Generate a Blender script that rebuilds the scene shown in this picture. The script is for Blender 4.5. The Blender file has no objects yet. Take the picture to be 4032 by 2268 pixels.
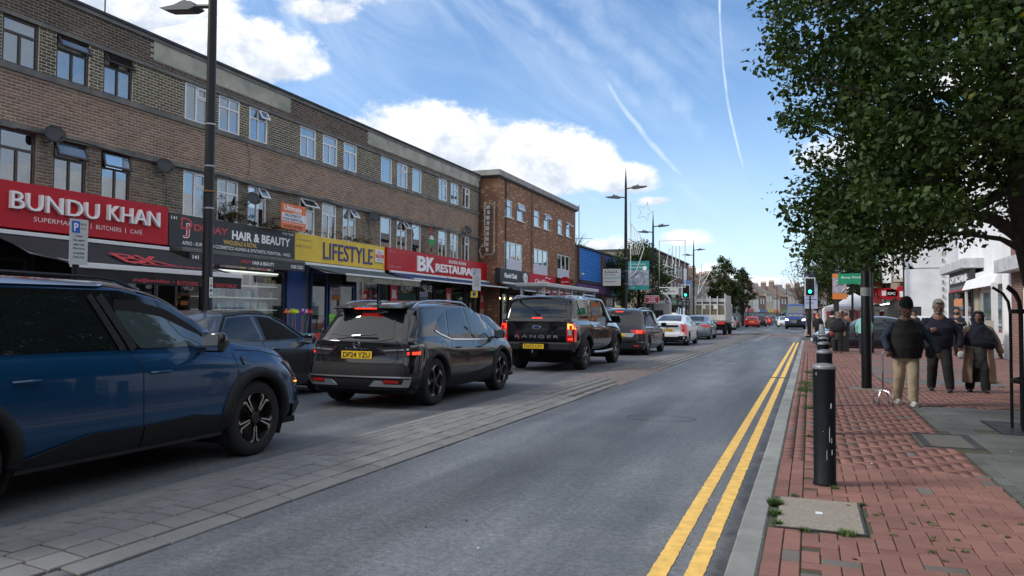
import bpy, bmesh, math, random
import numpy as np
from mathutils import Vector, Matrix
from mathutils.bvhtree import BVHTree
from mathutils.geometry import delaunay_2d_cdt
PI = math.pi
rnd = random.Random(11)
C = bpy.context.scene.collection
sc = bpy.context.scene
# ---------------------------------------------------------------- camera
cam_d = bpy.data.cameras.new('camera'); cam = bpy.data.objects.new('camera', cam_d); C.objects.link(cam)
sc.camera = cam
YAW = math.radians(21.258); PITCH = math.radians(2.055); ROLL = 0.006; EYE = Vector((0, 0, 1.42))
fw = Vector((-math.sin(YAW)*math.cos(PITCH), math.cos(YAW)*math.cos(PITCH), math.sin(PITCH)))
rt = Vector((math.cos(YAW), math.sin(YAW), 0)); up = rt.cross(fw)
r2 = math.cos(ROLL)*rt + math.sin(ROLL)*up; u2 = math.cos(ROLL)*up - math.sin(ROLL)*rt
cam.matrix_world = Matrix(((r2.x, u2.x, -fw.x, EYE.x), (r2.y, u2.y, -fw.y, EYE.y), (r2.z, u2.z, -fw.z, EYE.z), (0, 0, 0, 1)))
cam_d.sensor_width = 36; cam_d.lens = 36*3010/4032; cam_d.clip_end = 3000; cam_d.clip_start = 0.05
sc.view_settings.view_transform = 'Standard'; sc.view_settings.look = 'None'
sc.view_settings.exposure = 1.27; sc.view_settings.gamma = 1.0; sc.view_settings.use_curve_mapping = False
sc.render.resolution_x = 1024; sc.render.resolution_y = 576
# ---------------------------------------------------------------- sun and sky
SUN_EL = math.radians(40); SUN_AZ = math.radians(-116)      # azimuth from +Y, clockwise positive
sd = bpy.data.lights.new('sun', 'SUN'); sun = bpy.data.objects.new('sun', sd); C.objects.link(sun)
sd.energy = 1.1; sd.angle = math.radians(14); sd.color = (1.0, 0.955, 0.89)
dirv = Vector((math.sin(SUN_AZ)*math.cos(SUN_EL), math.cos(SUN_AZ)*math.cos(SUN_EL), math.sin(SUN_EL)))
sun.rotation_euler = dirv.to_track_quat('Z', 'Y').to_euler()
world = bpy.data.worlds.new('World'); sc.world = world; world.use_nodes = True
class NT:
 def __init__(s, tree): s.t = tree; s.n = tree.nodes; s.l = tree.links; s.n.clear()
 def node(s, typ, **kw):
  n = s.n.new(typ)
  for k, v in kw.items(): setattr(n, k, v)
  return n
 def put(s, sock, v):
  if isinstance(v, bpy.types.NodeSocket): s.l.new(v, sock)
  elif v is not None:
   try: sock.default_value = v
   except Exception: sock.default_value = tuple(v)[:len(sock.default_value)]
 def math(s, op, a, b=None, c=None, clamp=False):
  n = s.node('ShaderNodeMath', operation=op, use_clamp=clamp)
  s.put(n.inputs[0], a)
  if b is not None: s.put(n.inputs[1], b)
  if c is not None: s.put(n.inputs[2], c)
  return n.outputs[0]
 def mix(s, f, a, b, mode='MIX'):
  n = s.node('ShaderNodeMix', data_type='RGBA', blend_type=mode)
  s.put(n.inputs[0], f)
  s.put(n.inputs[6], a if isinstance(a, bpy.types.NodeSocket) else (*a[:3], 1))
  s.put(n.inputs[7], b if isinstance(b, bpy.types.NodeSocket) else (*b[:3], 1))
  return n.outputs[2]
 def noise(s, vec, scale=5, detail=4, rough=.5, dist=0, out=0):
  n = s.node('ShaderNodeTexNoise'); n.inputs['Scale'].default_value = scale
  n.inputs['Detail'].default_value = detail; n.inputs['Roughness'].default_value = rough
  n.inputs['Distortion'].default_value = dist
  if vec is not None: s.l.new(vec, n.inputs['Vector'])
  return n.outputs[out]
 def ramp(s, f, a, b, lo=0., hi=1., smooth=False):
  n = s.node('ShaderNodeMapRange');
  if smooth: n.interpolation_type = 'SMOOTHSTEP'
  s.put(n.inputs[0], f); n.inputs[1].default_value = a; n.inputs[2].default_value = b
  n.inputs[3].default_value = lo; n.inputs[4].default_value = hi
  return n.outputs[0]
 def comb(s, x, y, z):
  n = s.node('ShaderNodeCombineXYZ'); s.put(n.inputs[0], x); s.put(n.inputs[1], y); s.put(n.inputs[2], z)
  return n.outputs[0]
 def sep(s, v):
  n = s.node('ShaderNodeSeparateXYZ'); s.l.new(v, n.inputs[0]); return n.outputs
w = NT(world.node_tree)
sky = w.node('ShaderNodeTexSky', sky_type='NISHITA'); sky.sun_disc = False
sky.sun_elevation = SUN_EL; sky.sun_rotation = SUN_AZ
sky.altitude = 0; sky.air_density = 1.0; sky.dust_density = 0.3; sky.ozone_density = 2.2
tc = w.node('ShaderNodeTexCoord')
sx, sy, sz = w.sep(tc.outputs['Generated'])
az = w.math('ARCTAN2', sx, sy); el = w.math('ARCSINE', sz)
P2 = w.comb(az, el, 0.0)
n1 = w.noise(P2, 9, 9, .58)
n2 = w.noise(w.comb(az, w.math('MULTIPLY', el, 1.5), 3.0), 30, 9, .68)
nmix = w.math('ADD', w.math('MULTIPLY', w.math('SUBTRACT', n1, .5), 1.25), w.math('MULTIPLY', w.math('SUBTRACT', n2, .5), .95))
BLOBS = [(-.49,.205,.17,.075,1.5),(-.36,.19,.12,.07,1.4),(-.285,.195,.06,.045,1.2),(-.225,.172,.055,.028,1.1),(-.60,.20,.12,.055,1.2), (-.73,.31,.14,.055,1.6),(-.78,.43,.34,.10,1.5),(-.55,.43,.2,.05,.7),(-.86,.35,.16,.07,1.3),(-.66,.40,.14,.05,1.2),(-.97,.30,.12,.08,1.2),(-.62,.37,.07,.03,.8), (-.186,.147,.03,.008,.7),(-.15,.098,.035,.017,.75),(-.245,.086,.05,.022,.9),(-.045,.036,.05,.016,1.1),(-.115,.05,.03,.018,.9),(.07,.19,.09,.035,1.2),(.16,.27,.09,.04,1.0),(.02,.03,.06,.01,.8)]
field = None; basef = None
for (a, e, ra, re, wt) in BLOBS:
 dx = w.math('DIVIDE', w.math('SUBTRACT', az, a), ra); dy = w.math('DIVIDE', w.math('SUBTRACT', el, e), re)
 dy = w.math('MAXIMUM', dy, w.math('MULTIPLY', dy, -1.7))
 d = w.math('SQRT', w.math('ADD', w.math('MULTIPLY', dx, dx), w.math('MULTIPLY', dy, dy)))
 v = w.math('MULTIPLY', w.math('SUBTRACT', 1.0, d), wt)
 hgt = w.math('DIVIDE', w.math('SUBTRACT', el, e), re)
 if field is None: field = v; basef = hgt
 else:
  sel = w.math('GREATER_THAN', v, field)
  basef = w.math('ADD', w.math('MULTIPLY', sel, hgt), w.math('MULTIPLY', w.math('SUBTRACT', 1.0, sel), basef))
  field = w.math('MAXIMUM', field, v)
gen = w.noise(w.comb(w.math('MULTIPLY', sx, 1.0), sy, w.math('MULTIPLY', sz, 2.2)), 2.3, 3, .5)
inview = w.math('MULTIPLY', w.ramp(w.math('ABSOLUTE', w.math('ADD', az, .30)), .62, .95), 1.0)
genf = w.math('SUBTRACT', w.math('MULTIPLY', w.math('SUBTRACT', gen, .36), 5.0), w.math('MULTIPLY', w.math('SUBTRACT', 1.0, inview), 4.0))
field = w.math('MAXIMUM', field, genf)
dens = w.ramp(w.math('ADD', field, nmix), 0.0, .42, smooth=True)
dens = w.math('MULTIPLY', dens, w.ramp(el, -.01, .02))
n3 = w.noise(P2, 17, 6, .62, .6)
lit = w.ramp(w.math('ADD', w.math('ADD', w.math('ADD', w.math('MULTIPLY', basef, 1.0), w.math('MULTIPLY', w.math('SUBTRACT', n3, .5), 4.5)), w.math('MULTIPLY', w.math('SUBTRACT', n2, .5), 3.4)), w.math('MULTIPLY', w.math('SUBTRACT', n1, .5), 2.6)), -1.2, 1.3, smooth=True)
ccol = w.mix(lit, (4.0, 4.5, 5.3), (7.2, 7.3, 7.5))
ca, sa = math.cos(.95), math.sin(.95)
q1 = w.math('ADD', w.math('MULTIPLY', az, ca), w.math('MULTIPLY', el, sa)); q2 = w.math('SUBTRACT', w.math('MULTIPLY', el, ca), w.math('MULTIPLY', az, sa))
c1 = w.noise(w.comb(w.math('MULTIPLY', q1, 8.0), w.math('MULTIPLY', q2, 3.0), 1.0), 1.2, 8, .6, 1.2)
c2 = w.noise(w.comb(az, el, 7.0), 2.6, 3, .5)
cir = w.math('MULTIPLY', w.ramp(c1, .36, .72), w.ramp(c2, .32, .56), clamp=True)
low = w.ramp(el, .34, .02, 0, .55, smooth=True)
cir = w.math('MAXIMUM', w.math('MULTIPLY', cir, .62), w.math('MULTIPLY', low, w.ramp(c1, .2, .75, .35, 1.0)))
def trail(a0, e0, a1, e1, wid, amp, bend=0.0):
 L = math.hypot(a1-a0, e1-e0); ux, uy = (a1-a0)/L, (e1-e0)/L
 xa = w.math('SUBTRACT', az, a0); ya = w.math('SUBTRACT', el, e0)
 s = w.math('ADD', w.math('MULTIPLY', xa, ux), w.math('MULTIPLY', ya, uy))
 t = w.math('SUBTRACT', w.math('MULTIPLY', xa, -uy), w.math('MULTIPLY', ya, -ux))
 if bend:
  sn = w.math('DIVIDE', s, L)
  t = w.math('SUBTRACT', t, w.math('MULTIPLY', w.math('MULTIPLY', sn, w.math('SUBTRACT', 1.0, sn)), bend))
 wob = w.math('MULTIPLY', w.math('SUBTRACT', w.noise(P2, 14, 3, .5), .5), wid*2.0)
 k = w.ramp(w.math('ABSOLUTE', w.math('ADD', t, wob)), wid, 0.0, 0, 1, smooth=True)
 m = w.math('MULTIPLY', w.ramp(s, 0, .03), w.ramp(s, L, L*.8))
 return w.math('MULTIPLY', w.math('MULTIPLY', k, m), w.math('MULTIPLY', w.ramp(w.noise(P2, 30, 4, .6), .3, .6, .35, 1.0), amp))
for T in [(-.104,.42,-.066,.155,.0026,.7,-.05),(-.262,.315,-.135,.16,.006,.55,-.02),(-.40,.42,-.17,.235,.02,.3,.02),(-.33,.43,-.09,.19,.03,.28,.03)]: cir = w.math('MAXIMUM', cir, trail(*T))
skyc = w.mix(1.0, sky.outputs[0], (.86, 1.02, 1.16), 'MULTIPLY')
skyc = w.mix(w.ramp(el, .16, -.02, 0, .8, smooth=True), skyc, (4.4, 6.0, 7.2))
skyc = w.mix(cir, skyc, (5.6, 6.5, 7.6))
fin = w.mix(dens, skyc, ccol)
bg = w.node('ShaderNodeBackground'); bg.inputs[1].default_value = 0.069
w.l.new(fin, bg.inputs[0])
wo = w.node('ShaderNodeOutputWorld'); w.l.new(bg.outputs[0], wo.inputs[0])
# ---------------------------------------------------------------- materials
MATS = {}
def mat(name, col, rough=.6, metal=0., var=0., vs=3., bump=0., bs=60., coat=0., emit=None, es=1., spec=.5, col2=None, bd=.01, detail=4, attr=None):
 if name in MATS: return MATS[name]
 m = bpy.data.materials.new(name); m.use_nodes = True; t = NT(m.node_tree)
 b = t.node('ShaderNodeBsdfPrincipled'); o = t.node('ShaderNodeOutputMaterial'); t.l.new(b.outputs[0], o.inputs[0])
 b.inputs['Roughness'].default_value = rough; b.inputs['Metallic'].default_value = metal
 b.inputs['Specular IOR Level'].default_value = spec
 b.inputs['Coat Weight'].default_value = coat; b.inputs['Coat Roughness'].default_value = .03
 pos = t.node('ShaderNodeNewGeometry').outputs['Position']
 c = (*col[:3], 1)
 if var or col2:
  f = t.ramp(t.noise(pos, vs, detail, .6), .32, .68)
  c2 = col2 if col2 else tuple(max(0, x*(1-var)) for x in col)
  c1 = col if col2 else tuple(min(1, x*(1+var*.6)) for x in col)
  csock = t.mix(f, c1, c2)
  if attr:
   a = t.node('ShaderNodeAttribute', attribute_name=attr)
   csock = t.mix(1.0, csock, a.outputs['Color'], 'MULTIPLY')
  t.l.new(csock, b.inputs['Base Color'])
 else: b.inputs['Base Color'].default_value = c
 if bump:
  bn = t.node('ShaderNodeBump'); bn.inputs['Strength'].default_value = bump; bn.inputs['Distance'].default_value = bd
  t.l.new(t.noise(pos, bs, 3, .6), bn.inputs['Height']); t.l.new(bn.outputs[0], b.inputs['Normal'])
 if emit:
  b.inputs['Emission Color'].default_value = (*emit, 1); b.inputs['Emission Strength'].default_value = es
 m['b'] = 1; MATS[name] = m
 return m
def bsdf(m): return next(n for n in m.node_tree.nodes if n.type == 'BSDF_PRINCIPLED')
def paint(name, col, rough=.32, metal=.35, fl=.0):
 return mat(name, col, rough, metal, coat=.85, spec=.3)
def brickmat(name, c1, c2, mortar, plane='X', bw=.225, bh=.075, ms=.012, dirt=.35, rough=.85, extra=None):
 if name in MATS: return MATS[name]
 m = bpy.data.materials.new(name); m.use_nodes = True; t = NT(m.node_tree)
 b = t.node('ShaderNodeBsdfPrincipled'); o = t.node('ShaderNodeOutputMaterial'); t.l.new(b.outputs[0], o.inputs[0])
 pos = t.node('ShaderNodeNewGeometry').outputs['Position']; x, y, z = t.sep(pos)
 v = t.comb(y if plane == 'X' else x, z, 0.0)
 br = t.node('ShaderNodeTexBrick'); t.l.new(v, br.inputs['Vector'])
 br.inputs['Scale'].default_value = 1; br.inputs['Brick Width'].default_value = bw; br.inputs['Row Height'].default_value = bh
 br.inputs['Mortar Size'].default_value = ms; br.inputs['Mortar Smooth'].default_value = .2; br.inputs['Bias'].default_value = 0
 br.inputs['Color1'].default_value = (*c1, 1); br.inputs['Color2'].default_value = (*c2, 1); br.inputs['Mortar'].default_value = (*mortar, 1)
 c = br.outputs['Color']
 if extra is not None:
  br2 = t.node('ShaderNodeTexWhiteNoise'); br2.noise_dimensions = '2D'
  yy = t.math('FLOOR', t.math('DIVIDE', y if plane == 'X' else x, bw)); zz = t.math('FLOOR', t.math('DIVIDE', z, bh))
  t.l.new(t.comb(yy, zz, 0.0), br2.inputs['Vector'])
  f = t.math('MULTIPLY', t.math('GREATER_THAN', br2.outputs['Value'], .9), t.math('SUBTRACT', 1.0, br.outputs['Fac']))
  c = t.mix(f, c, extra)
 d = t.ramp(t.noise(pos, .8, 5, .65), .3, .7, 1.0-dirt, 1.0)
 c = t.mix(1.0, c, t.comb(d, d, d), 'MULTIPLY')
 t.l.new(c, b.inputs['Base Color']); b.inputs['Roughness'].default_value = rough
 bn = t.node('ShaderNodeBump'); bn.inputs['Strength'].default_value = .5; bn.inputs['Distance'].default_value = .008
 t.l.new(t.math('SUBTRACT', 1.0, br.outputs['Fac']), bn.inputs['Height']); t.l.new(bn.outputs[0], b.inputs['Normal'])
 MATS[name] = m; return m
def glassmat(name, tint=(.55, .6, .6), refl=.25, rough=.02, base=.0):
 if name in MATS: return MATS[name]
 m = bpy.data.materials.new(name); m.use_nodes = True; t = NT(m.node_tree)
 tr = t.node('ShaderNodeBsdfTransparent'); tr.inputs[0].default_value = (*tint, 1)
 gl = t.node('ShaderNodeBsdfGlossy'); gl.inputs['Roughness'].default_value = rough
 gl.inputs['Color'].default_value = (.95, .97, 1, 1)
 lw = t.node('ShaderNodeLayerWeight'); lw.inputs[0].default_value = .5
 f = t.math('ADD', t.math('MULTIPLY', t.math('POWER', lw.outputs['Facing'], 3.0), .7), refl)
 mx = t.node('ShaderNodeMixShader'); t.l.new(f, mx.inputs[0]); t.l.new(tr.outputs[0], mx.inputs[1]); t.l.new(gl.outputs[0], mx.inputs[2])
 o = t.node('ShaderNodeOutputMaterial'); t.l.new(mx.outputs[0], o.inputs[0])
 MATS[name] = m; return m
# ---------------------------------------------------------------- mesh helpers
def tag(o, label=None, cat=None, group=None, kind=None):
 if label: o['label'] = label
 if cat: o['category'] = cat
 if group: o['group'] = group
 if kind: o['kind'] = kind
 return o
def thing(name, label, cat, loc=(0, 0, 0), rz=0., group=None):
 o = bpy.data.objects.new(name, None); C.objects.link(o); o.empty_display_size = .2
 o.location = loc; o.rotation_euler = (0, 0, rz); return tag(o, label, cat, group)
def link(name, me, m=None, parent=None, loc=None, smooth=False):
 o = bpy.data.objects.new(name, me); C.objects.link(o)
 if m is not None and not me.materials:
  for q in (m if isinstance(m, (list, tuple)) else [m]): me.materials.append(q)
 if parent is not None: o.parent = parent
 if loc is not None: o.location = loc
 if smooth: me.polygons.foreach_set('use_smooth', [True]*len(me.polygons))
 return o
class MB:
 def __init__(s): s.v = []; s.f = []; s.mi = []; s.m = 0
 def add(s, vs, fs):
  k = len(s.v); s.v += [tuple(q) for q in vs]; s.f += [tuple(i+k for i in q) for q in fs]; s.mi += [s.m]*len(fs); return s
 def box(s, x0, x1, y0, y1, z0, z1, M=None, taper=1.0):
  cx, cy = (x0+x1)/2, (y0+y1)/2
  vs = [(x0, y0, z0), (x1, y0, z0), (x1, y1, z0), (x0, y1, z0)] + [(cx+(x-cx)*taper, cy+(y-cy)*taper, z1) for x, y in ((x0, y0), (x1, y0), (x1, y1), (x0, y1))]
  if M is not None: vs = [M @ Vector(q) for q in vs]
  return s.add(vs, [(3, 2, 1, 0), (4, 5, 6, 7), (0, 1, 5, 4), (1, 2, 6, 5), (2, 3, 7, 6), (3, 0, 4, 7)])
 def tube(s, pts, r, n=8, cap=True, rr=None):
  pts = [Vector(p) for p in pts]; k = len(s.v); N = len(pts); rings = []
  ref = Vector((0, 0, 1))
  if abs((pts[-1]-pts[0]).normalized().z) > .9: ref = Vector((1, 0, 0))
  for i, p in enumerate(pts):
   t = (pts[min(i+1, N-1)]-pts[max(i-1, 0)]).normalized(); a = t.cross(ref).normalized(); b = t.cross(a)
   R_ = (rr[i] if rr else r)
   rings += [p + a*math.cos(2*PI*j/n)*R_ + b*math.sin(2*PI*j/n)*R_ for j in range(n)]
  fs = [(i*n+j, i*n+(j+1) % n, (i+1)*n+(j+1) % n, (i+1)*n+j) for i in range(N-1) for j in range(n)]
  if cap: fs += [tuple(range(n)), tuple(range((N-1)*n, N*n))[::-1]]
  return s.add(rings, fs)
 def lathe(s, prof, n=24, c=(0, 0, 0), axis='Z', cap=True, a0=0., a1=2*PI):
  full = abs(a1-a0-2*PI) < 1e-6; vs = []; m = n if full else n+1
  for r, h in prof:
   for j in range(m):
    a = a0+(a1-a0)*j/n; x, y = r*math.cos(a), r*math.sin(a)
    vs.append((c[0]+x, c[1]+y, c[2]+h) if axis == 'Z' else ((c[0]+h, c[1]+x, c[2]+y) if axis == 'X' else (c[0]+x, c[1]+h, c[2]+y)))
  fs = []
  for i in range(len(prof)-1):
   for j in range(n):
    j2 = (j+1) % m if full else j+1
    fs.append((i*m+j, i*m+j2, (i+1)*m+j2, (i+1)*m+j))
  if cap and full: fs += [tuple(range(m))[::-1], tuple(range((len(prof)-1)*m, len(prof)*m))]
  return s.add(vs, fs)
 def prism(s, poly, a, b, plane='YZ', M=None):
  def P(u, v, w_): return {'YZ': (w_, u, v), 'XZ': (u, w_, v), 'XY': (u, v, w_)}[plane]
  n = len(poly); vs = [P(u, v, a) for u, v in poly]+[P(u, v, b) for u, v in poly]
  if M is not None: vs = [M @ Vector(q) for q in vs]
  return s.add(vs, [tuple(range(n))[::-1], tuple(range(n, 2*n))]+[(i, (i+1) % n, n+(i+1) % n, n+i) for i in range(n)])
 def quad(s, a, b, c, d): return s.add([a, b, c, d], [(0, 1, 2, 3)])
 def build(s, name, m=None, parent=None, loc=None, smooth=False, bevel=0., sharp=None):
  me = bpy.data.meshes.new(name); me.from_pydata(s.v, [], s.f)
  ms = m if isinstance(m, (list, tuple)) else ([m] if m else [])
  for q in ms: me.materials.append(q)
  if len(ms) > 1: me.polygons.foreach_set('material_index', s.mi)
  bm = bmesh.new(); bm.from_mesh(me)
  bmesh.ops.recalc_face_normals(bm, faces=bm.faces)
  if bevel: bmesh.ops.bevel(bm, geom=bm.edges[:], offset=bevel, segments=1, affect='EDGES', profile=.7, clamp_overlap=True)
  bm.to_mesh(me); bm.free()
  if smooth:
   me.polygons.foreach_set('use_smooth', [True]*len(me.polygons))
   try: me.set_sharp_from_angle(angle=math.radians(sharp or 40))
   except Exception: pass
  o = bpy.data.objects.new(name, me); C.objects.link(o)
  if parent is not None: o.parent = parent
  if loc is not None: o.location = loc
  return o
def bx(name, m, x0, x1, y0, y1, z0, z1, parent=None, bevel=0., loc=None):
 return MB().box(x0, x1, y0, y1, z0, z1).build(name, m, parent, loc, bevel=bevel)
def npmesh(name, V, F, m, parent=None, tint=None, smooth=False):
 """V (n,3), F (m,4) quads; tint per face (m,3)"""
 me = bpy.data.meshes.new(name); V = np.asarray(V, np.float32); F = np.asarray(F, np.int32); k = F.shape[1]
 me.vertices.add(len(V)); me.vertices.foreach_set('co', V.ravel())
 me.loops.add(F.size); me.loops.foreach_set('vertex_index', F.ravel())
 me.polygons.add(len(F)); me.polygons.foreach_set('loop_start', np.arange(0, F.size, k, dtype=np.int32))
 me.update(calc_edges=True)
 if tint is not None:
  a = me.color_attributes.new('tint', 'FLOAT_COLOR', 'CORNER')
  t = np.ones((len(F), k, 4), np.float32); t[:, :, :3] = np.asarray(tint)[:, None, :]
  a.data.foreach_set('color', t.ravel())
 me.materials.append(m)
 if smooth: me.polygons.foreach_set('use_smooth', [True]*len(F))
 o = bpy.data.objects.new(name, me); C.objects.link(o)
 if parent is not None: o.parent = parent
 return o
BOXF = np.array([(3, 2, 1, 0), (4, 5, 6, 7), (0, 1, 5, 4), (1, 2, 6, 5), (2, 3, 7, 6), (3, 0, 4, 7)])
def boxes_mesh(name, B, m, parent=None, tint=None, skip_bottom=False, cham=0.):
 """B (n,6) x0,x1,y0,y1,z0,z1 joined"""
 B = np.asarray(B, float); n = len(B); x0, x1, y0, y1, z0, z1 = B.T
 V = np.stack([np.stack([x0, y0, z0], 1), np.stack([x1, y0, z0], 1), np.stack([x1, y1, z0], 1), np.stack([x0, y1, z0], 1),
                  np.stack([x0+cham, y0+cham, z1], 1), np.stack([x1-cham, y0+cham, z1], 1), np.stack([x1-cham, y1-cham, z1], 1), np.stack([x0+cham, y1-cham, z1], 1)], 1).reshape(-1, 3)
 fb = BOXF[1:] if skip_bottom else BOXF
 F = (np.arange(n)[:, None, None]*8 + fb[None]).reshape(-1, 4)
 tt = np.repeat(tint, len(fb), 0) if tint is not None else None
 return npmesh(name, V, F, m, parent, tt)
# ---- lettering
_TX = {}
def textmesh(s, bold=0., extr=0., shear=0., sp=1.0, fill=True):
 key = (s, bold, extr, shear, sp)
 if key in _TX: return _TX[key]
 cu = bpy.data.curves.new('t', 'FONT'); cu.body = s; cu.size = 1; cu.extrude = extr; cu.offset = bold; cu.shear = shear
 cu.space_character = sp; cu.resolution_u = 3; cu.align_x = 'LEFT'
 o = bpy.data.objects.new('t', cu); C.objects.link(o)
 dg = bpy.context.evaluated_depsgraph_get(); me = bpy.data.meshes.new_from_object(o.evaluated_get(dg))
 bpy.data.objects.remove(o); bpy.data.curves.remove(cu)
 V = np.array([v.co[:] for v in me.vertices]) if len(me.vertices) else np.zeros((1, 3)); F = [tuple(p.vertices) for p in me.polygons]
 bpy.data.meshes.remove(me)
 mn, mx = V.min(0), V.max(0); V[:, 0] -= mn[0]; V[:, 1] -= mn[1]
 r = (V, F, (mx-mn)[0], (mx-mn)[1]); _TX[key] = r
 return r
DIRS = {'+X': (Vector((0, 1, 0)), Vector((0, 0, 1)), Vector((1, 0, 0))), '-Y': (Vector((1, 0, 0)), Vector((0, 0, 1)), Vector((0, -1, 0))),
  '+Y': (Vector((-1, 0, 0)), Vector((0, 0, 1)), Vector((0, 1, 0))), '-X': (Vector((0, -1, 0)), Vector((0, 0, 1)), Vector((-1, 0, 0))),
  '+Z': (Vector((1, 0, 0)), Vector((0, 1, 0)), Vector((0, 0, 1)))}
def text(s, at, wid, hei, m, facing='+X', parent=None, name='lettering', bold=.01, extr=0.0, depth=.004, shear=0., axes=None, sp=1.0):
 """lettering with lower left corner at `at`, fitted to width and height; depth = how thick it stands proud"""
 V, F, w0, h0 = textmesh(s, bold, 1.0 if extr else 0., shear, sp)
 R_, U_, N_ = axes or DIRS[facing]; sxx = wid/max(w0, 1e-6); syy = hei/max(h0, 1e-6); at = Vector(at)
 vs = []
 for x, y, z in V:
  zz = depth + (z+1)*.5*extr if extr else depth
  vs.append(at + R_*(x*sxx) + U_*(y*syy) + N_*zz)
 me = bpy.data.meshes.new(name); me.from_pydata(vs, [], F); me.materials.append(m)
 o = bpy.data.objects.new(name, me); C.objects.link(o)
 if parent is not None: o.parent = parent
 return o
# ================================================================ ground, road, pavements
def rndmat(name, col, amt=.25, rough=.85, bump=.4, bs=90, vs=4., attr=False, stain=.25, bd=.004):
 """stone or clay: colour differs piece by piece (object random or the tint attribute)"""
 m = bpy.data.materials.new(name); m.use_nodes = True; t = NT(m.node_tree)
 b = t.node('ShaderNodeBsdfPrincipled'); o = t.node('ShaderNodeOutputMaterial'); t.l.new(b.outputs[0], o.inputs[0])
 pos = t.node('ShaderNodeNewGeometry').outputs['Position']
 n = t.ramp(t.noise(pos, vs, 5, .65), .3, .7, 1-stain, 1+stain*.4)
 n2 = t.ramp(t.noise(pos, 140, 2, .6), .3, .7, .82, 1.15)
 k = t.math('MULTIPLY', n, n2)
 if attr:
  a = t.node('ShaderNodeAttribute', attribute_name='tint'); c = t.mix(1.0, (*col,), a.outputs['Color'], 'MULTIPLY')
 else:
  oi = t.node('ShaderNodeObjectInfo'); r = t.ramp(oi.outputs['Random'], 0, 1, 1-amt, 1+amt*.6)
  c = t.mix(1.0, (*col,), t.comb(r, r, r), 'MULTIPLY')
 c = t.mix(1.0, c, t.comb(k, k, k), 'MULTIPLY'); t.l.new(c, b.inputs['Base Color'])
 b.inputs['Roughness'].default_value = rough
 bn = t.node('ShaderNodeBump'); bn.inputs['Strength'].default_value = bump; bn.inputs['Distance'].default_value = bd
 t.l.new(t.noise(pos, bs, 4, .7), bn.inputs['Height']); t.l.new(bn.outputs[0], b.inputs['Normal'])
 MATS[name] = m; return m
def asphaltmat():
 m = bpy.data.materials.new('asphalt'); m.use_nodes = True; t = NT(m.node_tree)
 b = t.node('ShaderNodeBsdfPrincipled'); o = t.node('ShaderNodeOutputMaterial'); t.l.new(b.outputs[0], o.inputs[0])
 pos = t.node('ShaderNodeNewGeometry').outputs['Position']; x, y, z = t.sep(pos)
 st = t.noise(t.comb(t.math('MULTIPLY', x, 1.1), t.math('MULTIPLY', y, .10), 0.0), 1.0, 4, .55)     # wear along the wheel tracks
 pt = t.noise(pos, .8, 6, .7); ag = t.noise(pos, 150, 2, .8); ag2 = t.noise(pos, 42, 5, .8)
 k = t.math('MULTIPLY', t.ramp(st, .34, .66, .78, 1.25), t.ramp(pt, .34, .66, .80, 1.18))
 ag3 = t.noise(pos, 20, 3, .7); k = t.math('MULTIPLY', k, t.ramp(ag3, .38, .62, .80, 1.22)); k = t.math('MULTIPLY', k, t.ramp(ag, .38, .62, .55, 1.45)); k = t.math('MULTIPLY', k, t.ramp(ag2, .36, .64, .74, 1.26))
 gut = t.math('MULTIPLY', t.ramp(t.math('ADD', x, t.math('MULTIPLY', t.noise(pos, 6, 4, .7), .10)), -.52, -.44), t.ramp(t.noise(pos, 3, 3, .6), .35, .6, .3, 1))
 grit = t.math('MULTIPLY', t.math('MULTIPLY', t.ramp(x, -1.0, -.8), t.ramp(t.noise(pos, 9, 4, .7), .42, .62)), .45)
 c = t.mix(t.ramp(st, .3, .7), (.078, .083, .090), (.128, .138, .150))
 c = t.mix(grit, c, (.135, .12, .098))
 c = t.mix(1.0, c, t.comb(k, k, k), 'MULTIPLY'); c = t.mix(t.math('MULTIPLY', gut, .75), c, (.028, .027, .027))
 t.l.new(c, b.inputs['Base Color'])
 t.l.new(t.ramp(pt, .3, .7, .55, .72), b.inputs['Roughness']); b.inputs['Specular IOR Level'].default_value = .45
 bn = t.node('ShaderNodeBump'); bn.inputs['Strength'].default_value = .6; bn.inputs['Distance'].default_value = .004
 t.l.new(t.math('ADD', ag, t.math('MULTIPLY', ag2, 1.2)), bn.inputs['Height']); t.l.new(bn.outputs[0], b.inputs['Normal'])
 return m
ASPH = asphaltmat()
SOIL = mat('joint_soil', (.055, .05, .038), .95, var=.4, vs=12, col2=(.06, .066, .035))
bx('ground', mat('far_ground', (.10, .105, .09), .95, var=.3, vs=.05), -1500, 1500, -60, 2500, -.5, -.02)['kind'] = 'structure'
def sheet(name, m, x0, x1, y0, y1, z, nx=1, ny=1, kind='structure'):
 V = [(x0+(x1-x0)*i/nx, y0+(y1-y0)*j/ny, z) for j in range(ny+1) for i in range(nx+1)]
 F = [(j*(nx+1)+i, j*(nx+1)+i+1, (j+1)*(nx+1)+i+1, (j+1)*(nx+1)+i) for j in range(ny) for i in range(nx)]
 me = bpy.data.meshes.new(name); me.from_pydata(V, [], F); me.materials.append(m)
 o = bpy.data.objects.new(name, me); C.objects.link(o)
 if kind: o['kind'] = kind
 return o
sheet('road', ASPH, -10.3, -.42, -12, 620, 0)
sheet('side_road', ASPH, -.42, 60, 46.5, 58.2, .002)
sheet('side_road', ASPH, -60, -10.3, 66.5, 78.0, .002)
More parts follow.
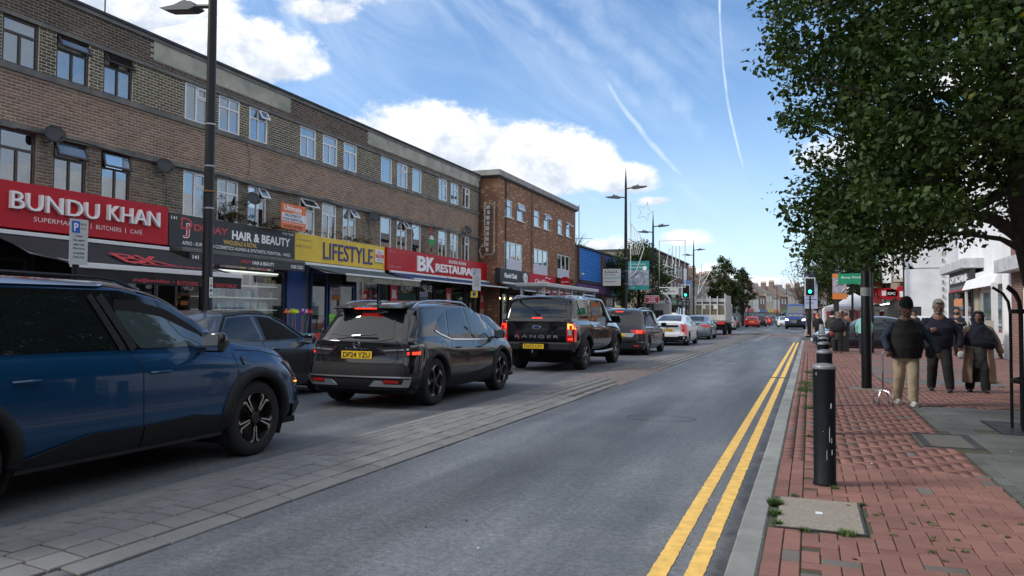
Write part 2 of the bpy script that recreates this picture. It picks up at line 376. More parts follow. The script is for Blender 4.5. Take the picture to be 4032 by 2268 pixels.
# ---- painted lines
YEL = mat('yellow_road_paint', (.78, .49, .12), .75, var=.22, vs=9, bump=.3, bs=120, detail=8)
WHP = mat('worn_white_road_paint', (.42, .42, .41), .8, var=.5, vs=6)
def wornline(name, m, x0, x1, y0, y1, seg=.035):
 n = int((y1-y0)/seg); V = []; F = []
 for i in range(n+1):
  y = y0+(y1-y0)*i/n; V += [(x0+rnd.gauss(0, .0022), y, .004), (x1+rnd.gauss(0, .0022), y, .004)]
 F = [(2*i, 2*i+1, 2*i+3, 2*i+2) for i in range(n)]
 me = bpy.data.meshes.new(name); me.from_pydata(V, [], F); me.materials.append(m)
 o = bpy.data.objects.new(name, me); C.objects.link(o); o['kind'] = 'structure'; return o
for x in (-.79, -.60):
 wornline('yellow_line', YEL, x-.05, x+.05, 3.2, 18.86); wornline('yellow_line', YEL, x-.05, x+.05, 19.1, 45.8, .08)
o = MB()
for k in range(12):       # zigzag
 y = 46.6+k*1.1; s = 1 if k % 2 else -1
 o.add([(-.9-.22*s, y, .006), (-.9-.22*s+.12, y, .006), (-.9+.22*s+.12, y+1.1, .006), (-.9+.22*s, y+1.1, .006)], [(0, 1, 2, 3)])
o.build('zigzag_line', WHP)['kind'] = 'structure'
o = MB()
for k in range(11):
 y = 48+k*1.6; s = 1 if k % 2 else -1
 o.add([(-3.1-.2*s, y, .006), (-3.1-.2*s+.12, y, .006), (-3.1+.2*s+.12, y+1.6, .006), (-3.1+.2*s, y+1.6, .006)], [(0, 1, 2, 3)])
o.build('zigzag_line', WHP)['kind'] = 'structure'
sheet('crossing_surface', mat('red_crossing_surface', (.19, .13, .12), .8, var=.3, vs=1), -10.3, -.43, 58.5, 66, .005)
for k in range(2): sheet('stop_line', WHP, -3.3, -.9, 57.2+9.8*k, 57.5+9.8*k, .008)
for k in range(24): sheet('centre_line', WHP, -4.4, -4.28, 72+k*6, 76+k*6, .006)
for (x0, x1, y) in ((-3.1, -2.5, 28.6), (-2.9, -2.1, 24.1), (-4.3, -3.3, 40)): sheet('worn_marking', WHP, x0, x1, y, y+.12, .006)
d = thing('slot_drain', 'narrow dark slot drain crossing both yellow lines at the kerb', 'drain', (-.62, 18.98, 0))
bx('slot', mat('dark_slot', (.02, .02, .02), .9), -.24, .20, -.035, .035, .002, .007, d)
MB().box(-.26, .20, -.06, -.037, .002, .010).box(-.26, .20, .037, .06, .002, .010).build('rim', mat('drain_iron', (.14, .13, .12), .7, var=.3), d)
o = MB().lathe([(.40, 0), (.405, .001), (.412, .001), (.417, 0)], 48, cap=False).build('road_cut_ring', mat('bitumen_seal', (.035, .035, .04), .5), loc=(-1.95, 10.75, .0035)); o.scale = (1.15, .8, 1)
tag(o, 'faint dark ring of bitumen sealing in the right hand lane', 'road seal')
# ---- kerb of the right pavement
KERB = rndmat('kerb_granite', (.27, .275, .265), .18, bs=120, vs=5)
kb = MB().box(-.08, .08, 0, .897, -.05, .1).build('kerb_stone', KERB, bevel=.014); kme = kb.data; kb.location = (-.34, -.6, 0)
KERBS = thing('kerb', None, None); KERBS['kind'] = 'structure'; kb.parent = KERBS
for i in range(1, 52):
 k = bpy.data.objects.new('kerb_stone', kme); C.objects.link(k); k.location = (-.34+rnd.gauss(0, .002), -.6+i*.915, 0); k.parent = KERBS
bx('far_kerb', KERB, -.42, -.26, 58.2, 420, -.05, .1)['kind'] = 'structure'
MB().box(-10.42, -10.3, -12, 66.3, -.05, .1).box(-10.42, -10.3, 78.2, 420, -.05, .1).build('left_kerb', KERB)['kind'] = 'structure'
# ---- right pavement: clay pavers in herringbone with slab bays
MAN = [( -.23, .33, 5.13, 6.03), (1.07, 1.66, 8.88, 9.92)]            # inspection covers keep the pavers away
SLABS = [(1.40, 4.3, 1.5, 12.9), (1.40, 3.6, 17.3, 27.3), (1.4, 3.4, 30.5, 34.0)]
def blocked(x0, x1, y0, y1):
 for a, b, c, d_ in MAN:
  if x1 > a+.03 and x0 < b-.03 and y1 > c+.03 and y0 < d_-.03: return True
 return False
RED = (.235, .112, .090)
PAV = rndmat('clay_paver', RED, .15, bs=70, vs=2.2, stain=.3)
PAVG = rndmat('grey_paver', (.15, .13, .12), .2, bs=70, vs=2.2)
PAVA = rndmat('clay_paver_field', (1, 1, 1), .28, bs=70, vs=2.2, attr=True, stain=.3)
pavement = thing('pavement', None, None); pavement['kind'] = 'structure'
bx('bedding', SOIL, -.26, 12, -4, 46.5, -.3, .088, pavement)
cells = []
Y1 = 31.0; u = .1025; Xe = 1.30
for j in range(int((Y1-1.5)/u)):
 for i in range(int((4.6+.05)/u)+2):
  d_ = (i-j) % 4; x = -.055+i*u; y = 1.5+j*u
  if d_ == 0: cells.append((x, x+2*u, y, y+u))
  elif d_ == 3: cells.append((x, x+u, y, y+2*u))
blk = []
def inslab(cx, cy): return any(a < cx < b and c < cy < d_ for a, b, c, d_ in SLABS)
for x0, x1, y0, y1 in cells:
 cx, cy = (x0+x1)/2, (y0+y1)/2
 if cy < 1.5: continue
 if cx > 1.40 and cy < 1.5: continue
 lim = 4.6 if cy < 18.5 else 1.38
 if cx > lim or (cx > 3.3 and cy < 12.9): continue
 if any(x1 > a+.02 and x0 < b-.02 and y1 > c+.02 and y0 < d_-.02 for a, b, c, d_ in SLABS):
  if x0 < 1.36 and x1 > 1.40: x1 = 1.395
  else: continue
 blk.append((x0, min(x1, 6), y0, y1))
for col_, (xa, xb) in enumerate(((-.255, -.155), (-.155, -.055))):
 y = 1.5+.1*col_
 while y < Y1:
  blk.append((xa, xb, y, y+.205))
  y += .205
blk = [(max(a, -.053) if a > -.16 and a < -.0535 and b > -.053 else a, b, c, d_) for a, b, c, d_ in blk]
def clipcover(q):
 x0, x1, y0, y1 = q
 for a, b, c, d_ in MAN:
  a -= .005; b += .005; c -= .005; d_ += .005
  if x1 > a and x0 < b and y1 > c and y0 < d_:
   opt = [(x0, min(x1, a), y0, y1), (max(x0, b), x1, y0, y1), (x0, x1, y0, min(y1, c)), (x0, x1, max(y0, d_), y1)]
   x0, x1, y0, y1 = max(opt, key=lambda r: max(0, r[1]-r[0])*max(0, r[3]-r[2]))
 return x0, x1, y0, y1
blk = [clipcover(q) for q in blk]
blk = [q for q in blk if q[1]-q[0] > .02 and q[3]-q[2] > .02]
g = .0032
blk.sort(key=lambda q: (q[0]+q[1])**2*.25*1.5+((q[2]+q[3])/2)**2 if (q[2]+q[3])/2 > 3.4 else 1e6+q[2])
near = blk[:300]; far = blk[300:]
pm = {}
for (x0, x1, y0, y1) in near:
 wx, wy = round(x1-x0, 3), round(y1-y0, 3)
 grey = rnd.random() < .02
 if (wx, wy, grey) not in pm:
  q = MB().box(-wx/2+g, wx/2-g, -wy/2+g, wy/2-g, -.05, 0).build('brick', PAVG if grey else PAV, bevel=.004); pm[(wx, wy, grey)] = q.data; bpy.data.objects.remove(q)
 o = bpy.data.objects.new('brick', pm[(wx, wy, grey)]); C.objects.link(o); o.parent = pavement
 o.location = ((x0+x1)/2, (y0+y1)/2, .1+rnd.gauss(0, .0015)); o.rotation_euler = (rnd.gauss(0, .008), rnd.gauss(0, .008), rnd.gauss(0, .006))
B = []; T = []
for (x0, x1, y0, y1) in far:
 z = .1+rnd.gauss(0, .0012); B.append((x0+g, x1-g, y0+g, y1-g, .05, z)); k = 1+rnd.uniform(-.17, .12)
 c = (RED[0]*k, RED[1]*k, RED[2]*k) if rnd.random() > .03 else (.15, .13, .12)
 T.append(c)
boxes_mesh('brick_field', B, PAVA, pavement, np.array(T), cham=.003)['kind'] = 'stuff'
sheet('far_pavement', brickmat('far_pavers', (.25, .115, .095), (.21, .10, .085), (.09, .075, .06), 'Z', .2, .1, .008), -.26, 12, 31, 46.4, .101)
sheet('far_pavement', mat('far_pavers_b', (.27, .15, .13), .85, var=.2), -.26, 12, 58.2, 420, .1)
sheet('shop_pavement', brickmat('shop_pavers', (.25, .11, .09), (.21, .10, .08), (.09, .075, .06), 'Z', .2, .1, .008), 1.38, 12, 18.5, 31, .1005)
sheet('shop_pavement', MATS['shop_pavers'], 4.6, 12, -4, 18.5, .1005)
for nm in ('far_pavers', 'shop_pavers'):
 t = MATS[nm].node_tree; s = next(n for n in t.nodes if n.type == 'SEPXYZ'); c = next(n for n in t.nodes if n.type == 'COMBXYZ')
 t.links.new(s.outputs[0], c.inputs[0]); t.links.new(s.outputs[1], c.inputs[1])
SLAB = rndmat('york_slab', (.115, .12, .115), .25, bs=40, vs=1.6, stain=.35)
for a, b, c, d_ in SLABS:
 x = a+.105
 y = c
 while y < d_-.02:
  h = min(.31, d_-y)
  q = (a+.004, a+.10, y+.004, y+h-.004)
  if not blocked(q[0], q[1], q[2], q[3]): bx('edging_stone', SLAB, *q, .03, .101+rnd.gauss(0, .001), pavement)
  y += h
 y = c; r = 0
 while y < d_-.05:
  h = min(rnd.choice((.42, .45, .5)), d_-y); xx = x-(.3 if r % 2 else 0)
  while xx < b-.05:
   wdt = rnd.choice((.6, .6, .75)); xa, xb = max(x, xx), min(b, xx+wdt)
   if xb-xa > .06:
    ya, yb = y, y+h
    for (c0, c1, c2, c3) in ((1.065, 1.665, 8.875, 9.925), (2.03, 3.21, 10.17, 11.43)):
     if xb > c0 and xa < c1 and yb > c2 and ya < c3:
      opt = [(xa, min(xb, c0), ya, yb), (max(xa, c1), xb, ya, yb), (xa, xb, ya, min(yb, c2)), (xa, xb, max(ya, c3), yb)]
      xa, xb, ya, yb = max(opt, key=lambda r: max(0, r[1]-r[0])*max(0, r[3]-r[2]))
    if xb-xa > .03 and yb-ya > .03:
     q = bx('slab', SLAB, -(xb-xa)/2+.005, (xb-xa)/2-.005, -(yb-ya)/2+.005, (yb-ya)/2-.005, -.06, 0, pavement, bevel=.004)
     q.location = ((xa+xb)/2, (ya+yb)/2, .1+rnd.gauss(0, .0015)); q.rotation_euler = (rnd.gauss(0, .004), rnd.gauss(0, .004), 0)
   xx += wdt
  y += h; r += 1
# ---- covers in the pavement
t = thing('inspection_cover', 'square beige concrete inspection cover beside the kerb with a small white sticker', 'manhole cover', (.05, 5.58, .1))
MB().box(-.27, .27, -.43, .43, -.05, .002).build('frame', mat('cover_steel', (.10, .10, .095), .5, .6, var=.3), t)
MB().box(-.255, .255, -.415, .415, -.04, .006).build('infill', mat('aggregate_concrete', (.27, .24, .20), .9, var=.25, vs=40, bump=.6, bs=110), t, bevel=.003)
MB().box(-.022, .022, -.03, .03, .0065, .0085).build('sticker', mat('white_sticker', (.72, .75, .76), .5, var=.1, vs=60), t)
t = thing('inspection_cover', 'grey inspection cover with ribbed metal edges between red pavers and slabs', 'manhole cover', (1.365, 9.4, .1))
MB().box(-.29, .29, -.5, .5, -.05, .001).build('infill', mat('dark_aggregate', (.13, .125, .115), .9, var=.25, vs=40, bump=.6, bs=110), t)
q = MB()
for s in (-1, 1):
 for k in range(4): q.box(s*(.205+.022*k)-.005, s*(.205+.022*k)+.005, -.49, .49, .0015, .008)
 q.box(-.28, .28, s*.485-.01, s*.485+.01, .0015, .008)
q.build('ribs', mat('cover_iron', (.075, .08, .08), .5, .7, var=.3), t)
t = thing('tree_grate', 'slatted iron grate in the pavement at the foot of the tree', 'tree grate', (2.62, 10.8, .1))
bx('frame', MATS['cover_iron'], -.58, .58, -.62, .62, -.04, -.02, t)
q = MB()
for k in range(14): q.box(-.57, .57, -.6+k*.0915, -.6+k*.0915+.05, -.018, .004)
q.build('bars', MATS['cover_iron'], t)
# ---- left pavement
bx('left_pavement', mat('grey_pavement', (.2, .195, .185), .85, var=.25, vs=2, bump=.2), -16.9, -10.42, -12, 66.3, -.3, .1)['kind'] = 'structure'
bx('left_pavement', MATS['grey_pavement'], -16.9, -10.42, 78.2, 420, -.3, .1)['kind'] = 'structure'
# ---- median of granite setts
SETT = rndmat('granite_sett', (.19, .188, .185), .12, bs=150, vs=2.5, stain=.22, bump=.7)
SETTA = rndmat('granite_sett_field', (.19, .188, .185), .12, bs=150, vs=2.5, stain=.22, attr=True, bump=.7)
median = thing('median_strip', None, None); median['kind'] = 'structure'
MX0, MX1 = -4.93, -3.66
bounds = [0, .16, .36, .56, .75, .90, 1.05, 1.27]
def medz(x): return .012+.05*(1-((x-(MX0+MX1)/2)/.64)**2)
def arc_end(x, y_end, k): return y_end - k*((x-(MX0+MX1)/2)/.64)**2
setts = []
for (ya, yb, ka, kb_) in ((.6, 16.35, 0, -.0), (19.6, 78, 0, 0)):
 for r in range(len(bounds)-1):
  xa, xb = MX1-bounds[r+1], MX1-bounds[r]
  xm = (xa+xb)/2
  y1 = yb - (1.25*((MX1-xm)/1.27-.35)**2+ .9*max(0, 1-(MX1-xm)/.4)) if yb < 20 else yb
  y0 = ya + (1.1*((xm-MX0)/1.27)**1.5 if ya > 5 else 0)
  y = y0 - rnd.random()*.3; ln0 = [.6, .21, .20, .18, .15, .17, .6][r]
  while y < y1-.03:
   ln = ln0*rnd.uniform(.85, 1.18); s0 = max(y, y0)
   setts.append((xa, xb, s0, min(y+ln, y1))); y += ln
setts = [q for q in setts if q[3]-q[2] > .05]
setts.sort(key=lambda q: abs(q[2]-3.8) if q[2] > 2.6 else 1e5)
bed = MB()
for (y0, y1) in ((.6, 15.3), (20.6, 78)):
 n = 8
 for i in range(n):
  a = MX0+.01+(MX1-MX0-.02)*i/n; b = MX0+.01+(MX1-MX0-.02)*(i+1)/n
  bed.add([(a, y0, medz(a)-.022), (b, y0, medz(b)-.022), (b, y1, medz(b)-.022), (a, y1, medz(a)-.022)], [(0, 1, 2, 3)])
bed.build('bedding', SOIL, median)
sm = {}
def settverts(q, loc=True):
 x0, x1, y0, y1 = q; gg = .0045
 return x0+gg, x1-gg, y0+.008, y1-.008
for q in setts[:300]:
 wx, wy = round(q[1]-q[0], 2), round(q[3]-q[2], 2)
 if (wx, wy) not in sm:
  o = MB().box(-wx/2+.0045, wx/2-.0045, -wy/2+.008, wy/2-.008, -.05, 0).build('sett', SETT, bevel=.006); sm[(wx, wy)] = o.data; bpy.data.objects.remove(o)
 xm = (q[0]+q[1])/2; o = bpy.data.objects.new('sett', sm[(wx, wy)]); C.objects.link(o); o.parent = median
 slope = -.1*(xm-(MX0+MX1)/2)/.64**2
 o.location = (xm, (q[2]+q[3])/2, medz(xm)+rnd.gauss(0, .0015)); o.rotation_euler = (rnd.gauss(0, .006), -math.atan(slope), rnd.gauss(0, .006))
B = [(*settverts(q), -.03, medz((q[0]+q[1])/2)+rnd.gauss(0, .0015)) for q in setts[300:]]
T = [[1+rnd.uniform(-.10, .07)]*3 for q in B]
boxes_mesh('sett_field', B, SETTA, median, np.array(T), cham=.006)['kind'] = 'stuff'
V = []; n = 14
for i in range(n+1):
 x = MX0-.05+(MX1-MX0+.1)*i/n; V += [(x, 14.6, .004 + max(0, medz(min(max(x, MX0), MX1))-.012)), (x, 20.8, .004 + max(0, medz(min(max(x, MX0), MX1))-.012))]
me = bpy.data.meshes.new('median_infill'); me.from_pydata(V, [], [(2*i, 2*i+2, 2*i+3, 2*i+1) for i in range(n)])
o = link('median_infill', me, mat('old_tarmac', (.155, .125, .118), .9, var=.35, vs=5, bump=.8, bs=60, detail=9), None); o['kind'] = 'structure'
# ---- weeds, leaves, litter
GR = mat('weed_green', (.055, .11, .02), .7, var=.4, vs=20)
def tuft(x, y, r, n, z=.1, h=.05):
 V = []; F = []
 for _ in range(n):
  a = rnd.random()*2*PI; d_ = rnd.random()**.6*r; px, py = x+math.cos(a)*d_, y+math.sin(a)*d_
  b = rnd.random()*2*PI; l = h*rnd.uniform(.4, 1.2); wv = .0035; k = len(V)
  dx, dy = math.cos(b), math.sin(b)
  V += [(px-dy*wv, py+dx*wv, z), (px+dy*wv, py-dx*wv, z), (px+dx*l*.7, py+dy*l*.7, z+l*.8)]; F.append((k, k+1, k+2))
 return V, F
def weeds(name, spots, label):
 V = []; F = []
 for (x, y, r, n, h) in spots:
  v, f = tuft(x, y, r, n, .1, h); F += [tuple(i+len(V) for i in q) for q in f]; V += v
 me = bpy.data.meshes.new(name); me.from_pydata(V, [], F); o = link(name, me, GR); tag(o, label, 'weeds', kind='stuff')
weeds('weeds', [(-.235, 5.75, .05, 420, .05), (-.225, 5.45, .04, 240, .045), (-.2, 5.2, .03, 120, .04), (.2, 5.12, .06, 220, .035), (-.04, 5.12, .04, 90, .03), (.17, 6.44, .03, 90, .035), (-.11, 6.06, .03, 60, .03), (.34, 5.95, .025, 70, .03)], 'tufts of green weeds growing round the concrete inspection cover')
weeds('weeds', [(-.06+rnd.uniform(-.1, .1), rnd.uniform(13.2, 20.5), .09, 120, .045) for _ in range(22)]+[(-.02, 11.9, .09, 160, .08), (0, 9.1, .05, 60, .06)], 'straggling weeds between the kerb and the row of bollards')
weeds('weeds', [(rnd.uniform(.4, 1.3), rnd.uniform(4.3, 6.2), .02, 22, .02) for _ in range(26)]+[(3.4+.1*k, 17+k, .05, 50, .05) for k in range(2)], 'thin moss and weeds in the joints of the red pavers')
LF = mat('fallen_leaf', (.17, .035, .02), .6, var=.4, vs=30); LF2 = mat('pale_litter', (.62, .58, .50), .7); LF3 = mat('brown_leaf', (.09, .05, .03), .7)
for k in range(46):
 m_ = (LF, LF3, LF3, LF2)[k % 4]; x, y = (rnd.uniform(-.15, 1.9), rnd.uniform(4.2, 14)) if k > 5 else (rnd.uniform(-2.6, -.7), rnd.uniform(3.6, 9))
 s = rnd.uniform(.008, .02) if m_ is not LF2 else rnd.uniform(.006, .012); z = .104 if x > -.3 else .004
 o = MB().add([(-s, -s*.5, 0), (0, -s*.7, .004), (s, 0, .008), (.2*s, s*.7, .003), (-s*.8, s*.4, .006)], [(0, 1, 2, 3, 4)]).add([(-s, -s*.5, -.001), (s, 0, .006), (.2*s, s*.7, .001)], [(0, 1, 2)])
 o = o.build('fallen_leaf' if m_ is not LF2 else 'litter_scrap', m_, loc=(x, y, z)); o.rotation_euler = (0, 0, rnd.random()*6)
 where = 'on the red pavers' if x > -.3 else 'on the road beside the yellow lines'
 tag(o, ('small crimson fallen leaf ' if m_ is LF else 'small pale scrap of litter ' if m_ is LF2 else 'small dry brown leaf ')+where, 'leaf' if m_ is not LF2 else 'litter', 'leaves and scraps scattered over the paving')
# ================================================================ long brick parade on the left
WHITE = mat('white_upvc', (.72, .73, .74), .35, var=.06, vs=6)
BROWNF = mat('brown_window_frame', (.045, .028, .022), .35, var=.2, vs=8)
GLASS = glassmat('window_glass', (.60, .66, .68), .22)
CURT = mat('pale_curtain', (.60, .60, .57), .9, var=.25, vs=5, bump=.6, bs=8, bd=.05)
CURT2 = mat('blue_grey_blind', (.30, .38, .46), .9, var=.2, vs=3)
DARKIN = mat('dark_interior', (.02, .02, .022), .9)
GREYIN = mat('shop_interior', (.10, .10, .10), .9)
BLACK = mat('black_metal', (.012, .012, .014), .35, coat=.3)
LEAD = mat('dark_band_stone', (.085, .09, .095), .8, var=.5, vs=2.2, bump=.5, bs=30, col2=(.20, .19, .165), detail=9)
def framebox(mb, X, y0, y1, z0, z1, t, d0, d1):
 """four bars round an opening, in the plane X, bars t wide, from depth d0 to d1"""
 mb.box(X+d0, X+d1, y0, y1, z0, z0+t).box(X+d0, X+d1, y0, y1, z1-t, z1).box(X+d0, X+d1, y0, y0+t, z0+t, z1-t).box(X+d0, X+d1, y1-t, y1, z0+t, z1-t)
def casement(X, y0, y1, z0, z1, fm, style, parent, open_top=0, curtain=None, name='window', sgn=1):
 """window as a part: frame; sub-parts pane and curtain"""
 f = MB(); t = .055
 framebox(f, X, y0, y1, z0, z1, t, -.07, .0)
 zt = z0+(z1-z0)*.68; ym = (y0+y1)/2; zs = []; T = .028
 panes = []
 if style == 'T':      # top light over two lights
  f.box(X-.065, X-.004, y0+t, y1-t, zt-T, zt+T).box(X-.062, X-.006, ym-T, ym+T, z0+t, zt-T)
  panes = [(y0+t, y1-t, zt+T, z1-t), (y0+t, ym-T, z0+t, zt-T), (ym+T, y1-t, z0+t, zt-T)]
 elif style == 'R':    # tall left light, right light under a small top light
  f.box(X-.062, X-.006, ym-T, ym+T, z0+t, z1-t).box(X-.06, X-.007, ym+T, y1-t, zt-T, zt+T)
  framebox(f, X, ym+T, y1-t, zt+T, z1-t, .035, -.05, .012)
  panes = [(y0+t, ym-T, z0+t, z1-t), (ym+T, y1-t, z0+t, zt-T), (ym+T, y1-t, zt+T, z1-t)]
 elif style == 'X':    # four lights
  f.box(X-.065, X-.004, y0+t, y1-t, zt-T*.8, zt+T*.8).box(X-.062, X-.006, ym-T*.8, ym+T*.8, z0+t, z1-t)
  panes = [(y0+t, ym-T, zt+T, z1-t), (ym+T, y1-t, zt+T, z1-t), (y0+t, ym-T, z0+t, zt-T), (ym+T, y1-t, z0+t, zt-T)]
 else: panes = [(y0+t, y1-t, z0+t, z1-t)]
 w_ = f.build(name, fm, parent)
 for i, (a, b, c, d) in enumerate(panes):
  op = open_top and ((style == 'T' and i == 0) or (style in 'RX' and c > zt and (style != 'X' or i == 1)))
  if op:
   s = MB(); h = d-c; e = .03
   s.box(0, .035, a-e, b+e, -h-e, -h+.02).box(0, .035, a-e, b+e, -.02, .03).box(0, .035, a-e, a+.02, -h+.02, -.02).box(0, .035, b-.02, b+e, -h+.02, -.02)
   o = s.build('sash', fm, w_, loc=(X+.005, 0, d)); o.rotation_euler = (0, -open_top, 0)
   p = MB().box(.014, .02, a+.02, b-.02, -h+.02, -.02).build('pane', GLASS, w_, loc=(X+.005, 0, d)); p.rotation_euler = (0, -open_top, 0)
  else:
   MB().box(X-.036, X-.030, a, b, c, d).build('pane', GLASS, w_)
 if curtain == 'full': bx('curtain', CURT, X-.16, X-.15, y0+.05, y1-.05, z0+.04, z1-.04, w_)
 elif curtain == 'blind': bx('curtain', CURT2, X-.14, X-.13, y0+.05, y1-.05, z0+.04, z1-.04, w_)
 elif curtain == 'sides':
  q = MB(); q.box(X-.16, X-.15, y0+.05, y0+.36*(y1-y0), z0+.04, z1-.04).box(X-.16, X-.15, y1-.30*(y1-y0), y1-.05, z0+.04, z1-.04); q.build('curtain', CURT, w_)
 elif curtain == 'low': bx('curtain', CURT, X-.16, X-.15, y0+.05, y1-.05, z0+.04, z0+(z1-z0)*.66, w_)
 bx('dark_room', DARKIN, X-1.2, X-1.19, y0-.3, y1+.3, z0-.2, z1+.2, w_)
 return w_
XF = -16.2; FY0, FY1 = 6.0, 36.85
parade = thing('brick_parade', 'long three storey parade of brown brick flats above the shops', 'building', (0, 0, 0))
unit = 5.235
ups = []
for k in range(-1, 5):
 b = 11.2+unit*k
 for (a, c) in ((0, .87), (1.27, 2.15), (2.55, 3.42)):
  if b+a > FY0+.2 and b+c < FY1: ups.append((b+a, b+c))
ups = [(11.19, 12.04), (12.46, 13.33), (13.73, 14.61), (16.38, 17.26), (17.69, 18.58), (19.01, 19.87), (21.57, 22.45), (22.88, 23.76), (24.19, 25.07), (26.87, 27.73), (28.19, 29.05), (29.50, 30.34), (32.07, 32.95), (33.35, 34.22), (34.66, 35.56), (8.55, 9.43), (7.25, 8.13)]
ups.sort()
UZ0, UZ1, LZ0, LZ1 = 6.84, 7.90, 4.13, 5.43
MORT = mat('pale_mortar', (.66, .62, .50), .95, var=.15, vs=4); MORTD = mat('grey_mortar', (.34, .31, .26), .95, var=.25, vs=3); MORTP = mat('pink_mortar', (.52, .43, .33), .95, var=.2, vs=3)
def wallstrip(name, m, z0, z1, openings=None, parent=parade, X=XF, d=.30):
 e = FY0
 for a, b in (openings or []): bx('pier', m, X-d, X, e, a, z0, z1, parent); e = b
 bx(name, m, X-d, X, e, FY1, z0, z1, parent)
wallstrip('wall', MORT, UZ0, UZ1, ups); wallstrip('wall', MORTD, LZ0, LZ1, ups); wallstrip('wall', MORTD, 3.12, LZ0); wallstrip('wall', MORTP, LZ1, UZ0); wallstrip('wall', MORTD, UZ1, 8.72)
def BRM(name, c1, c2, c3=None, stain=.35):
 m = bpy.data.materials.new(name); m.use_nodes = True; t = NT(m.node_tree)
 b = t.node('ShaderNodeBsdfPrincipled'); o = t.node('ShaderNodeOutputMaterial'); t.l.new(b.outputs[0], o.inputs[0])
 pos = t.node('ShaderNodeNewGeometry').outputs['Position']
 a = t.node('ShaderNodeAttribute', attribute_name='tint')
 k = t.ramp(t.noise(pos, .55, 6, .7), .32, .68, 1-stain, 1.12); g_ = t.ramp(t.noise(pos, 60, 3, .7), .3, .7, .8, 1.18)
 c = t.mix(t.ramp(t.noise(pos, .35, 3, .6), .35, .65), c1, c2)
 c = t.mix(1.0, c, a.outputs['Color'], 'MULTIPLY'); kk = t.math('MULTIPLY', k, g_)
 c = t.mix(1.0, c, t.comb(kk, kk, kk), 'MULTIPLY'); t.l.new(c, b.inputs['Base Color']); b.inputs['Roughness'].default_value = .9
 bn = t.node('ShaderNodeBump'); bn.inputs['Strength'].default_value = .4; bn.inputs['Distance'].default_value = .004
 t.l.new(t.noise(pos, 45, 3, .7), bn.inputs['Height']); t.l.new(bn.outputs[0], b.inputs['Normal'])
 return m
BK_UP = BRM('olive_brown_brick', (.115, .096, .072), (.155, .128, .09)); BK_PINK = BRM('pinkish_brick', (.30, .20, .155), (.25, .175, .14), stain=.3)
BK_TOP = BRM('dark_parapet_brick', (.085, .062, .050), (.12, .088, .068), stain=.4); BK_LO = BRM('weathered_grey_brick', (.175, .145, .11), (.22, .18, .135))
_bricks = []
def brickfield(kind, m, z0, z1, openings=None, skip=None, ys=FY0, ye=FY1, ph=0):
 bw, bh = .2262, .0752; n = int(round((z1-z0)/bh)); bh = (z1-z0)/n; out = []
 for r in range(n):
  za = z0+r*bh; y = ys-(.113 if (r+ph) % 2 else 0)
  while y < ye:
   a, b = max(y, ys), min(y+bw, ye); y += bw
   segs = [(a, b)]
   for oa, ob in (openings or []):
    ns = []
    for s, e in segs:
     if e <= oa or s >= ob: ns.append((s, e))
     else:
      if s < oa: ns.append((s, oa))
      if e > ob: ns.append((ob, e))
    segs = ns
   for s, e in segs:
    if e-s < .03: continue
    if skip and skip((s+e)/2, za+bh/2): continue
    out.append((s+.008, e-.008, za+.008, za+bh-.008))
 return out
def rendered(y, z): return z > 8.15 and (15.25 < y < 20.99 or 25.84 < y)
R1 = brickfield('u', BK_UP, UZ0, UZ1, ups); R2 = brickfield('l', BK_LO, LZ0, LZ1-.02, ups); R3 = brickfield('p', BK_PINK, 5.56, 6.66); R4 = brickfield('t', BK_TOP, 7.99, 8.66, None, rendered)
solo = []
def putfield(nm, R, m, jit):
 near = [q for q in R if q[0] > 11.0 and q[1] < 12.9]; near.sort(key=lambda q: abs((q[0]+q[1])/2-11.9)); near = near[:75]; ns = set(near)
 rest = [q for q in R if q not in ns]
 T = []; B = []
 for (a, b, c, d) in rest:
  k = 1+rnd.uniform(-jit, jit); T.append((k*(1+rnd.uniform(-.06, .1)), k, k*(1+rnd.uniform(-.1, .05))))
  B.append((XF-.004, XF+.004+rnd.gauss(0, .0008), a, b, c, d))
 boxes_mesh(nm, B, m, parade, np.array(T))['kind'] = 'stuff'
 for (a, b, c, d) in near:
  k = 1+rnd.uniform(-jit, jit)
  boxes_mesh('brick', [(XF-.004, XF+.005, a, b, c, d)], m, parade, np.array([(k, k, k)]))
putfield('upper_brickwork', R1, BK_UP, .32); putfield('lower_brickwork', R2, BK_LO, .3); putfield('spandrel_brickwork', R3, BK_PINK, .22); putfield('parapet_brickwork', R4, BK_TOP, .28)
for z0, z1, p in ((7.90, 7.99, .05), (6.70, 6.84, .07), (5.43, 5.56, .08)): bx('band', LEAD, XF-.02, XF+p, FY0, FY1+.02, z0, z1, parade)
REND = mat('stained_cement_render', (.46, .45, .38), .9, var=.4, vs=1.4, bump=.4, bs=12, col2=(.25, .255, .22), detail=9)
for a, b in ((15.25, 20.98), (25.84, 30.87), (30.89, FY1+.02)): bx('render_panel', REND, XF-.02, XF+.022, a, b, 8.155, 8.66, parade)
bx('coping', mat('weathered_coping', (.20, .20, .19), .85, var=.4, vs=2, col2=(.11, .115, .11)), XF-.35, XF+.05, FY0, FY1+.04, 8.66, 8.76, parade)
bx('coping_felt', mat('roofing_felt', (.035, .037, .042), .8, var=.3), XF-.38, XF+.09, FY0, FY1+.06, 8.76, 8.83, parade)
bx('roof', MATS['roofing_felt'], XF-12, XF-.38, FY0, FY1, 8.3, 8.4, parade)
bx('end_wall', brickmat('end_brick', (.10, .08, .06), (.13, .10, .075), (.3, .28, .24), 'Y'), XF-12, XF-.31, FY1-.25, FY1-.003, 0, 8.75, parade)
tubes = MB().tube([(XF+.06, FY1-.12, 3.5), (XF+.06, FY1-.12, 8.5)], .04); tubes.build('downpipe', BLACK, parade)
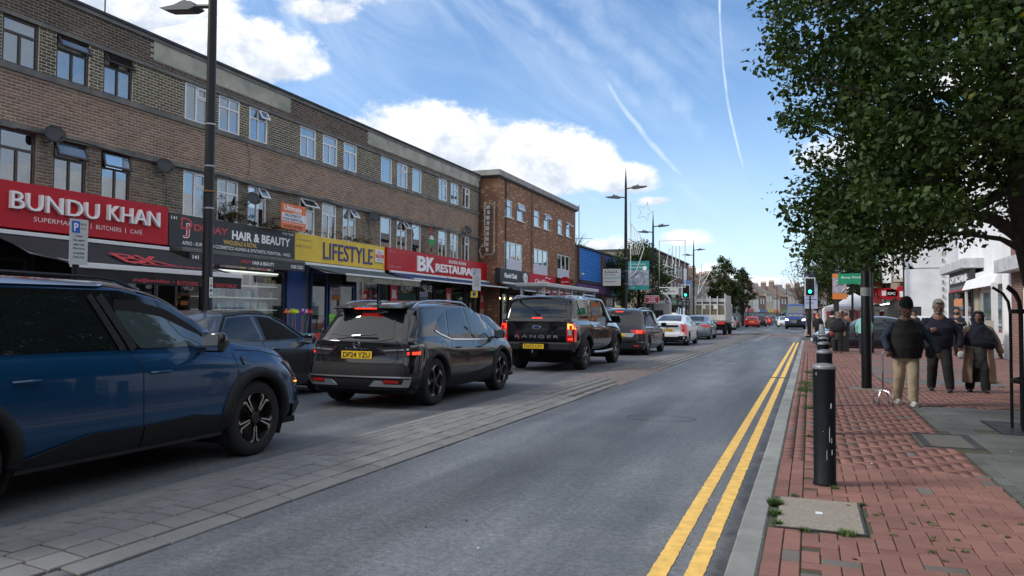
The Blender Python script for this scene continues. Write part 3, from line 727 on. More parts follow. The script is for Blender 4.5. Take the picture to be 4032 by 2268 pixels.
upst = ['T', 'T', 'T', 'T', 'T', 'R', 'X', 'X', 'T', 'T', 'T', '1', 'R', '1', 'R', 'X', 'R']
lost = ['T', 'T', 'T', 'T', 'T', 'R', 'X', 'R', 'T', 'T', 'R', '1', 'X', '1', 'T', 'X', 'R']
upcu = ['full', 'blind', 'blind', 'full', 'sides', 'sides', 'blind', 'blind', 'blind', 'blind', 'blind', 'blind', 'sides', 'full', 'full', 'full', 'sides']
locu = ['full', 'full', 'full', 'full', 'low', 'blind', 'sides', None, 'sides', 'sides', 'blind', 'blind', 'low', 'blind', 'sides', 'sides', 'low']
for i, (a, b) in enumerate(ups):
 fm = BROWNF if b < 15 else WHITE
 bright = {3: .55, 4: .42, 7: .5}.get(i, 0)
 w_ = casement(XF-.012 if b > 15 else XF-.03, a+.004, b-.004, UZ0, UZ1, fm, upst[i], parade, {3: .5, 4: .62, 7: .5}.get(i, 0), upcu[i])
 w_ = casement(XF-.012 if b > 15 else XF-.03, a+.004, b-.004, LZ0, LZ1, fm, lost[i], parade, {3: .42, 4: .3, 7: .6, 8: .7, 10: .62, 12: .7}.get(i, 0), locu[i])
DISH = mat('dark_mesh_dish', (.03, .032, .036), .6, var=.2)
def dish(y, z, label):
 t = thing('satellite_dish', label, 'satellite dish', (XF+.01, y, z), 0, 'satellite dishes on the brick parade'); t.scale = (.72, .72, .72)
 prof = [(r*.31, .075*r*r) for r in (0, .25, .5, .75, 1.0)]
 M_ = Matrix.Translation((.34, .02, 0)) @ Matrix.Rotation(math.radians(62), 4, 'Y') @ Matrix.Rotation(.35, 4, 'X')
 q = MB().lathe(prof+[(.315, .08), (.31, .068)], 26, cap=False); q.v = [tuple(M_ @ Vector(v)) for v in q.v]; q.build('reflector', DISH, t, smooth=True)
 MB().tube([(0, 0, -.22), (.16, 0, -.2), (.26, .02, -.05)], .018, 6).tube([(.2, 0, -.14), (.45, 0, -.24), (.66, .03, -.1)], .01, 6).build('bracket', BLACK, t)
 MB().tube([(.62, .03, -.11), (.70, .03, -.07)], .028, 8).build('receiver', DISH, t)
 bx('wall_plate', BLACK, 0, .015, -.07, .07, -.3, -.14, t)
 return t
dish(12.27, 5.45, 'dark satellite dish between the brown lower windows over the red supermarket sign')
dish(15.47, 5.32, 'dark satellite dish over the seam between the red sign and the black salon sign')
dish(18.92, 4.95, 'dark satellite dish in front of the white window above the salon sign')
dish(25.95, 5.25, 'dark satellite dish above the yellow sign')
dish(34.75, 5.68, 'small dark satellite dish at the far end above the red restaurant sign')
tag(MB().tube([(XF-.2, 13.9, 8.8), (XF-.2, 13.9, 12.5)], .018, 6).build('antenna', BLACK), 'thin vertical antenna on the parade roof near the brown windows', 'antenna')
q = MB()
for (a, b, c, d) in ((15.6, 5.3, 15.75, 4.2), (25.9, 5.05, 25.95, 4.2), (18.9, 6.7, 18.95, 5.6)): q.tube([(XF+.03, a, b), (XF+.05, (a+c)/2+.08, (b+d)/2), (XF+.03, c, d)], .008, 4)
q.tube([(XF+.1, 11.5+k*1.6, 5.44+.05*math.sin(k*2.1)) for k in range(14)], .012, 4); q.build('cable', BLACK, parade)
# ================================================================ shop fronts
RED_S = mat('red_sign', (.46, .010, .022), .5, var=.06, vs=1, spec=.3); WHT = mat('white_letters', (.88, .88, .88), .4)
BLKS = mat('black_sign', (.022, .024, .027), .45, var=.2, vs=3); YELS = mat('yellow_sign', (.72, .50, .045), .55, var=.14, vs=2, detail=8); NAVY = mat('navy_letters', (.05, .055, .22), .6)
LRED = mat('red_letters', (.55, .05, .06), .5); LYEL = mat('yellow_letters', (.80, .52, .12), .5); LGREY = mat('faint_letters', (.18, .17, .10), .7); BLKL = mat('black_letters', (.01, .01, .01), .5)
BLUEP = mat('blue_shop_paint', (.012, .05, .19), .4, var=.2, vs=4); DKFRAME = mat('dark_shop_frame', (.02, .02, .025), .4)
AWBLK = mat('black_awning_canvas', (.022, .022, .026), .85, var=.25, vs=3, bump=.3, bs=20); AWBLUE = mat('blue_awning_canvas', (.012, .045, .16), .8, var=.35, vs=2)
AWMOLD = mat('mouldy_valance', (.25, .25, .19), .9, var=.6, vs=3, col2=(.10, .115, .085), detail=9); AWOLD = mat('weathered_blue_canvas', (.05, .08, .12), .85, var=.5, vs=2, col2=(.10, .12, .11))
SGLASS = glassmat('shop_glass', (.75, .8, .8), .05)
def board(name, label, m, X, y0, y1, z0, z1, d=.18, cat='shop sign'):
 t = thing(name, label, cat, (0, 0, 0)); bx('panel', m, X-d, X, y0, y1, z0, z1, t, bevel=.01); return t
s = board('shop_sign', 'large red supermarket sign with raised white lettering above the black awning', RED_S, -15.6, 8.2, 15.3, 3.2, 4.19, .6)
text('BUNDU', (-15.6, 11.02, 3.60), 2.13, .37, WHT, parent=s, bold=.0, extr=.09, depth=0); text('KHAN', (-15.6, 13.40, 3.63), 1.55, .37, WHT, parent=s, bold=.0, extr=.09, depth=0)
text('SUPERMARKET', (-15.6, 11.58, 3.39), 1.28, .10, WHT, parent=s, bold=-.01); text('|', (-15.6, 12.99, 3.38), .014, .12, WHT, parent=s); text('BUTCHERS', (-15.6, 13.13, 3.39), .70, .10, WHT, parent=s, bold=-.01); text('|', (-15.6, 13.95, 3.38), .014, .12, WHT, parent=s); text('CAFÉ', (-15.6, 14.10, 3.39), .36, .125, WHT, parent=s, bold=-.01)
s = board('shop_sign', 'black salon sign with red and white lettering between the red and yellow signs', BLKS, -15.9, 15.62, 20.96, 3.2, 4.12, .3)
X = -15.9
text('141', (X, 15.68, 3.95), .2, .09, WHT, parent=s); text('D', (X, 16.02, 3.72), .42, .32, LRED, parent=s, bold=.0); text('J', (X, 16.1, 3.48), .25, .42, WHT, parent=s, bold=.03); text('J', (X+.002, 16.12, 3.50), .21, .38, LRED, parent=s, bold=.0)
text('DEEJAY', (X, 16.5, 3.66), 1.33, .25, LRED, parent=s, bold=.03); text('HAIR & BEAUTY', (X, 18.0, 3.62), 2.72, .27, WHT, parent=s, bold=.035)
text('WHOLESALE & RETAIL', (X, 17.65, 3.45), 1.45, .13, LYEL, parent=s, bold=.012); text('AFRO - EUROPEAN COSMETICS HUMAN & SYNTHETIC PONYTAIL - WIGS', (X, 16.08, 3.30), 4.65, .10, WHT, parent=s, bold=.006)
text('01582 732223', (X, 20.3, 4.0), .58, .07, WHT, parent=s)
s = board('shop_sign', 'yellow LIFESTYLE sign with big navy letters', YELS, -15.9, 20.98, 26.74, 3.21, 4.13, .3)
text('LIFESTYLE', (-15.9, 22.55, 3.36), 3.25, .60, NAVY, parent=s, bold=.0, extr=.03, depth=0); text('01582 72 33 53', (-15.9, 21.02, 3.66), .85, .085, LGREY, parent=s); text('151 - 155 DUNSTABLE ROAD', (-15.9, 21.05, 3.90), .85, .04, LGREY, parent=s)
tl = board('letting_board', 'small white TO LET board fixed at the right end of the yellow sign', mat('white_board', (.7, .7, .69), .5), -15.85, 25.95, 26.58, 3.48, 3.99, .04, 'letting board')
bx('red_panel', LRED, -15.85, -15.845, 25.97, 26.56, 3.66, 3.80, tl); text('TO LET', (-15.843, 26.07, 3.69), .38, .08, WHT, parent=tl); text('SERVICES', (-15.849, 26.08, 3.86), .38, .05, LRED, parent=tl); text('COMMERCIAL PROPERTY', (-15.849, 26.03, 3.56), .48, .04, BLKL, parent=tl)
s = board('shop_sign', 'glossy red restaurant sign with white raised lettering at the end of the parade', mat('glossy_red_sign', (.46, .010, .022), .25, var=.1, vs=.7, coat=.25, spec=.3), -15.8, 26.76, 37.3, 3.2, 4.14, .4)
text('B', (-15.8, 29.25, 3.32), .75, .66, WHT, parent=s, bold=.03, extr=.06, depth=0); text('K', (-15.8, 30.05, 3.32), .78, .66, WHT, parent=s, bold=.03, extr=.06, depth=0)
text('BUNDU KHAN', (-15.8, 32.4, 3.86), 1.9, .16, WHT, parent=s, bold=.015); text('RESTAURANT', (-15.8, 31.0, 3.38), 5.0, .38, WHT, parent=s, bold=.02, extr=.05, depth=0); text('01582 340470', (-15.8, 26.9, 3.33), 1.0, .1, mat('faded_pink', (.55, .2, .22), .6), parent=s); text('149-151', (-15.8, 26.9, 3.93), .5, .1, MATS['faded_pink'], parent=s)
s = thing('property_board', 'orange and white property for rental board standing out above the salon sign', 'letting board', (0, 0, 0)); X = -15.35
bx('board', mat('orange_board', (.72, .17, .045), .5, var=.1), X-.03, X, 19.55, 20.80, 4.12, 4.92, s); bx('white_band', MATS['white_board'], X, X+.004, 19.57, 20.78, 4.36, 4.62, s)
text('Ultimate', (X, 19.68, 4.70), .88, .17, WHT, parent=s, bold=.02); text('ConneXions', (X, 20.15, 4.63), .42, .06, WHT, parent=s); text('PROPERTY', (X+.005, 19.7, 4.505), .85, .085, NAVY, parent=s, bold=.015); text('FOR RENTAL', (X+.005, 19.62, 4.385), 1.02, .085, NAVY, parent=s, bold=.015)
text('Residential & Commercial Property', (X, 19.6, 4.28), 1.12, .045, WHT, parent=s); text('01582 487900', (X, 19.68, 4.155), .92, .085, BLKL, parent=s, bold=.01); MB().tube([(X-.05, 20.2, 4.5), (XF, 20.2, 4.5)], .02, 6).tube([(X-.05, 20.2, 4.2), (XF, 20.2, 4.2)], .02, 6).build('bracket', BLACK, s)
def awning(label, X0, X1, y0, y1, z0, z1, m, mv, vh=.2, bar=.075, slant=0., tri=0.):
 t = thing('awning', label, 'awning', (0, 0, 0))
 n = 24; q = MB()
 for i in range(n):
  a = y0+(y1-y0)*i/n; b = y0+(y1-y0)*(i+1)/n
  def P(y, u, dz=0):
   sag = .035*math.sin(u*PI)*(1+.4*math.sin(y*3.1)); return (X0+(X1-X0)*u, y+slant*u, z0+(z1-z0)*u-sag+dz)
  for j in range(5):
   u0, u1 = j/5, (j+1)/5
   q.add([P(a, u0), P(b, u0), P(b, u1), P(a, u1)], [(0, 1, 2, 3)])
 q.build('canvas', m, t, smooth=True)
 bx('front_bar', WHITE, X1-.03, X1+.035, y0+slant-.02, y1+slant+.02, z1-bar*.6, z1+bar*.4, t, bevel=.01)
 bx('cassette', WHITE, X0-.06, X0+.06, y0, y1, z0, z0+.09, t, bevel=.01)
 v = MB(); n = 40
 for i in range(n):
  a = y0+slant+(y1-y0)*i/n; b = y0+slant+(y1-y0)*(i+1)/n; f = lambda y: .012*math.sin(y*9)
  v.add([(X1+.01, a, z1-bar*.6), (X1+.01, b, z1-bar*.6), (X1+f(b), b, z1-vh-bar*.6), (X1+f(a), a, z1-vh-bar*.6)], [(0, 1, 2, 3)])
 if vh > .03: v.build('valance', mv, t)
 arm = MB()
 for y in (y0+.3, y1-.3): arm.tube([(X0, y, z0-.05), ((X0+X1)/2, y+slant*.3-.25, (z0+z1)/2-.1), (X1, y+slant, z1)], .02, 6)
 arm.build('arm', WHITE, t); return t
aw = awning('wide black awning with white front bar and red lettering under the supermarket sign', -15.55, -13.15, 10.55, 15.25, 3.05, 2.36, AWBLK, AWBLK, .26, .11)
X = -13.12
text('chai@bundukhan', (X, 11.95, 2.06), .98, .10, LRED, parent=aw, bold=.012); text('-', (X, 13.02, 2.10), .05, .02, LRED, parent=aw); text('BUTCHERS', (X, 13.15, 2.055), .62, .09, LRED, parent=aw, bold=.012); text(': FRESH VEGETABLES', (X, 13.85, 2.05), 1.2, .09, LRED, parent=aw, bold=.012)
ax = (Vector((0, 1, 0)), Vector((-2.4, 0, .69)).normalized(), Vector((.69, 0, 2.4)).normalized())
text('B', (-13.6, 12.2, 2.51), .8, .9, LRED, parent=aw, axes=ax, shear=.3, name='emblem'); text('K', (-13.6, 12.9, 2.51), .9, .9, LRED, parent=aw, axes=ax, shear=.3, name='emblem'); text('restaurant', (-13.45, 12.3, 2.47), 2.1, .16, LRED, parent=aw, axes=ax, name='emblem')
s = thing('salon_awning', 'closed black awning box with white lettering under the salon sign', 'awning', (0, 0, 0)); bx('box', mat('grey_box', (.13, .13, .12), .6, var=.3), -15.9, -15.42, 15.62, 20.9, 3.06, 3.18, s, bevel=.02); bx('valance', BLKS, -15.45, -15.3, 15.75, 20.72, 2.80, 3.05, s)
text('141', (-15.3, 15.85, 2.88), .22, .10, WHT, parent=s, bold=.02); text('DEEJAY', (-15.3, 17.7, 2.875), .45, .105, LRED, parent=s, bold=.02); text('HAIR & BEAUTY', (-15.3, 18.2, 2.875), .98, .105, WHT, parent=s, bold=.02); text('01582 732223', (-15.3, 20.0, 2.875), .62, .105, WHT, parent=s, bold=.015)
aw = awning('faded blue awning with a mouldy valance under the yellow sign', -15.75, -14.1, 21.3, 26.4, 3.08, 2.74, AWOLD, AWMOLD, .2, .06)
awning('bright blue awning with white edges under the restaurant sign', -15.7, -14.6, 26.85, 31.9, 3.12, 2.86, AWBLUE, AWBLUE, .0, .06)
awning('bright blue awning with white edges at the far end of the restaurant', -15.7, -14.6, 32.0, 37.0, 3.12, 2.86, AWBLUE, AWBLUE, .0, .06)
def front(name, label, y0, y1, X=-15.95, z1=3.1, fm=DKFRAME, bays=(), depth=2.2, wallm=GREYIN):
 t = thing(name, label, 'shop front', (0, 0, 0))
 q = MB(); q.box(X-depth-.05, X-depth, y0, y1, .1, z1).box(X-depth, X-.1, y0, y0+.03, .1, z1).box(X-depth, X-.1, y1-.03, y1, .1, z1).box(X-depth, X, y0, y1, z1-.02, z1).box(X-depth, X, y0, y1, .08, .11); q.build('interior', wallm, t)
 for i, (a, b, z0, z2, kind) in enumerate(bays):
  f = MB(); framebox(f, X, a, b, .1 if kind == 'door' else z0, z2, .06, -.05, .03)
  if kind == 'door': f.box(X-.04, X+.01, a+.06, b-.06, .16, .45)
  o = f.build('door' if kind == 'door' else 'shop_window', fm, t)
  MB().box(X-.02, X-.012, a+.06, b-.06, (.45 if kind == 'door' else z0+.06), z2-.06).build('pane', SGLASS, o)
  if kind != 'door' and z0 > .2: bx('stall_riser', fm, X-.08, X+.035, a, b, .1, z0, t)
 return t
GOODC = [mat('goods_%s' % n, c, .6) for n, c in (('pink', (.55, .25, .27)), ('cream', (.6, .52, .36)), ('white', (.68, .68, .66)), ('mauve', (.30, .2, .32)), ('blue', (.08, .2, .45)), ('dark', (.04, .03, .05)), ('teal', (.1, .35, .36)), ('orange', (.6, .28, .08)), ('lilac', (.45, .36, .45)), ('green', (.12, .35, .12)))]
MATS_BEIGE = mat('goods_wood', (.30, .17, .10), .7)
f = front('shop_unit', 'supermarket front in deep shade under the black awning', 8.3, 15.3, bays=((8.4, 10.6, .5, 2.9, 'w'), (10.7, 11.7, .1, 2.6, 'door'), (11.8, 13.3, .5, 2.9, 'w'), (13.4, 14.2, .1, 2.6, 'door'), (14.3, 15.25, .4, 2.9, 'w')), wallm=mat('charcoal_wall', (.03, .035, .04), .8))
f = front('hair_salon', 'salon front with a big lit window full of shelves of hair goods', 15.4, 21.9, bays=((15.9, 16.9, .1, 2.6, 'door'), (17.0, 20.5, .35, 2.78, 'w')), wallm=mat('shop_back', (.22, .2, .19), .9))
bx('blue_pillar', BLUEP, -16.0, -15.85, 20.55, 21.55, .1, 3.1, f)
SHELF = mat('shelf_white_glow', (.72, .70, .66), .5, emit=(1, .95, .85), es=.10)  # faint glow put into the shelves in place of shop lighting
shelf = thing('display_shelves', 'white display shelves in the salon window', 'shelves', (0, 0, 0), 0)
for k in range(7): bx('shelf', SHELF, -16.5, -16.12, 15.95+(1.1 if k > -1 else 0), 20.4, .42+.37*k, .445+.37*k, shelf)
bx('back_panel', MATS['shop_back'], -16.52, -16.5, 17, 20.4, .4, 2.8, shelf); tag(bx('strip_light', mat('added_tube_light', (.9, .9, .85), .5, emit=(1, .96, .88), es=.8), -16.08, -16.02, 17.1, 20.3, 2.68, 2.72), 'added unseen tube light along the top of the salon window', 'light')  # tube added to brighten the shelf goods, no such lamp is seen
gid = 0
goods = {}
names = {'box': 'packaged hair product box', 'bottle': 'bottle of hair product', 'tub': 'tub of hair product'}
def good(kind, m, w_, h, loc, label, grp='hair goods on the salon shelves'):
 key = (kind, m.name, round(w_, 2), round(h, 2))
 if key not in goods:
  q = MB()
  if kind == 'box': q.box(-.08, .08, -w_/2, w_/2, 0, h)
  elif kind == 'bottle': q.lathe([(w_*.42, 0), (w_*.45, .01), (w_*.45, h*.68), (w_*.16, h*.8), (w_*.16, h)], 8)
  else: q.lathe([(w_*.46, 0), (w_*.46, h*.75), (w_*.5, h*.76), (w_*.5, h)], 8)
  o = q.build(names[kind].split(' ')[0] if 0 else {'box': 'product_box', 'bottle': 'product_bottle', 'tub': 'product_tub'}[kind], m, bevel=0); goods[key] = o.data
 else:
  o = bpy.data.objects.new({'box': 'product_box', 'bottle': 'product_bottle', 'tub': 'product_tub'}[kind], goods[key]); C.objects.link(o)
 o.location = loc; tag(o, label, 'product', grp)
cn = lambda m: m.name.split('_')[1]
ordn = ['lowest', 'second lowest', 'third', 'fourth', 'fifth', 'sixth', 'top']
for k in range(7):
 y = 17.15
 while y < 20.25:
  if k >= 4: kind, w_ = 'box', rnd.choice((.14, .18, .22)); h = rnd.uniform(.2, .31); m_ = GOODC[rnd.choice((0, 1, 2, 3, 5, 8, 8, 1))]
  elif k == 3: kind, w_ = rnd.choice((('box', .12), ('bottle', .08))); h = rnd.uniform(.18, .28); m_ = GOODC[rnd.choice((2, 4, 5, 8, 0, 6))]
  else: kind, w_ = rnd.choice((('bottle', .07), ('tub', .09), ('bottle', .06))); h = rnd.uniform(.1, .24); m_ = GOODC[rnd.choice((0, 1, 2, 2, 7, 0, 4, 6))]
  good(kind, m_, w_, h, (-16.27, y+w_/2, .446+.37*k), '%s %s on the %s shelf of the salon window' % (cn(m_), names[kind], ordn[k]))
  y += w_+.02
f = front('shop_unit', 'dim household shop front with blue frames under the mouldy awning', 21.95, 27.2, fm=BLUEP, bays=((21.95, 22.9, .4, 2.9, 'w'), (23.0, 24.6, .1, 2.5, 'door'), (24.7, 26.4, .4, 2.9, 'w')))
bx('poster', mat('pale_poster', (.5, .5, .48), .7), -15.99, -15.975, 22.1, 22.75, 1.4, 2.4, f); bx('poster', LRED, -15.99, -15.975, 25.0, 25.5, 1.5, 2.2, f)
f = front('restaurant', 'restaurant front with black framed windows and red menu panels', 27.2, 37.0, bays=((27.9, 29.6, .5, 2.9, 'w'), (29.7, 31.2, .5, 2.9, 'w'), (31.3, 32.3, .1, 2.6, 'door'), (33.0, 34.5, .5, 2.9, 'w'), (34.6, 35.9, .5, 2.9, 'w')))
for y, n in ((27.25, 0), (32.35, 1), (36.3, 2)):
 bx('menu_panel', LRED, -15.92, -15.90, y, y+.55, .6, 2.7, f); bx('food_picture', mat('food_picture', (.35, .2, .12), .5, var=.7, vs=14, col2=(.6, .5, .35)), -15.9, -15.895, y+.05, y+.5, 1.0, 1.75, f)
 text('BK', (-15.895, y+.1, 2.1), .36, .34, WHT, parent=f, bold=.02)
bx('window_vinyl', mat('dark_green_vinyl', (.02, .07, .055), .5), -15.968, -15.962, 28.0, 29.5, 1.3, 2.3, f); bx('window_vinyl', WHITE, -15.968, -15.962, 29.9, 31.1, 1.5, 1.95, f); text('BK', (-15.955, 29.95, 1.55), .35, .35, LRED, parent=f); text('BK', (-15.955, 30.7, 1.55), .35, .35, LRED, parent=f)
text('RATS', (-15.955, 29.1, 2.45), -.9, .3, WHT, parent=f, name='mirrored_lettering'); text('SUP', (-15.955, 31.0, 2.45), -.9, .3, WHT, parent=f, name='mirrored_lettering')
HX = -14.6; HO = -1.45
def mop(y, x, lean, c, lab):
 t = thing('broom', lab, 'broom', (x, y+HO, .1), 0, 'brooms and mops in the stand outside the household shop')
 MB().tube([(0, 0, 0), (lean*.2, lean, 1.35)], .012, 6).build('handle', MATS_BEIGE, t)
 q = MB()
 for k in range(9): a = k*.7; q.tube([(lean*.2, lean, 1.33), (lean*.2+.08*math.cos(a), lean+.08*math.sin(a), 1.42+.05*math.sin(k*2)), (lean*.2+.1*math.cos(a), lean+.1*math.sin(a), 1.36)], .022, 5)
 q.build('head', c, t)
CL = {'lime green': (.25, .75, .03), 'yellow': (.8, .72, .03), 'purple': (.25, .05, .4), 'orange': (.9, .22, .03), 'white': (.7, .7, .7), 'red': (.7, .05, .03), 'turquoise': (.03, .45, .6)}
CM = {k: mat('plastic_'+k.replace(' ', '_'), v, .5) for k, v in CL.items()}
for i, (c, y, ln) in enumerate((('lime green', 20.6, .05), ('yellow', 20.75, -.05), ('purple', 20.85, .1), ('orange', 20.55, -.12), ('white', 20.98, .12), ('red', 21.05, .2))): mop(y, HX+.06*(i % 3), ln, CM[c], c+' headed broom in the stand outside the household shop')
def basket(y, x, z, m, lab):
 t = thing('plastic_basket', lab, 'basket', (x, y, z)); q = MB()
 for k in range(5): q.box(-.16-.008*k, -.145-.008*k, -.2, .2, .07*k, .07*k+.03).box(.145+.008*k, .16+.008*k, -.2, .2, .07*k, .07*k+.03).box(-.16, .16, -.215, -.2, .07*k, .07*k+.03).box(-.16, .16, .2, .215, .07*k, .07*k+.03)
 for k in range(7): y_ = -.2+k*.065; q.box(.16, .17, y_, y_+.02, 0, .33).box(-.17, -.16, y_, y_+.02, 0, .33)
 q.box(-.15, .15, -.2, .2, 0, .01); q.build('body', m, t)
for i in range(3): basket(21.55, HX, .5+.3*i, CM['lime green'], 'lime green plastic basket, %s of the stack outside the household shop' % ('bottom', 'middle', 'top')[i])
def bucket(y, x, c, lab):
 o = MB().lathe([(.12, 0), (.16, .26), (.17, .26), (.17, .28), (.15, .28), (.11, .02)], 16, cap=False).build('bucket', CM[c], loc=(x, y+HO, .55)); tag(o, lab, 'bucket')
bucket(21.0, HX+.3, 'turquoise', 'turquoise bucket below the brooms outside the household shop'); bucket(21.35, HX+.3, 'red', 'red bucket beside the turquoise one outside the household shop')
tag(MB().box(-.25, .25, -.7, .7, 0, .5).build('display_table', CM['white'], loc=(HX+.15, 21.2+HO, .1)), 'low white display table outside the household shop', 'table')
s = thing('flag', 'hanging red green and white flag on a short pole by the lower windows', 'flag', (XF+.1, 30.5, 5.35)); MB().tube([(0, 0, .1), (.35, 0, -.05), (.5, 0, -.2)], .012, 6).build('pole', BLACK, s)
for nm, c, a, b in (('red_field', (.42, .04, .05), 0, .33), ('white_stripe', (.6, .6, .58), .33, .5), ('green_stripe', (.02, .25, .08), .5, .85), ('black_stripe', (.01, .01, .01), .85, 1.0)):
 q = MB(); n = 8
 for i in range(n):
  f0, f1 = a+(b-a)*i/n, a+(b-a)*(i+1)/n; P = lambda f_, r: (.35+.12*f_*math.sin(f_*9+r*3), -.12+r*(.18+.2*f_), -.02-1.05*f_)
  for j in range(4): q.add([P(f0, j/4), P(f0, (j+1)/4), P(f1, (j+1)/4), P(f1, j/4)], [(0, 1, 2, 3)])
 q.build(nm, mat('flag_'+nm, c, .8), s)
# ================================================================ vehicles
TYRE = mat('tyre_rubber', (.018, .018, .019), .85, var=.3, vs=30, bump=.3, bs=200)
RIMD = mat('dark_rim', (.03, .03, .034), .35, .6); RIMS = mat('silver_rim', (.42, .43, .45), .3, .85); RIMF = mat('machined_rim', (.62, .6, .58), .25, .9)
CLAD = mat('black_plastic_cladding', (.014, .0145, .016), .62, spec=.3, bump=.2, bs=400); GLOSSB = mat('gloss_black_trim', (.008, .008, .01), .08, coat=1)
CHROME = mat('chrome', (.7, .7, .72), .12, 1.0); ALU = mat('brushed_aluminium', (.55, .56, .58), .3, .9)
CGLASS = mat('car_glass', (.008, .011, .013), .02, coat=.15, spec=.6); CGLASSL = mat('clear_car_glass', (.05, .07, .075), .02, coat=1.0, spec=.9)
LAMPR = mat('red_lamp_lens', (.30, .008, .010), .12, coat=1, emit=(1, .02, .01), es=.10); LAMPON = mat('lit_red_lamp', (.7, .02, .01), .2, emit=(1, .03, .012), es=1.5)
LAMPOR = mat('lit_amber_lamp', (.9, .3, .05), .2, emit=(1, .28, .03), es=1.8); LAMPW = mat('clear_lamp_lens', (.45, .47, .5), .08, coat=1, metal=.4); LAMPDK = mat('smoked_lamp_lens', (.04, .035, .04), .08, coat=1)
PLATEY = mat('yellow_plate', (.80, .52, .03), .4); PLATEW = mat('white_plate', (.75, .75, .72), .4); PLTX = mat('plate_letters', (.01, .01, .01), .5)
SEAM = mat('panel_gap', (.004, .004, .005), .8); UNDER = mat('underbody', (.008, .008, .009), .9)
SEAT = mat('car_seat', (.02, .02, .022), .8)
def pchip(pts):
 xs = np.array([p[0] for p in pts], float); ys = np.array([p[1] for p in pts], float)
 h = np.diff(xs); dl = np.diff(ys)/h; m = np.zeros(len(xs))
 for i in range(1, len(xs)-1):
  if dl[i-1]*dl[i] > 0: m[i] = (h[i-1]+h[i])/((h[i-1]+h[i])/2*(1/dl[i-1]+1/dl[i])) if False else 2*dl[i-1]*dl[i]/(dl[i-1]+dl[i])
 m[0] = dl[0]; m[-1] = dl[-1]
 def f(x):
  x = min(max(x, xs[0]), xs[-1]); i = min(int(np.searchsorted(xs, x, 'right'))-1, len(h)-1); t = (x-xs[i])/h[i]
  return (2*t**3-3*t*t+1)*ys[i]+(t**3-2*t*t+t)*h[i]*m[i]+(-2*t**3+3*t*t)*ys[i+1]+(t**3-t*t)*h[i]*m[i+1]
 return f
def densify(poly, step, closed=True):
 out = []; n = len(poly)
 for i in range(n if closed else n-1):
  a, b = poly[i], poly[(i+1) % n]; k = max(1, int(math.hypot(b[0]-a[0], b[1]-a[1])/step))
  out += [(a[0]+(b[0]-a[0])*j/k, a[1]+(b[1]-a[1])*j/k) for j in range(k)]
 if not closed: out.append(poly[-1])
 return out
def roundpoly(poly, r, n=4):
 out = []; N = len(poly)
 for i in range(N):
  p = Vector(poly[i]); a = (Vector(poly[i-1])-p); b = (Vector(poly[(i+1) % N])-p)
  q = min(r, a.length*.45, b.length*.45); a.normalize(); b.normalize(); A = p+a*q; B = p+b*q
  for j in range(n+1):
   t = j/n; v = A*(1-t)**2+p*2*t*(1-t)+B*t*t; out.append((v.x, v.y))
 return out
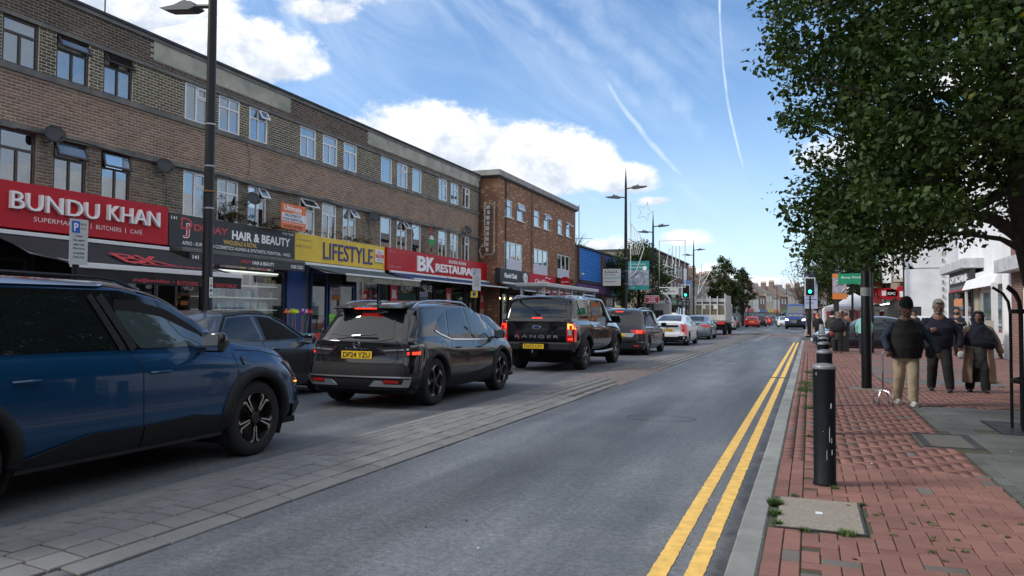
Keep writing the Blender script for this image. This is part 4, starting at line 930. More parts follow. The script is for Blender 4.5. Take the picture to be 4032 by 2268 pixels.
class Car:
 """local frame: y=0 rear bumper, y=L front, z=0 ground"""
 def __init__(s, W, L, top, belt, sill, R, axles, rearf, frontf=((0, .0), (.5, 0), (.8, .12), (1.2, .4)), taper=(.13, .2), wr=.72, inset=.0, bulge=.05, body=None, cap_step=.05, ts=.10):
  s.W, s.L = W, L; s.top, s.belt = pchip(top), pchip(belt); s.sill = sill; s.R = R; s.axles = axles; s.yR, s.yF = pchip(rearf), pchip(frontf)
  s.taper = taper; s.wr = wr; s.bulge = bulge; s.ts = ts
  s.archR = R*1.13
  s.make()
 def hw(s, u):
  w = s.W/2
  a, b = .5, .7
  if u < a: w *= 1-s.taper[0]*((a-u)/a)**2.4
  if u > s.L-b: w *= 1-s.taper[1]*((u-(s.L-b))/b)**2.4
  return w
 def ymap(s, u, z):
  y = u
  if u < .7: y = u + s.yR(z)*(1-u/.7)
  if u > s.L-.6: y = u - s.yF(z)*(1-(s.L-u)/.6)
  return y
 def make(s):
  n = int(s.L/.055); us = [s.L*i/n for i in range(n+1)]
  LZ = [0, .03, .07, .12, .18, .24, .31, .38, .45, .52, .59, .66, .73, .80, .86, .91, .95, .98, 1.0]
  def lx(f): return .90+.10*math.sin(min(1, f/.32)*PI/2) if f < .32 else (1.0-.012*((f-.32)/.46)**2 if f < .78 else .988-.065*((f-.78)/.22)**1.5)
  GZ = [.06, .2, .4, .6, .8, .93, 1.0]; RX = [.975, .9, .78, .62, .45, .25, 0]
  rows = []
  for u in us:
   w = s.hw(u); b = s.belt(u); t = s.top(u); z0 = s.sill
   if u < .25: z0 += .04*(1-u/.25)
   if u > s.L-.35: z0 += .06*((u-s.L+.35)/.35)
   gh = max(t-b, .015); gfac = min(1, max(0, (gh-.05)/.35)); b2 = min(b, t-.015)
   pts = [(w*lx(f), z0+(b2-z0)*f) for f in LZ]
   xb = w*lx(1); xr = xb*(.96+(s.wr/.93-.96)*gfac); zr = b2+(t-b2)*(.86 if gfac > 0 else .8); zr = t-min(.075, gh*.3)
   for f in GZ:
    pts.append((xb+(xr-xb)*(f**1.15), b2+(zr-b2)*f))
   for q in RX: pts.append((xr*q, t-(t-zr)*(q**3.2)))
   rows.append([(x, s.ymap(u, z), z) for x, z in pts])
  m = len(rows[0]); V = []; idx = {}
  for i, r in enumerate(rows):
   for j, (x, y, z) in enumerate(r):
    idx[i, j, 1] = len(V); V.append([x, y, z])
    if j < m-1: idx[i, j, -1] = len(V); V.append([-x, y, z])
    else: idx[i, j, -1] = idx[i, j, 1]
  F = []
  for i in range(len(rows)-1):
   for j in range(m-1):
    F.append((idx[i, j, 1], idx[i+1, j, 1], idx[i+1, j+1, 1], idx[i, j+1, 1])); F.append((idx[i, j, -1], idx[i, j+1, -1], idx[i+1, j+1, -1], idx[i+1, j, -1]))
  CC = [-1, -.88, -.74, -.58, -.4, -.2, 0, .2, .4, .58, .74, .88, 1]
  for i, sg in ((0, -1), (len(rows)-1, 1)):
   prev = None
   for j in range(m-1):
    row = []
    for c in CC:
     if abs(c) == 1: row.append(idx[i, j, int(c)])
     else:
      x, y, z = rows[i][j]; row.append(len(V)); V.append([x*c, y+sg*s.bulge*(1-abs(c)**2.2), z])
    if prev:
     for k in range(len(CC)-1): F.append((prev[k], prev[k+1], row[k+1], row[k]))
    prev = row
   for k in range(len(CC)-1): F.append((prev[k], prev[k+1], idx[i, m-1, 1]))
  V = np.array(V); s.arch = []
  kill = np.zeros(len(V), bool); zc = s.R
  side = np.abs(V[:, 0]) > s.W/2*.74
  for ya in s.axles:
   d = np.hypot(V[:, 1]-ya, V[:, 2]-zc); near = side & (d < s.archR+.034) & (d > s.archR-.034) & (V[:, 2] < zc+s.archR+.1)
   kill |= side & (d <= s.archR-.034)
   for i in np.where(near)[0]:
    k = s.archR/d[i]; V[i, 1] = ya+(V[i, 1]-ya)*k; V[i, 2] = zc+(V[i, 2]-zc)*k
  F = [f for f in F if not any(kill[i] for i in f)]
  s.V, s.F = [tuple(map(float, v)) for v in V], F
  bm = bmesh.new(); vs = [bm.verts.new(v) for v in s.V]
  for f in F:
   if len(set(f)) > 2:
    try: bm.faces.new([vs[i] for i in dict.fromkeys(f)])
    except ValueError: pass
  bmesh.ops.remove_doubles(bm, verts=bm.verts, dist=.0006)
  bmesh.ops.delete(bm, geom=[v for v in bm.verts if not v.link_faces], context='VERTS')
  bmesh.ops.recalc_face_normals(bm, faces=bm.faces)
  s.bvh = BVHTree.FromBMesh(bm); s.bm = bm
 def hit(s, a, b, face):
  """face: R right side, L left side, B back, F front, T top"""
  o, d = {'R': (Vector((3, a, b)), Vector((-1, 0, 0))), 'L': (Vector((-3, a, b)), Vector((1, 0, 0))), 'B': (Vector((a, -3, b)), Vector((0, 1, 0))),
    'F': (Vector((a, 9, b)), Vector((0, -1, 0))), 'T': (Vector((a, b, 5)), Vector((0, 0, -1)))}[face]
  h, nrm, _, _ = s.bvh.ray_cast(o, d)
  if h is None:
   p = {'R': Vector((s.W/2, a, b)), 'L': Vector((-s.W/2, a, b)), 'B': Vector((a, 0, b)), 'F': Vector((a, s.L, b)), 'T': Vector((a, b, s.top(b)))}[face]
   h, nrm, _, _ = s.bvh.find_nearest(p); nrm = -d
   return h, nrm
  if nrm.dot(d) > 0: nrm = -nrm
  return h, nrm
 def patch(s, name, m, poly, face, parent, off=.004, step=.08, rnd_=0, thick=0., smooth=True, arr=None):
  if rnd_: poly = roundpoly(poly, rnd_)
  bd = densify(poly, step); xs = [p[0] for p in bd]; ys = [p[1] for p in bd]; pts = list(bd)
  x = min(xs)+step*.5
  while x < max(xs):
   y = min(ys)+step*.5
   while y < max(ys):
    if min((x-q[0])**2+(y-q[1])**2 for q in bd) > (step*.4)**2: pts.append((x, y))
    y += step
   x += step
  r = delaunay_2d_cdt([Vector(p) for p in pts], [], [list(range(len(bd)))], 1, 1e-5)
  vv = []; nn = []
  for p in r[0]:
   h, n_ = s.hit(p[0], p[1], face); vv.append(h+n_*off); nn.append(n_)
  F = [tuple(f) for f in r[2]]
  if thick:
   k = len(vv); vv2 = [v+n_*thick for v, n_ in zip(vv, nn)]; ed = {}
   for f in F:
    for a, b in zip(f, f[1:]+f[:1]): ed[(a, b)] = 1
   F2 = [tuple(i+k for i in f) for f in F]+[(a, b, b+k, a+k) for (a, b) in ed if (b, a) not in ed]
   vv = vv+vv2; F = F2
  me = bpy.data.meshes.new(name); me.from_pydata(vv, [], F); me.materials.append(m)
  o = bpy.data.objects.new(name, me); C.objects.link(o); o.parent = parent
  if smooth:
   me.polygons.foreach_set('use_smooth', [True]*len(me.polygons))
   if thick:
    try: me.set_sharp_from_angle(angle=math.radians(35))
    except Exception: pass
  return o
 def strip(s, name, m, line, wd, face, parent, off=.005, step=.05, thick=0.):
  """thin band following the polyline"""
  pl = densify(line, step, False); V = []; F = []
  for i, p in enumerate(pl):
   a = pl[max(i-1, 0)]; b = pl[min(i+1, len(pl)-1)]; dx, dy = b[0]-a[0], b[1]-a[1]; l = math.hypot(dx, dy) or 1
   nx, ny = -dy/l*wd/2, dx/l*wd/2
   for sg in (1, -1):
    h, n_ = s.hit(p[0]+nx*sg, p[1]+ny*sg, face); V.append(h+n_*off)
    if thick: V.append(h+n_*(off+thick))
  if not thick: F = [(2*i, 2*i+1, 2*i+3, 2*i+2) for i in range(len(pl)-1)]
  else:
   for i in range(len(pl)-1):
    a = 4*i; b = a+4; F += [(a+1, a+3, b+3, b+1), (a, a+1, b+1, b), (a+3, a+2, b+2, b+3)]
  me = bpy.data.meshes.new(name); me.from_pydata(V, [], F); me.materials.append(m)
  o = bpy.data.objects.new(name, me); C.objects.link(o); o.parent = parent; return o
 def mesh(s, name, m, parent, sharp=50):
  me = bpy.data.meshes.new(name); s.bm.to_mesh(me); me.materials.append(m)
  o = bpy.data.objects.new(name, me); C.objects.link(o); o.parent = parent
  me.polygons.foreach_set('use_smooth', [True]*len(me.polygons)); return o
_wheelcache = {}
def wheel(car, parent, style, rimm, facem, R, wd=.225, rimr=.70, spokes=5):
 key = (style, rimm.name, R)
 tr = R*rimr
 def mk():
  t = MB().lathe([(tr-.01, -wd/2+.01), (tr+.02, -wd/2), (R-.035, -wd/2), (R-.008, -wd/2+.025), (R, -wd/2+.05), (R, wd/2-.05), (R-.008, wd/2-.025), (R-.035, wd/2), (tr+.02, wd/2), (tr-.01, wd/2-.01)], 40, axis='X', cap=False)
  r_ = MB(); r_.lathe([(tr, wd/2-.012), (tr-.012, wd/2-.006), (tr-.022, wd/2-.02), (tr-.03, wd/2-.10), (0.03, wd/2-.11)], 36, axis='X', cap=False)
  f = MB()
  for k in range(spokes):
   a = 2*PI*k/spokes+.3
   M_ = Matrix.Rotation(a, 4, 'X')
   if style == 'star':     # split V spokes
    for sg in (-1, 1):
     pr = [(.045, sg*.02), (.05, sg*.055), (tr*.72, sg*.115), (tr-.012, sg*.085), (tr-.012, sg*.055), (tr*.66, sg*.078)]
     f.prism(pr, wd/2-.045, wd/2-.02, 'YZ', M_)
   elif style == 'twist':
    f.prism([(.04, -.03), (.06, .03), (tr*.75, .10), (tr-.01, .03), (tr-.01, -.03), (tr*.7, .035)], wd/2-.045, wd/2-.018, 'YZ', M_)
    f.prism([(tr*.55, .13), (tr-.012, .16), (tr-.01, .08)], wd/2-.045, wd/2-.02, 'YZ', M_)
   else:
    f.prism([(.04, -.032), (.04, .032), (tr-.012, .022), (tr-.012, -.022)], wd/2-.05, wd/2-.022, 'YZ', M_)
  f.lathe([(.058, wd/2-.05), (.058, wd/2-.018), (.05, wd/2-.01), (.0, wd/2-.01)], 20, axis='X', cap=False)
  e = MB()
  if style in ('star', 'twist'):
   for k in range(spokes):
    M_ = Matrix.Rotation(2*PI*k/spokes+.3, 4, 'X')
    if style == 'star':
     for sg in (-1, 1):
      e.prism([(tr*.30, sg*.035), (tr*.30, sg*.048), (tr*.74, sg*.118), (tr-.014, sg*.088), (tr-.014, sg*.066), (tr*.73, sg*.100)], wd/2-.02, wd/2-.014, 'YZ', M_)
    else:
     e.prism([(tr*.62, .085), (tr*.78, .105), (tr-.012, .034), (tr-.012, -.022), (tr*.8, .05)], wd/2-.02, wd/2-.012, 'YZ', M_)
  tm = t.build('t', TYRE, smooth=True, sharp=60); rm = r_.build('r', mat('rim_barrel', (.025, .025, .027), .4, .5), smooth=True); fm_ = f.build('f', rimm, bevel=.002); em = e.build('e', facem) if e.v else None
  out = [q.data if q else None for q in (tm, rm, fm_, em)]
  for q in (tm, rm, fm_, em):
   if q: bpy.data.objects.remove(q)
  return out
 if key not in _wheelcache: _wheelcache[key] = mk()
 tm, rm, fm_, em = _wheelcache[key]
 for ya in car.axles:
  for sg in (1, -1):
   o = link('wheel', fm_, None, parent, (sg*(car.W/2-wd/2-.02), ya, R)); o.rotation_euler = (rnd.random()*.0, 0, 0 if sg > 0 else PI)
   link('tyre', tm, None, o); link('rim', rm, None, o)
   if em: link('spoke_face', em, None, o)
def archring(car, m, parent, w=.055, off=.008, thick=.022, a0=-.12, names='arch_trim'):
 for ya in car.axles:
  for face, sg in (('R', 1), ('L', -1)):
   R0, R1 = car.archR-.012, car.archR+w; n = 26; poly = []
   V = []; F = []
   for i in range(n+1):
    a = a0+(PI-2*a0)*i/n
    y0_, z0_ = ya+R0*math.cos(a), car.R+R0*math.sin(a); y1_, z1_ = ya+R1*math.cos(a), car.R+R1*math.sin(a)
    h1, n1_ = car.hit(y1_, z1_, face); x = car.hit(y1_, max(z1_, car.sill+.1), face)[0].x
    xo = h1.x+sg*(off+thick)
    V += [(xo-sg*.06-0, y0_, z0_), (xo, y0_, z0_), (xo, y1_*.7+y0_*.3, z1_*.7+z0_*.3), (h1.x+sg*.002, y1_, z1_)]
   for i in range(n):
    for j in range(3): F.append((4*i+j, 4*i+j+1, 4*i+4+j+1, 4*i+4+j))
   me = bpy.data.meshes.new(names); me.from_pydata(V, [], F); me.materials.append(m)
   o = bpy.data.objects.new(names, me); C.objects.link(o); o.parent = parent
   me.polygons.foreach_set('use_smooth', [True]*len(me.polygons))
def chassis(car, parent, seats=True):
 w = car.W/2; q = MB(); q.box(-w*.72, w*.72, .12, car.L-.15, car.sill-.02, car.sill+.16)
 for ya in car.axles: q.lathe([(car.archR+.01, -w+.04), (car.archR+.01, w-.04)], 24, (0, ya, car.R), 'X', cap=False, a0=-.5, a1=PI+.5)
 e = [0]+[v for ya in car.axles for v in (ya-car.archR, ya+car.archR)]+[car.L]
 for a, b in ((e[1]-.02 if False else e[0]+.15, e[1]), (e[2], e[3]), (e[4], e[5]-.2)):
  if b > a: q.box(-w*.9, w*.9, a, b, car.sill-.01, car.sill+.05)
 for ya in car.axles: q.tube([(-w+.1, ya, car.R), (w-.1, ya, car.R)], .05, 8)
 q.build('underbody', UNDER, parent)
def mirror(car, y, z, m, parent, s=1.0, faces=('R', 'L')):
 for face in faces:
  sg = 1 if face == 'R' else -1; h, n_ = car.hit(y, z, face); x = h.x
  b = MB(); M_ = Matrix.Translation((x+sg*.15*s, y-.02, z+.06))@Matrix.Rotation(sg*-.12, 4, 'Z')
  prof = [(.0, -.075), (.03, -.085), (.07, -.07), (.10, -.03), (.10, .03), (.07, .065), (.03, .078), (0, .07)]
  b.prism([(yy*s, zz*s) for yy, zz in prof], -.10*s, .10*s, 'YZ', M_)
  o = b.build('door_mirror', m, parent, bevel=.02*s, smooth=True, sharp=60)
  MB().box(-.088*s, .088*s, -.005, .001, -.065*s, .06*s, M_).build('mirror_glass', mat('mirror_glass', (.5, .53, .56), .03, 1.0), o)
  MB().box(x-.02 if sg > 0 else x-.12, x+.12 if sg > 0 else x+.02, y-.02, y+.05, z-.035, z+.01).build('stalk', GLOSSB, o)
def plate(car, s_, x, z, parent, mp=None, face='B', w=.52, h=.111, blank=False, tilt=0):
 sg = -1 if face == 'B' else 1; hh, n_ = car.hit(x, z, face); y = hh.y+sg*.012
 p = bx('number_plate', mp or PLATEY, x-w/2, x+w/2, min(y, y+sg*.008), max(y, y+sg*.008), z-h/2, z+h/2, parent)
 if s_:
  yy = y+sg*.0105
  text(s_, (x-w/2+.03, yy, z-.038) if face == 'B' else (x+w/2-.03, yy, z-.038), w-.06, .077, PLTX, '-Y' if face == 'B' else '+Y', p, bold=.012, depth=0.)
 return p
def handle(car, y, z, m, parent, faces=('R', 'L')):
 for face in faces:
  sg = 1 if face == 'R' else -1; h, n_ = car.hit(y, z, face); x = h.x
  o = MB().tube([(x, y-.10, z), (x+sg*.032, y-.075, z+.003), (x+sg*.036, y, z+.005), (x+sg*.032, y+.075, z+.003), (x, y+.10, z)], .013, 6).build('door_handle', m, parent, smooth=True)
def both(f):
 for face in ('R', 'L'): f(face)
def windows(car, panes, parent, m=CGLASS, trim=None, surround=True):
 both(lambda fc: [car.patch('side_window', m, p, fc, parent, .0045, .09, .03) for p in panes])
def seamlines(car, lines, parent):
 both(lambda fc: [car.strip('door_seam', SEAM, l, .009, fc, parent, .0015) for l in lines])
def rails(car, y0, y1, x, m, parent, h=.055):
 for sg in (1, -1):
  n = 14; pts = []
  for i in range(n+1):
   y = y0+(y1-y0)*i/n; hh, _ = car.hit(sg*x, y, 'T'); e = min(1, min(i, n-i)/1.6)
   pts.append((sg*x, y, hh.z+h*e-.004))
  MB().tube(pts, .014, 6, rr=[.012]+[.016]*(n-1)+[.012]).build('roof_rail', m, parent, smooth=True)
def spoiler(car, m, parent, w, z, y0=-.02, d=.22, th=.03):
 pass
def sym(car, name, m, poly, face, parent, **k):
 """patch on the back, mirrored to both sides"""
 car.patch(name, m, poly, face, parent, **k); car.patch(name, m, [(-x, z) for x, z in poly][::-1], face, parent, **k)
def finish(t, S, x, y, rot=0.): t.scale = (S, S, S); t.location = (x, y, t.location.z); t.rotation_euler = (0, 0, rot)
# ---- 1. charcoal crossover in the middle of the queue
def crossover(label, pm):
 t = thing('crossover_car', label, 'car', group='cars queueing in the left hand lane')
 c = Car(1.84, 4.43, [(0, 1.46), (.25, 1.515), (.7, 1.575), (1.5, 1.61), (2.2, 1.595), (2.75, 1.49), (3.2, 1.27), (3.62, 1.05), (4.0, .99), (4.28, .89), (4.43, .80)],
   [(0, 1.02), (.5, 1.06), (.95, 1.04), (1.6, .97), (2.6, .945), (3.4, .94), (3.9, .90), (4.43, .76)], .24, .365, (.80, 3.47),
   [(.25, .09), (.42, .0), (.62, .03), (.80, .09), (.98, .08), (1.02, .12), (1.2, .26), (1.42, .40), (1.47, .34), (1.6, .30)], wr=.77, taper=(.12, .2), bulge=.09)
 c.mesh('body', pm, t); chassis(c, t)
 windows(c, [[(1.62, .985), (1.60, 1.04), (1.98, 1.49), (2.32, 1.51), (2.35, .975)], [(2.46, .97), (2.42, 1.51), (2.75, 1.44), (3.15, 1.22), (3.42, 1.02), (3.40, .97)]][:2] if False else [[(1.34, 1.02), (1.46, 1.46), (2.08, 1.515), (2.17, .99)], [(2.26, .985), (2.17, 1.515), (2.56, 1.47), (2.98, 1.29), (3.34, 1.06), (3.31, .975)]], t)
 both(lambda f: c.patch('quarter_window', CGLASS, [(.86, 1.12), (1.12, 1.33), (1.37, 1.43), (1.27, 1.04)], f, t, rnd_=.02))
 both(lambda f: c.strip('window_trim', CHROME, [(.88, 1.14), (1.02, 1.085), (1.42, .99), (2.2, .968), (3.34, .952)], .022, f, t, .006, thick=.006))
 c.patch('rear_window', CGLASS, [(-.58, 1.02), (-.50, 1.20), (-.46, 1.40), (.46, 1.40), (.50, 1.20), (.58, 1.02), (.3, .985), (-.3, .985)], 'B', t, off=.006, step=.07, rnd_=.04)
 MB().prism([(.40, 1.515), (.75, 1.575), (.6, 1.50), (.24, 1.462), (.215, 1.478)], -.585, .585, 'YZ').build('spoiler', pm, t, bevel=.008)
 bx('brake_light', LAMPON, -.19, .19, .214, .222, 1.462, 1.476, t)
 c.patch('windscreen', CGLASSL, [(-.62, 3.56), (-.52, 2.86), (.52, 2.86), (.62, 3.56)], 'T', t, off=.005, step=.12)
 for sg in (1, -1):
  S_ = lambda p: [(sg*x, z) for x, z in p]
  c.patch('tail_lamp', LAMPDK, S_([(.33, .895), (.88, .93), (.90, .78), (.52, .775), (.40, .84)]), 'B', t, off=.006, rnd_=.015, thick=.012)
  c.patch('lamp_bar', LAMPW, S_([(.42, .865), (.80, .885), (.80, .865), (.46, .845)]), 'B', t, off=.022)
  fc = 'R' if sg > 0 else 'L'
  c.patch('tail_lamp', LAMPDK, [(.10, .78), (.08, .93), (.42, .945), (.40, .915), (.24, .87), (.22, .78)], fc, t, off=.006, rnd_=.01, thick=.01)
  c.patch('lamp_bar', LAMPW, [(.12, .895), (.12, .93), (.38, .938), (.38, .918)], fc, t, off=.018)
  c.patch('tail_light', LAMPON, [(.14, .795), (.14, .835), (.24, .835), (.21, .795)], fc, t, off=.019)
  c.patch('tail_light', LAMPON, S_([(.80, .795), (.80, .835), (.885, .835), (.885, .795)]), 'B', t, off=.024)
  c.patch('reflector', mat('red_reflector', (.35, .01, .01), .3), S_([(.50, .405), (.50, .435), (.72, .435), (.72, .405)]), 'B', t, off=.045)
  c.patch('bumper_insert', ALU, S_([(.26, .36), (.36, .425), (.48, .425), (.50, .385), (.76, .385), (.80, .45), (.84, .45), (.80, .355)]), 'B', t, off=.032, thick=.012, rnd_=.006)
 c.patch('bumper', CLAD, [(-.92, .25), (-.92, .60), (-.75, .665), (.75, .665), (.92, .60), (.92, .25)], 'B', t, off=.006, thick=.02, step=.1)
 c.patch('bumper_strip', ALU, [(-.84, .462), (-.84, .482), (.84, .482), (.84, .462)], 'B', t, off=.028, thick=.014)
 c.strip('tailgate_seam', SEAM, [(-.62, 1.0), (-.66, .93), (-.64, .68), (-.55, .655), (.55, .655), (.64, .68), (.66, .93), (.62, 1.0)], .009, 'B', t, .0295)
 c.strip('tailgate_crease', SEAM, [(-.42, .90), (-.3, .915), (.3, .915), (.42, .90)], .012, 'B', t, .003)
 plate(c, 'DP24 YZU', 0, .785, t)
 q = MB().lathe([(.056, 0), (.056, .008), (.046, .008), (.046, 0)], 24, (0, 0, 0), 'Y', cap=False); q.box(-.075, .075, -.004, .01, -.012, .012)
 hh = c.hit(0, .935, 'B')[0]; q.build('badge', CHROME, t, loc=(0, hh.y-.012, .935))
 text('QASHQAI', (-.20, c.hit(0, .875, 'B')[0].y-.014, .862), .40, .028, ALU, '-Y', t, 'model_lettering', bold=0, sp=1.5)
 MB().tube([(-.05, -.0, 0), (.1, -.01, .012), (.36, -.0, .03)], .013, 6).build('wiper', GLOSSB, t, loc=(-.06, c.hit(0, 1.06, 'B')[0].y-.03, 1.06)); MB().tube([(-.4, .0, .035), (.0, 0, .005)], .007, 5).build('wiper_arm', GLOSSB, t, loc=(-.06, c.hit(0, 1.06, 'B')[0].y-.03, 1.05))
 archring(c, CLAD, t)
 both(lambda f: c.patch('sill_cladding', CLAD, [(1.23, .25), (1.26, .42), (1.9, .40), (2.7, .46), (2.98, .50), (3.02, .40), (3.05, .25)], f, t, .006, thick=.012, rnd_=.01))
 seamlines(c, [[(1.42, 1.0), (1.36, .85), (1.40, .70), (1.28, .55), (1.30, .42)], [(2.23, .97), (2.28, .78), (2.28, .42)], [(3.2, .95), (3.17, .78), (3.05, .45)]], t)
 both(lambda f: c.strip('fuel_flap_seam', SEAM, [(1.0, .84), (1.0, .96), (1.18, .96), (1.2, .84), (1.1, .81), (1.0, .84)], .006, f, t, .002))
 handle(c, 1.62, .86, pm, t); handle(c, 2.48, .845, pm, t); mirror(c, 3.12, .99, pm, t)
 rails(c, .55, 2.6, .62, ALU, t)
 MB().prism([(0, 0), (.18, 0), (.03, .075), (0, .07)], -.012, .012, 'YZ').build('aerial_fin', pm, t, loc=(0, .55, c.hit(0, .6, 'T')[0].z-.01))
 wheel(c, t, 'twist', RIMD, RIMF, .365, .235); return t, c
P_CHAR = paint('charcoal_pearl_paint', (.007, .008, .011), .12, .0)
t, c = crossover('charcoal crossover with a yellow DP24 YZU plate in the middle of the queue', P_CHAR)
finish(t, 1.03, -6.42, 10.02)
# ---- 2. big blue SUV in the left foreground
P_BLUE = paint('metallic_blue_paint', (.001, .045, .125), .25, .35)
t = thing('blue_suv', 'large metallic blue SUV cropped by the left edge, black roof and chunky alloy wheel', 'car', group='cars queueing in the left hand lane')
c = Car(1.89, 4.79, [(0, 1.58), (.3, 1.63), (1.2, 1.68), (2.2, 1.675), (2.75, 1.60), (3.25, 1.38), (3.72, 1.12), (4.2, 1.06), (4.55, .98), (4.79, .80)],
  [(0, 1.08), (1.2, 1.08), (3.0, 1.055), (3.7, 1.03), (4.3, .95), (4.79, .74)], .26, .37, (1.0, 3.90),
  [(.3, .05), (.6, 0), (1.0, .05), (1.6, .3)], ((0, .0), (.5, -.0), (.8, .04), (1.05, .2), (1.5, .4)), wr=.79, taper=(.12, .22))
c.mesh('body', P_BLUE, t); chassis(c, t)
both(lambda f: c.patch('window_surround', GLOSSB, [(.35, 1.10), (.45, 1.45), (.9, 1.56), (2.4, 1.575), (2.85, 1.49), (3.3, 1.28), (3.62, 1.095)], f, t, .003, .09, .02))
windows(c, [[(.5, 1.12), (.58, 1.42), (.95, 1.50), (1.05, 1.13)], [(1.15, 1.115), (1.12, 1.515), (2.05, 1.525), (2.28, 1.105)]], t)
FG = glassmat('clear_car_window', (.45, .5, .5), .16)
both(lambda f: c.patch('side_window', CGLASSL, [(2.52, 1.10), (2.32, 1.34), (2.33, 1.48), (2.5, 1.475), (2.83, 1.40), (3.1, 1.27), (3.36, 1.10)], f, t, .0065, .08, .03))
both(lambda f: c.patch('open_window_gap', mat('open_window_dark', (.004, .004, .005), .9), [(2.31, 1.42), (2.33, 1.50), (2.52, 1.50), (2.86, 1.425), (3.14, 1.29), (3.34, 1.15), (2.8, 1.36), (2.56, 1.40)], f, t, .0085, .08))
both(lambda f: c.strip('window_frame', mat('satin_black', (.02, .02, .022), .3, coat=.5), [(2.10, 1.53), (2.34, 1.095)], .055, f, t, .012, thick=.006))
both(lambda f: c.strip('window_frame', MATS['satin_black'], [(2.19, 1.53), (2.45, 1.095)], .07, f, t, .009, thick=.006))
both(lambda f: c.strip('roof_strip', ALU, [(.3, 1.50), (.9, 1.60), (2.35, 1.615), (2.85, 1.53), (3.25, 1.345), (3.62, 1.12)], .028, f, t, .012, thick=.01))
c.patch('roof_panel', GLOSSB, [(-.6, .3), (-.6, 2.6), (.6, 2.6), (.6, .3)], 'T', t, off=.004, step=.2)
c.patch('windscreen', CGLASSL, [(-.6, 3.66), (-.5, 2.74), (.5, 2.74), (.6, 3.66)], 'T', t, off=.006, step=.12)
rails(c, .4, 2.75, .66, mat('black_rail', (.03, .03, .033), .25, .7), t, .06)
seamlines(c, [[(2.42, 1.05), (2.50, .95), (2.50, .42)], [(3.58, 1.03), (3.62, .85), (3.52, .60), (3.42, .45)], [(1.2, 1.06), (1.18, .9), (1.35, .6), (1.40, .4)]], t)
both(lambda f: c.strip('bonnet_seam', SEAM, [(3.62, 1.045), (4.0, 1.02), (4.4, .93)], .008, f, t, .002))
handle(c, 2.68, .90, P_BLUE, t); handle(c, 1.50, .91, P_BLUE, t)
archring(c, CLAD, t, .085, .01, .03)
both(lambda f: c.patch('sill_cladding', CLAD, [(1.42, .27), (1.45, .36), (2.0, .48), (2.49, .475), (2.49, .27)], f, t, .006, thick=.015, rnd_=.01))
both(lambda f: c.patch('sill_cladding', CLAD, [(2.51, .27), (2.51, .475), (3.1, .50), (3.30, .46), (3.47, .45), (3.47, .27)], f, t, .006, thick=.015, rnd_=.01))
both(lambda f: c.patch('sill_strip', GLOSSB, [(1.45, .255), (1.45, .28), (3.45, .28), (3.45, .255)], f, t, .022, thick=.01))
both(lambda f: c.patch('shield_badge', GLOSSB, [(3.68, .93), (3.68, .98), (3.74, .98), (3.74, .93), (3.71, .90)], f, t, .004, .05, thick=.008))
both(lambda f: c.patch('headlamp', LAMPW, [(4.32, .90), (4.50, .88), (4.66, .78), (4.60, .70), (4.45, .80)], f, t, .005, thick=.01))
both(lambda f: c.patch('indicator', LAMPOR, [(4.60, .68), (4.64, .68), (4.64, .665), (4.60, .665)], f, t, .007, thick=.006))
mirror(c, 3.15, 1.08, mat('mirror_cap', (.008, .009, .012), .2, coat=.5), t, 1.15)
for sg in (1,): pass
wheel(c, t, 'star', RIMD, RIMF, .37, .235)
c.patch('bumper', CLAD, [(-.9, .28), (-.9, .45), (.9, .45), (.9, .28)], 'F', t, off=.006, thick=.02, step=.12)
c.patch('grille', GLOSSB, [(-.6, .5), (-.62, .78), (.62, .78), (.6, .5)], 'F', t, off=.008, step=.12)
finish(t, 1.02, -6.13, 2.30)
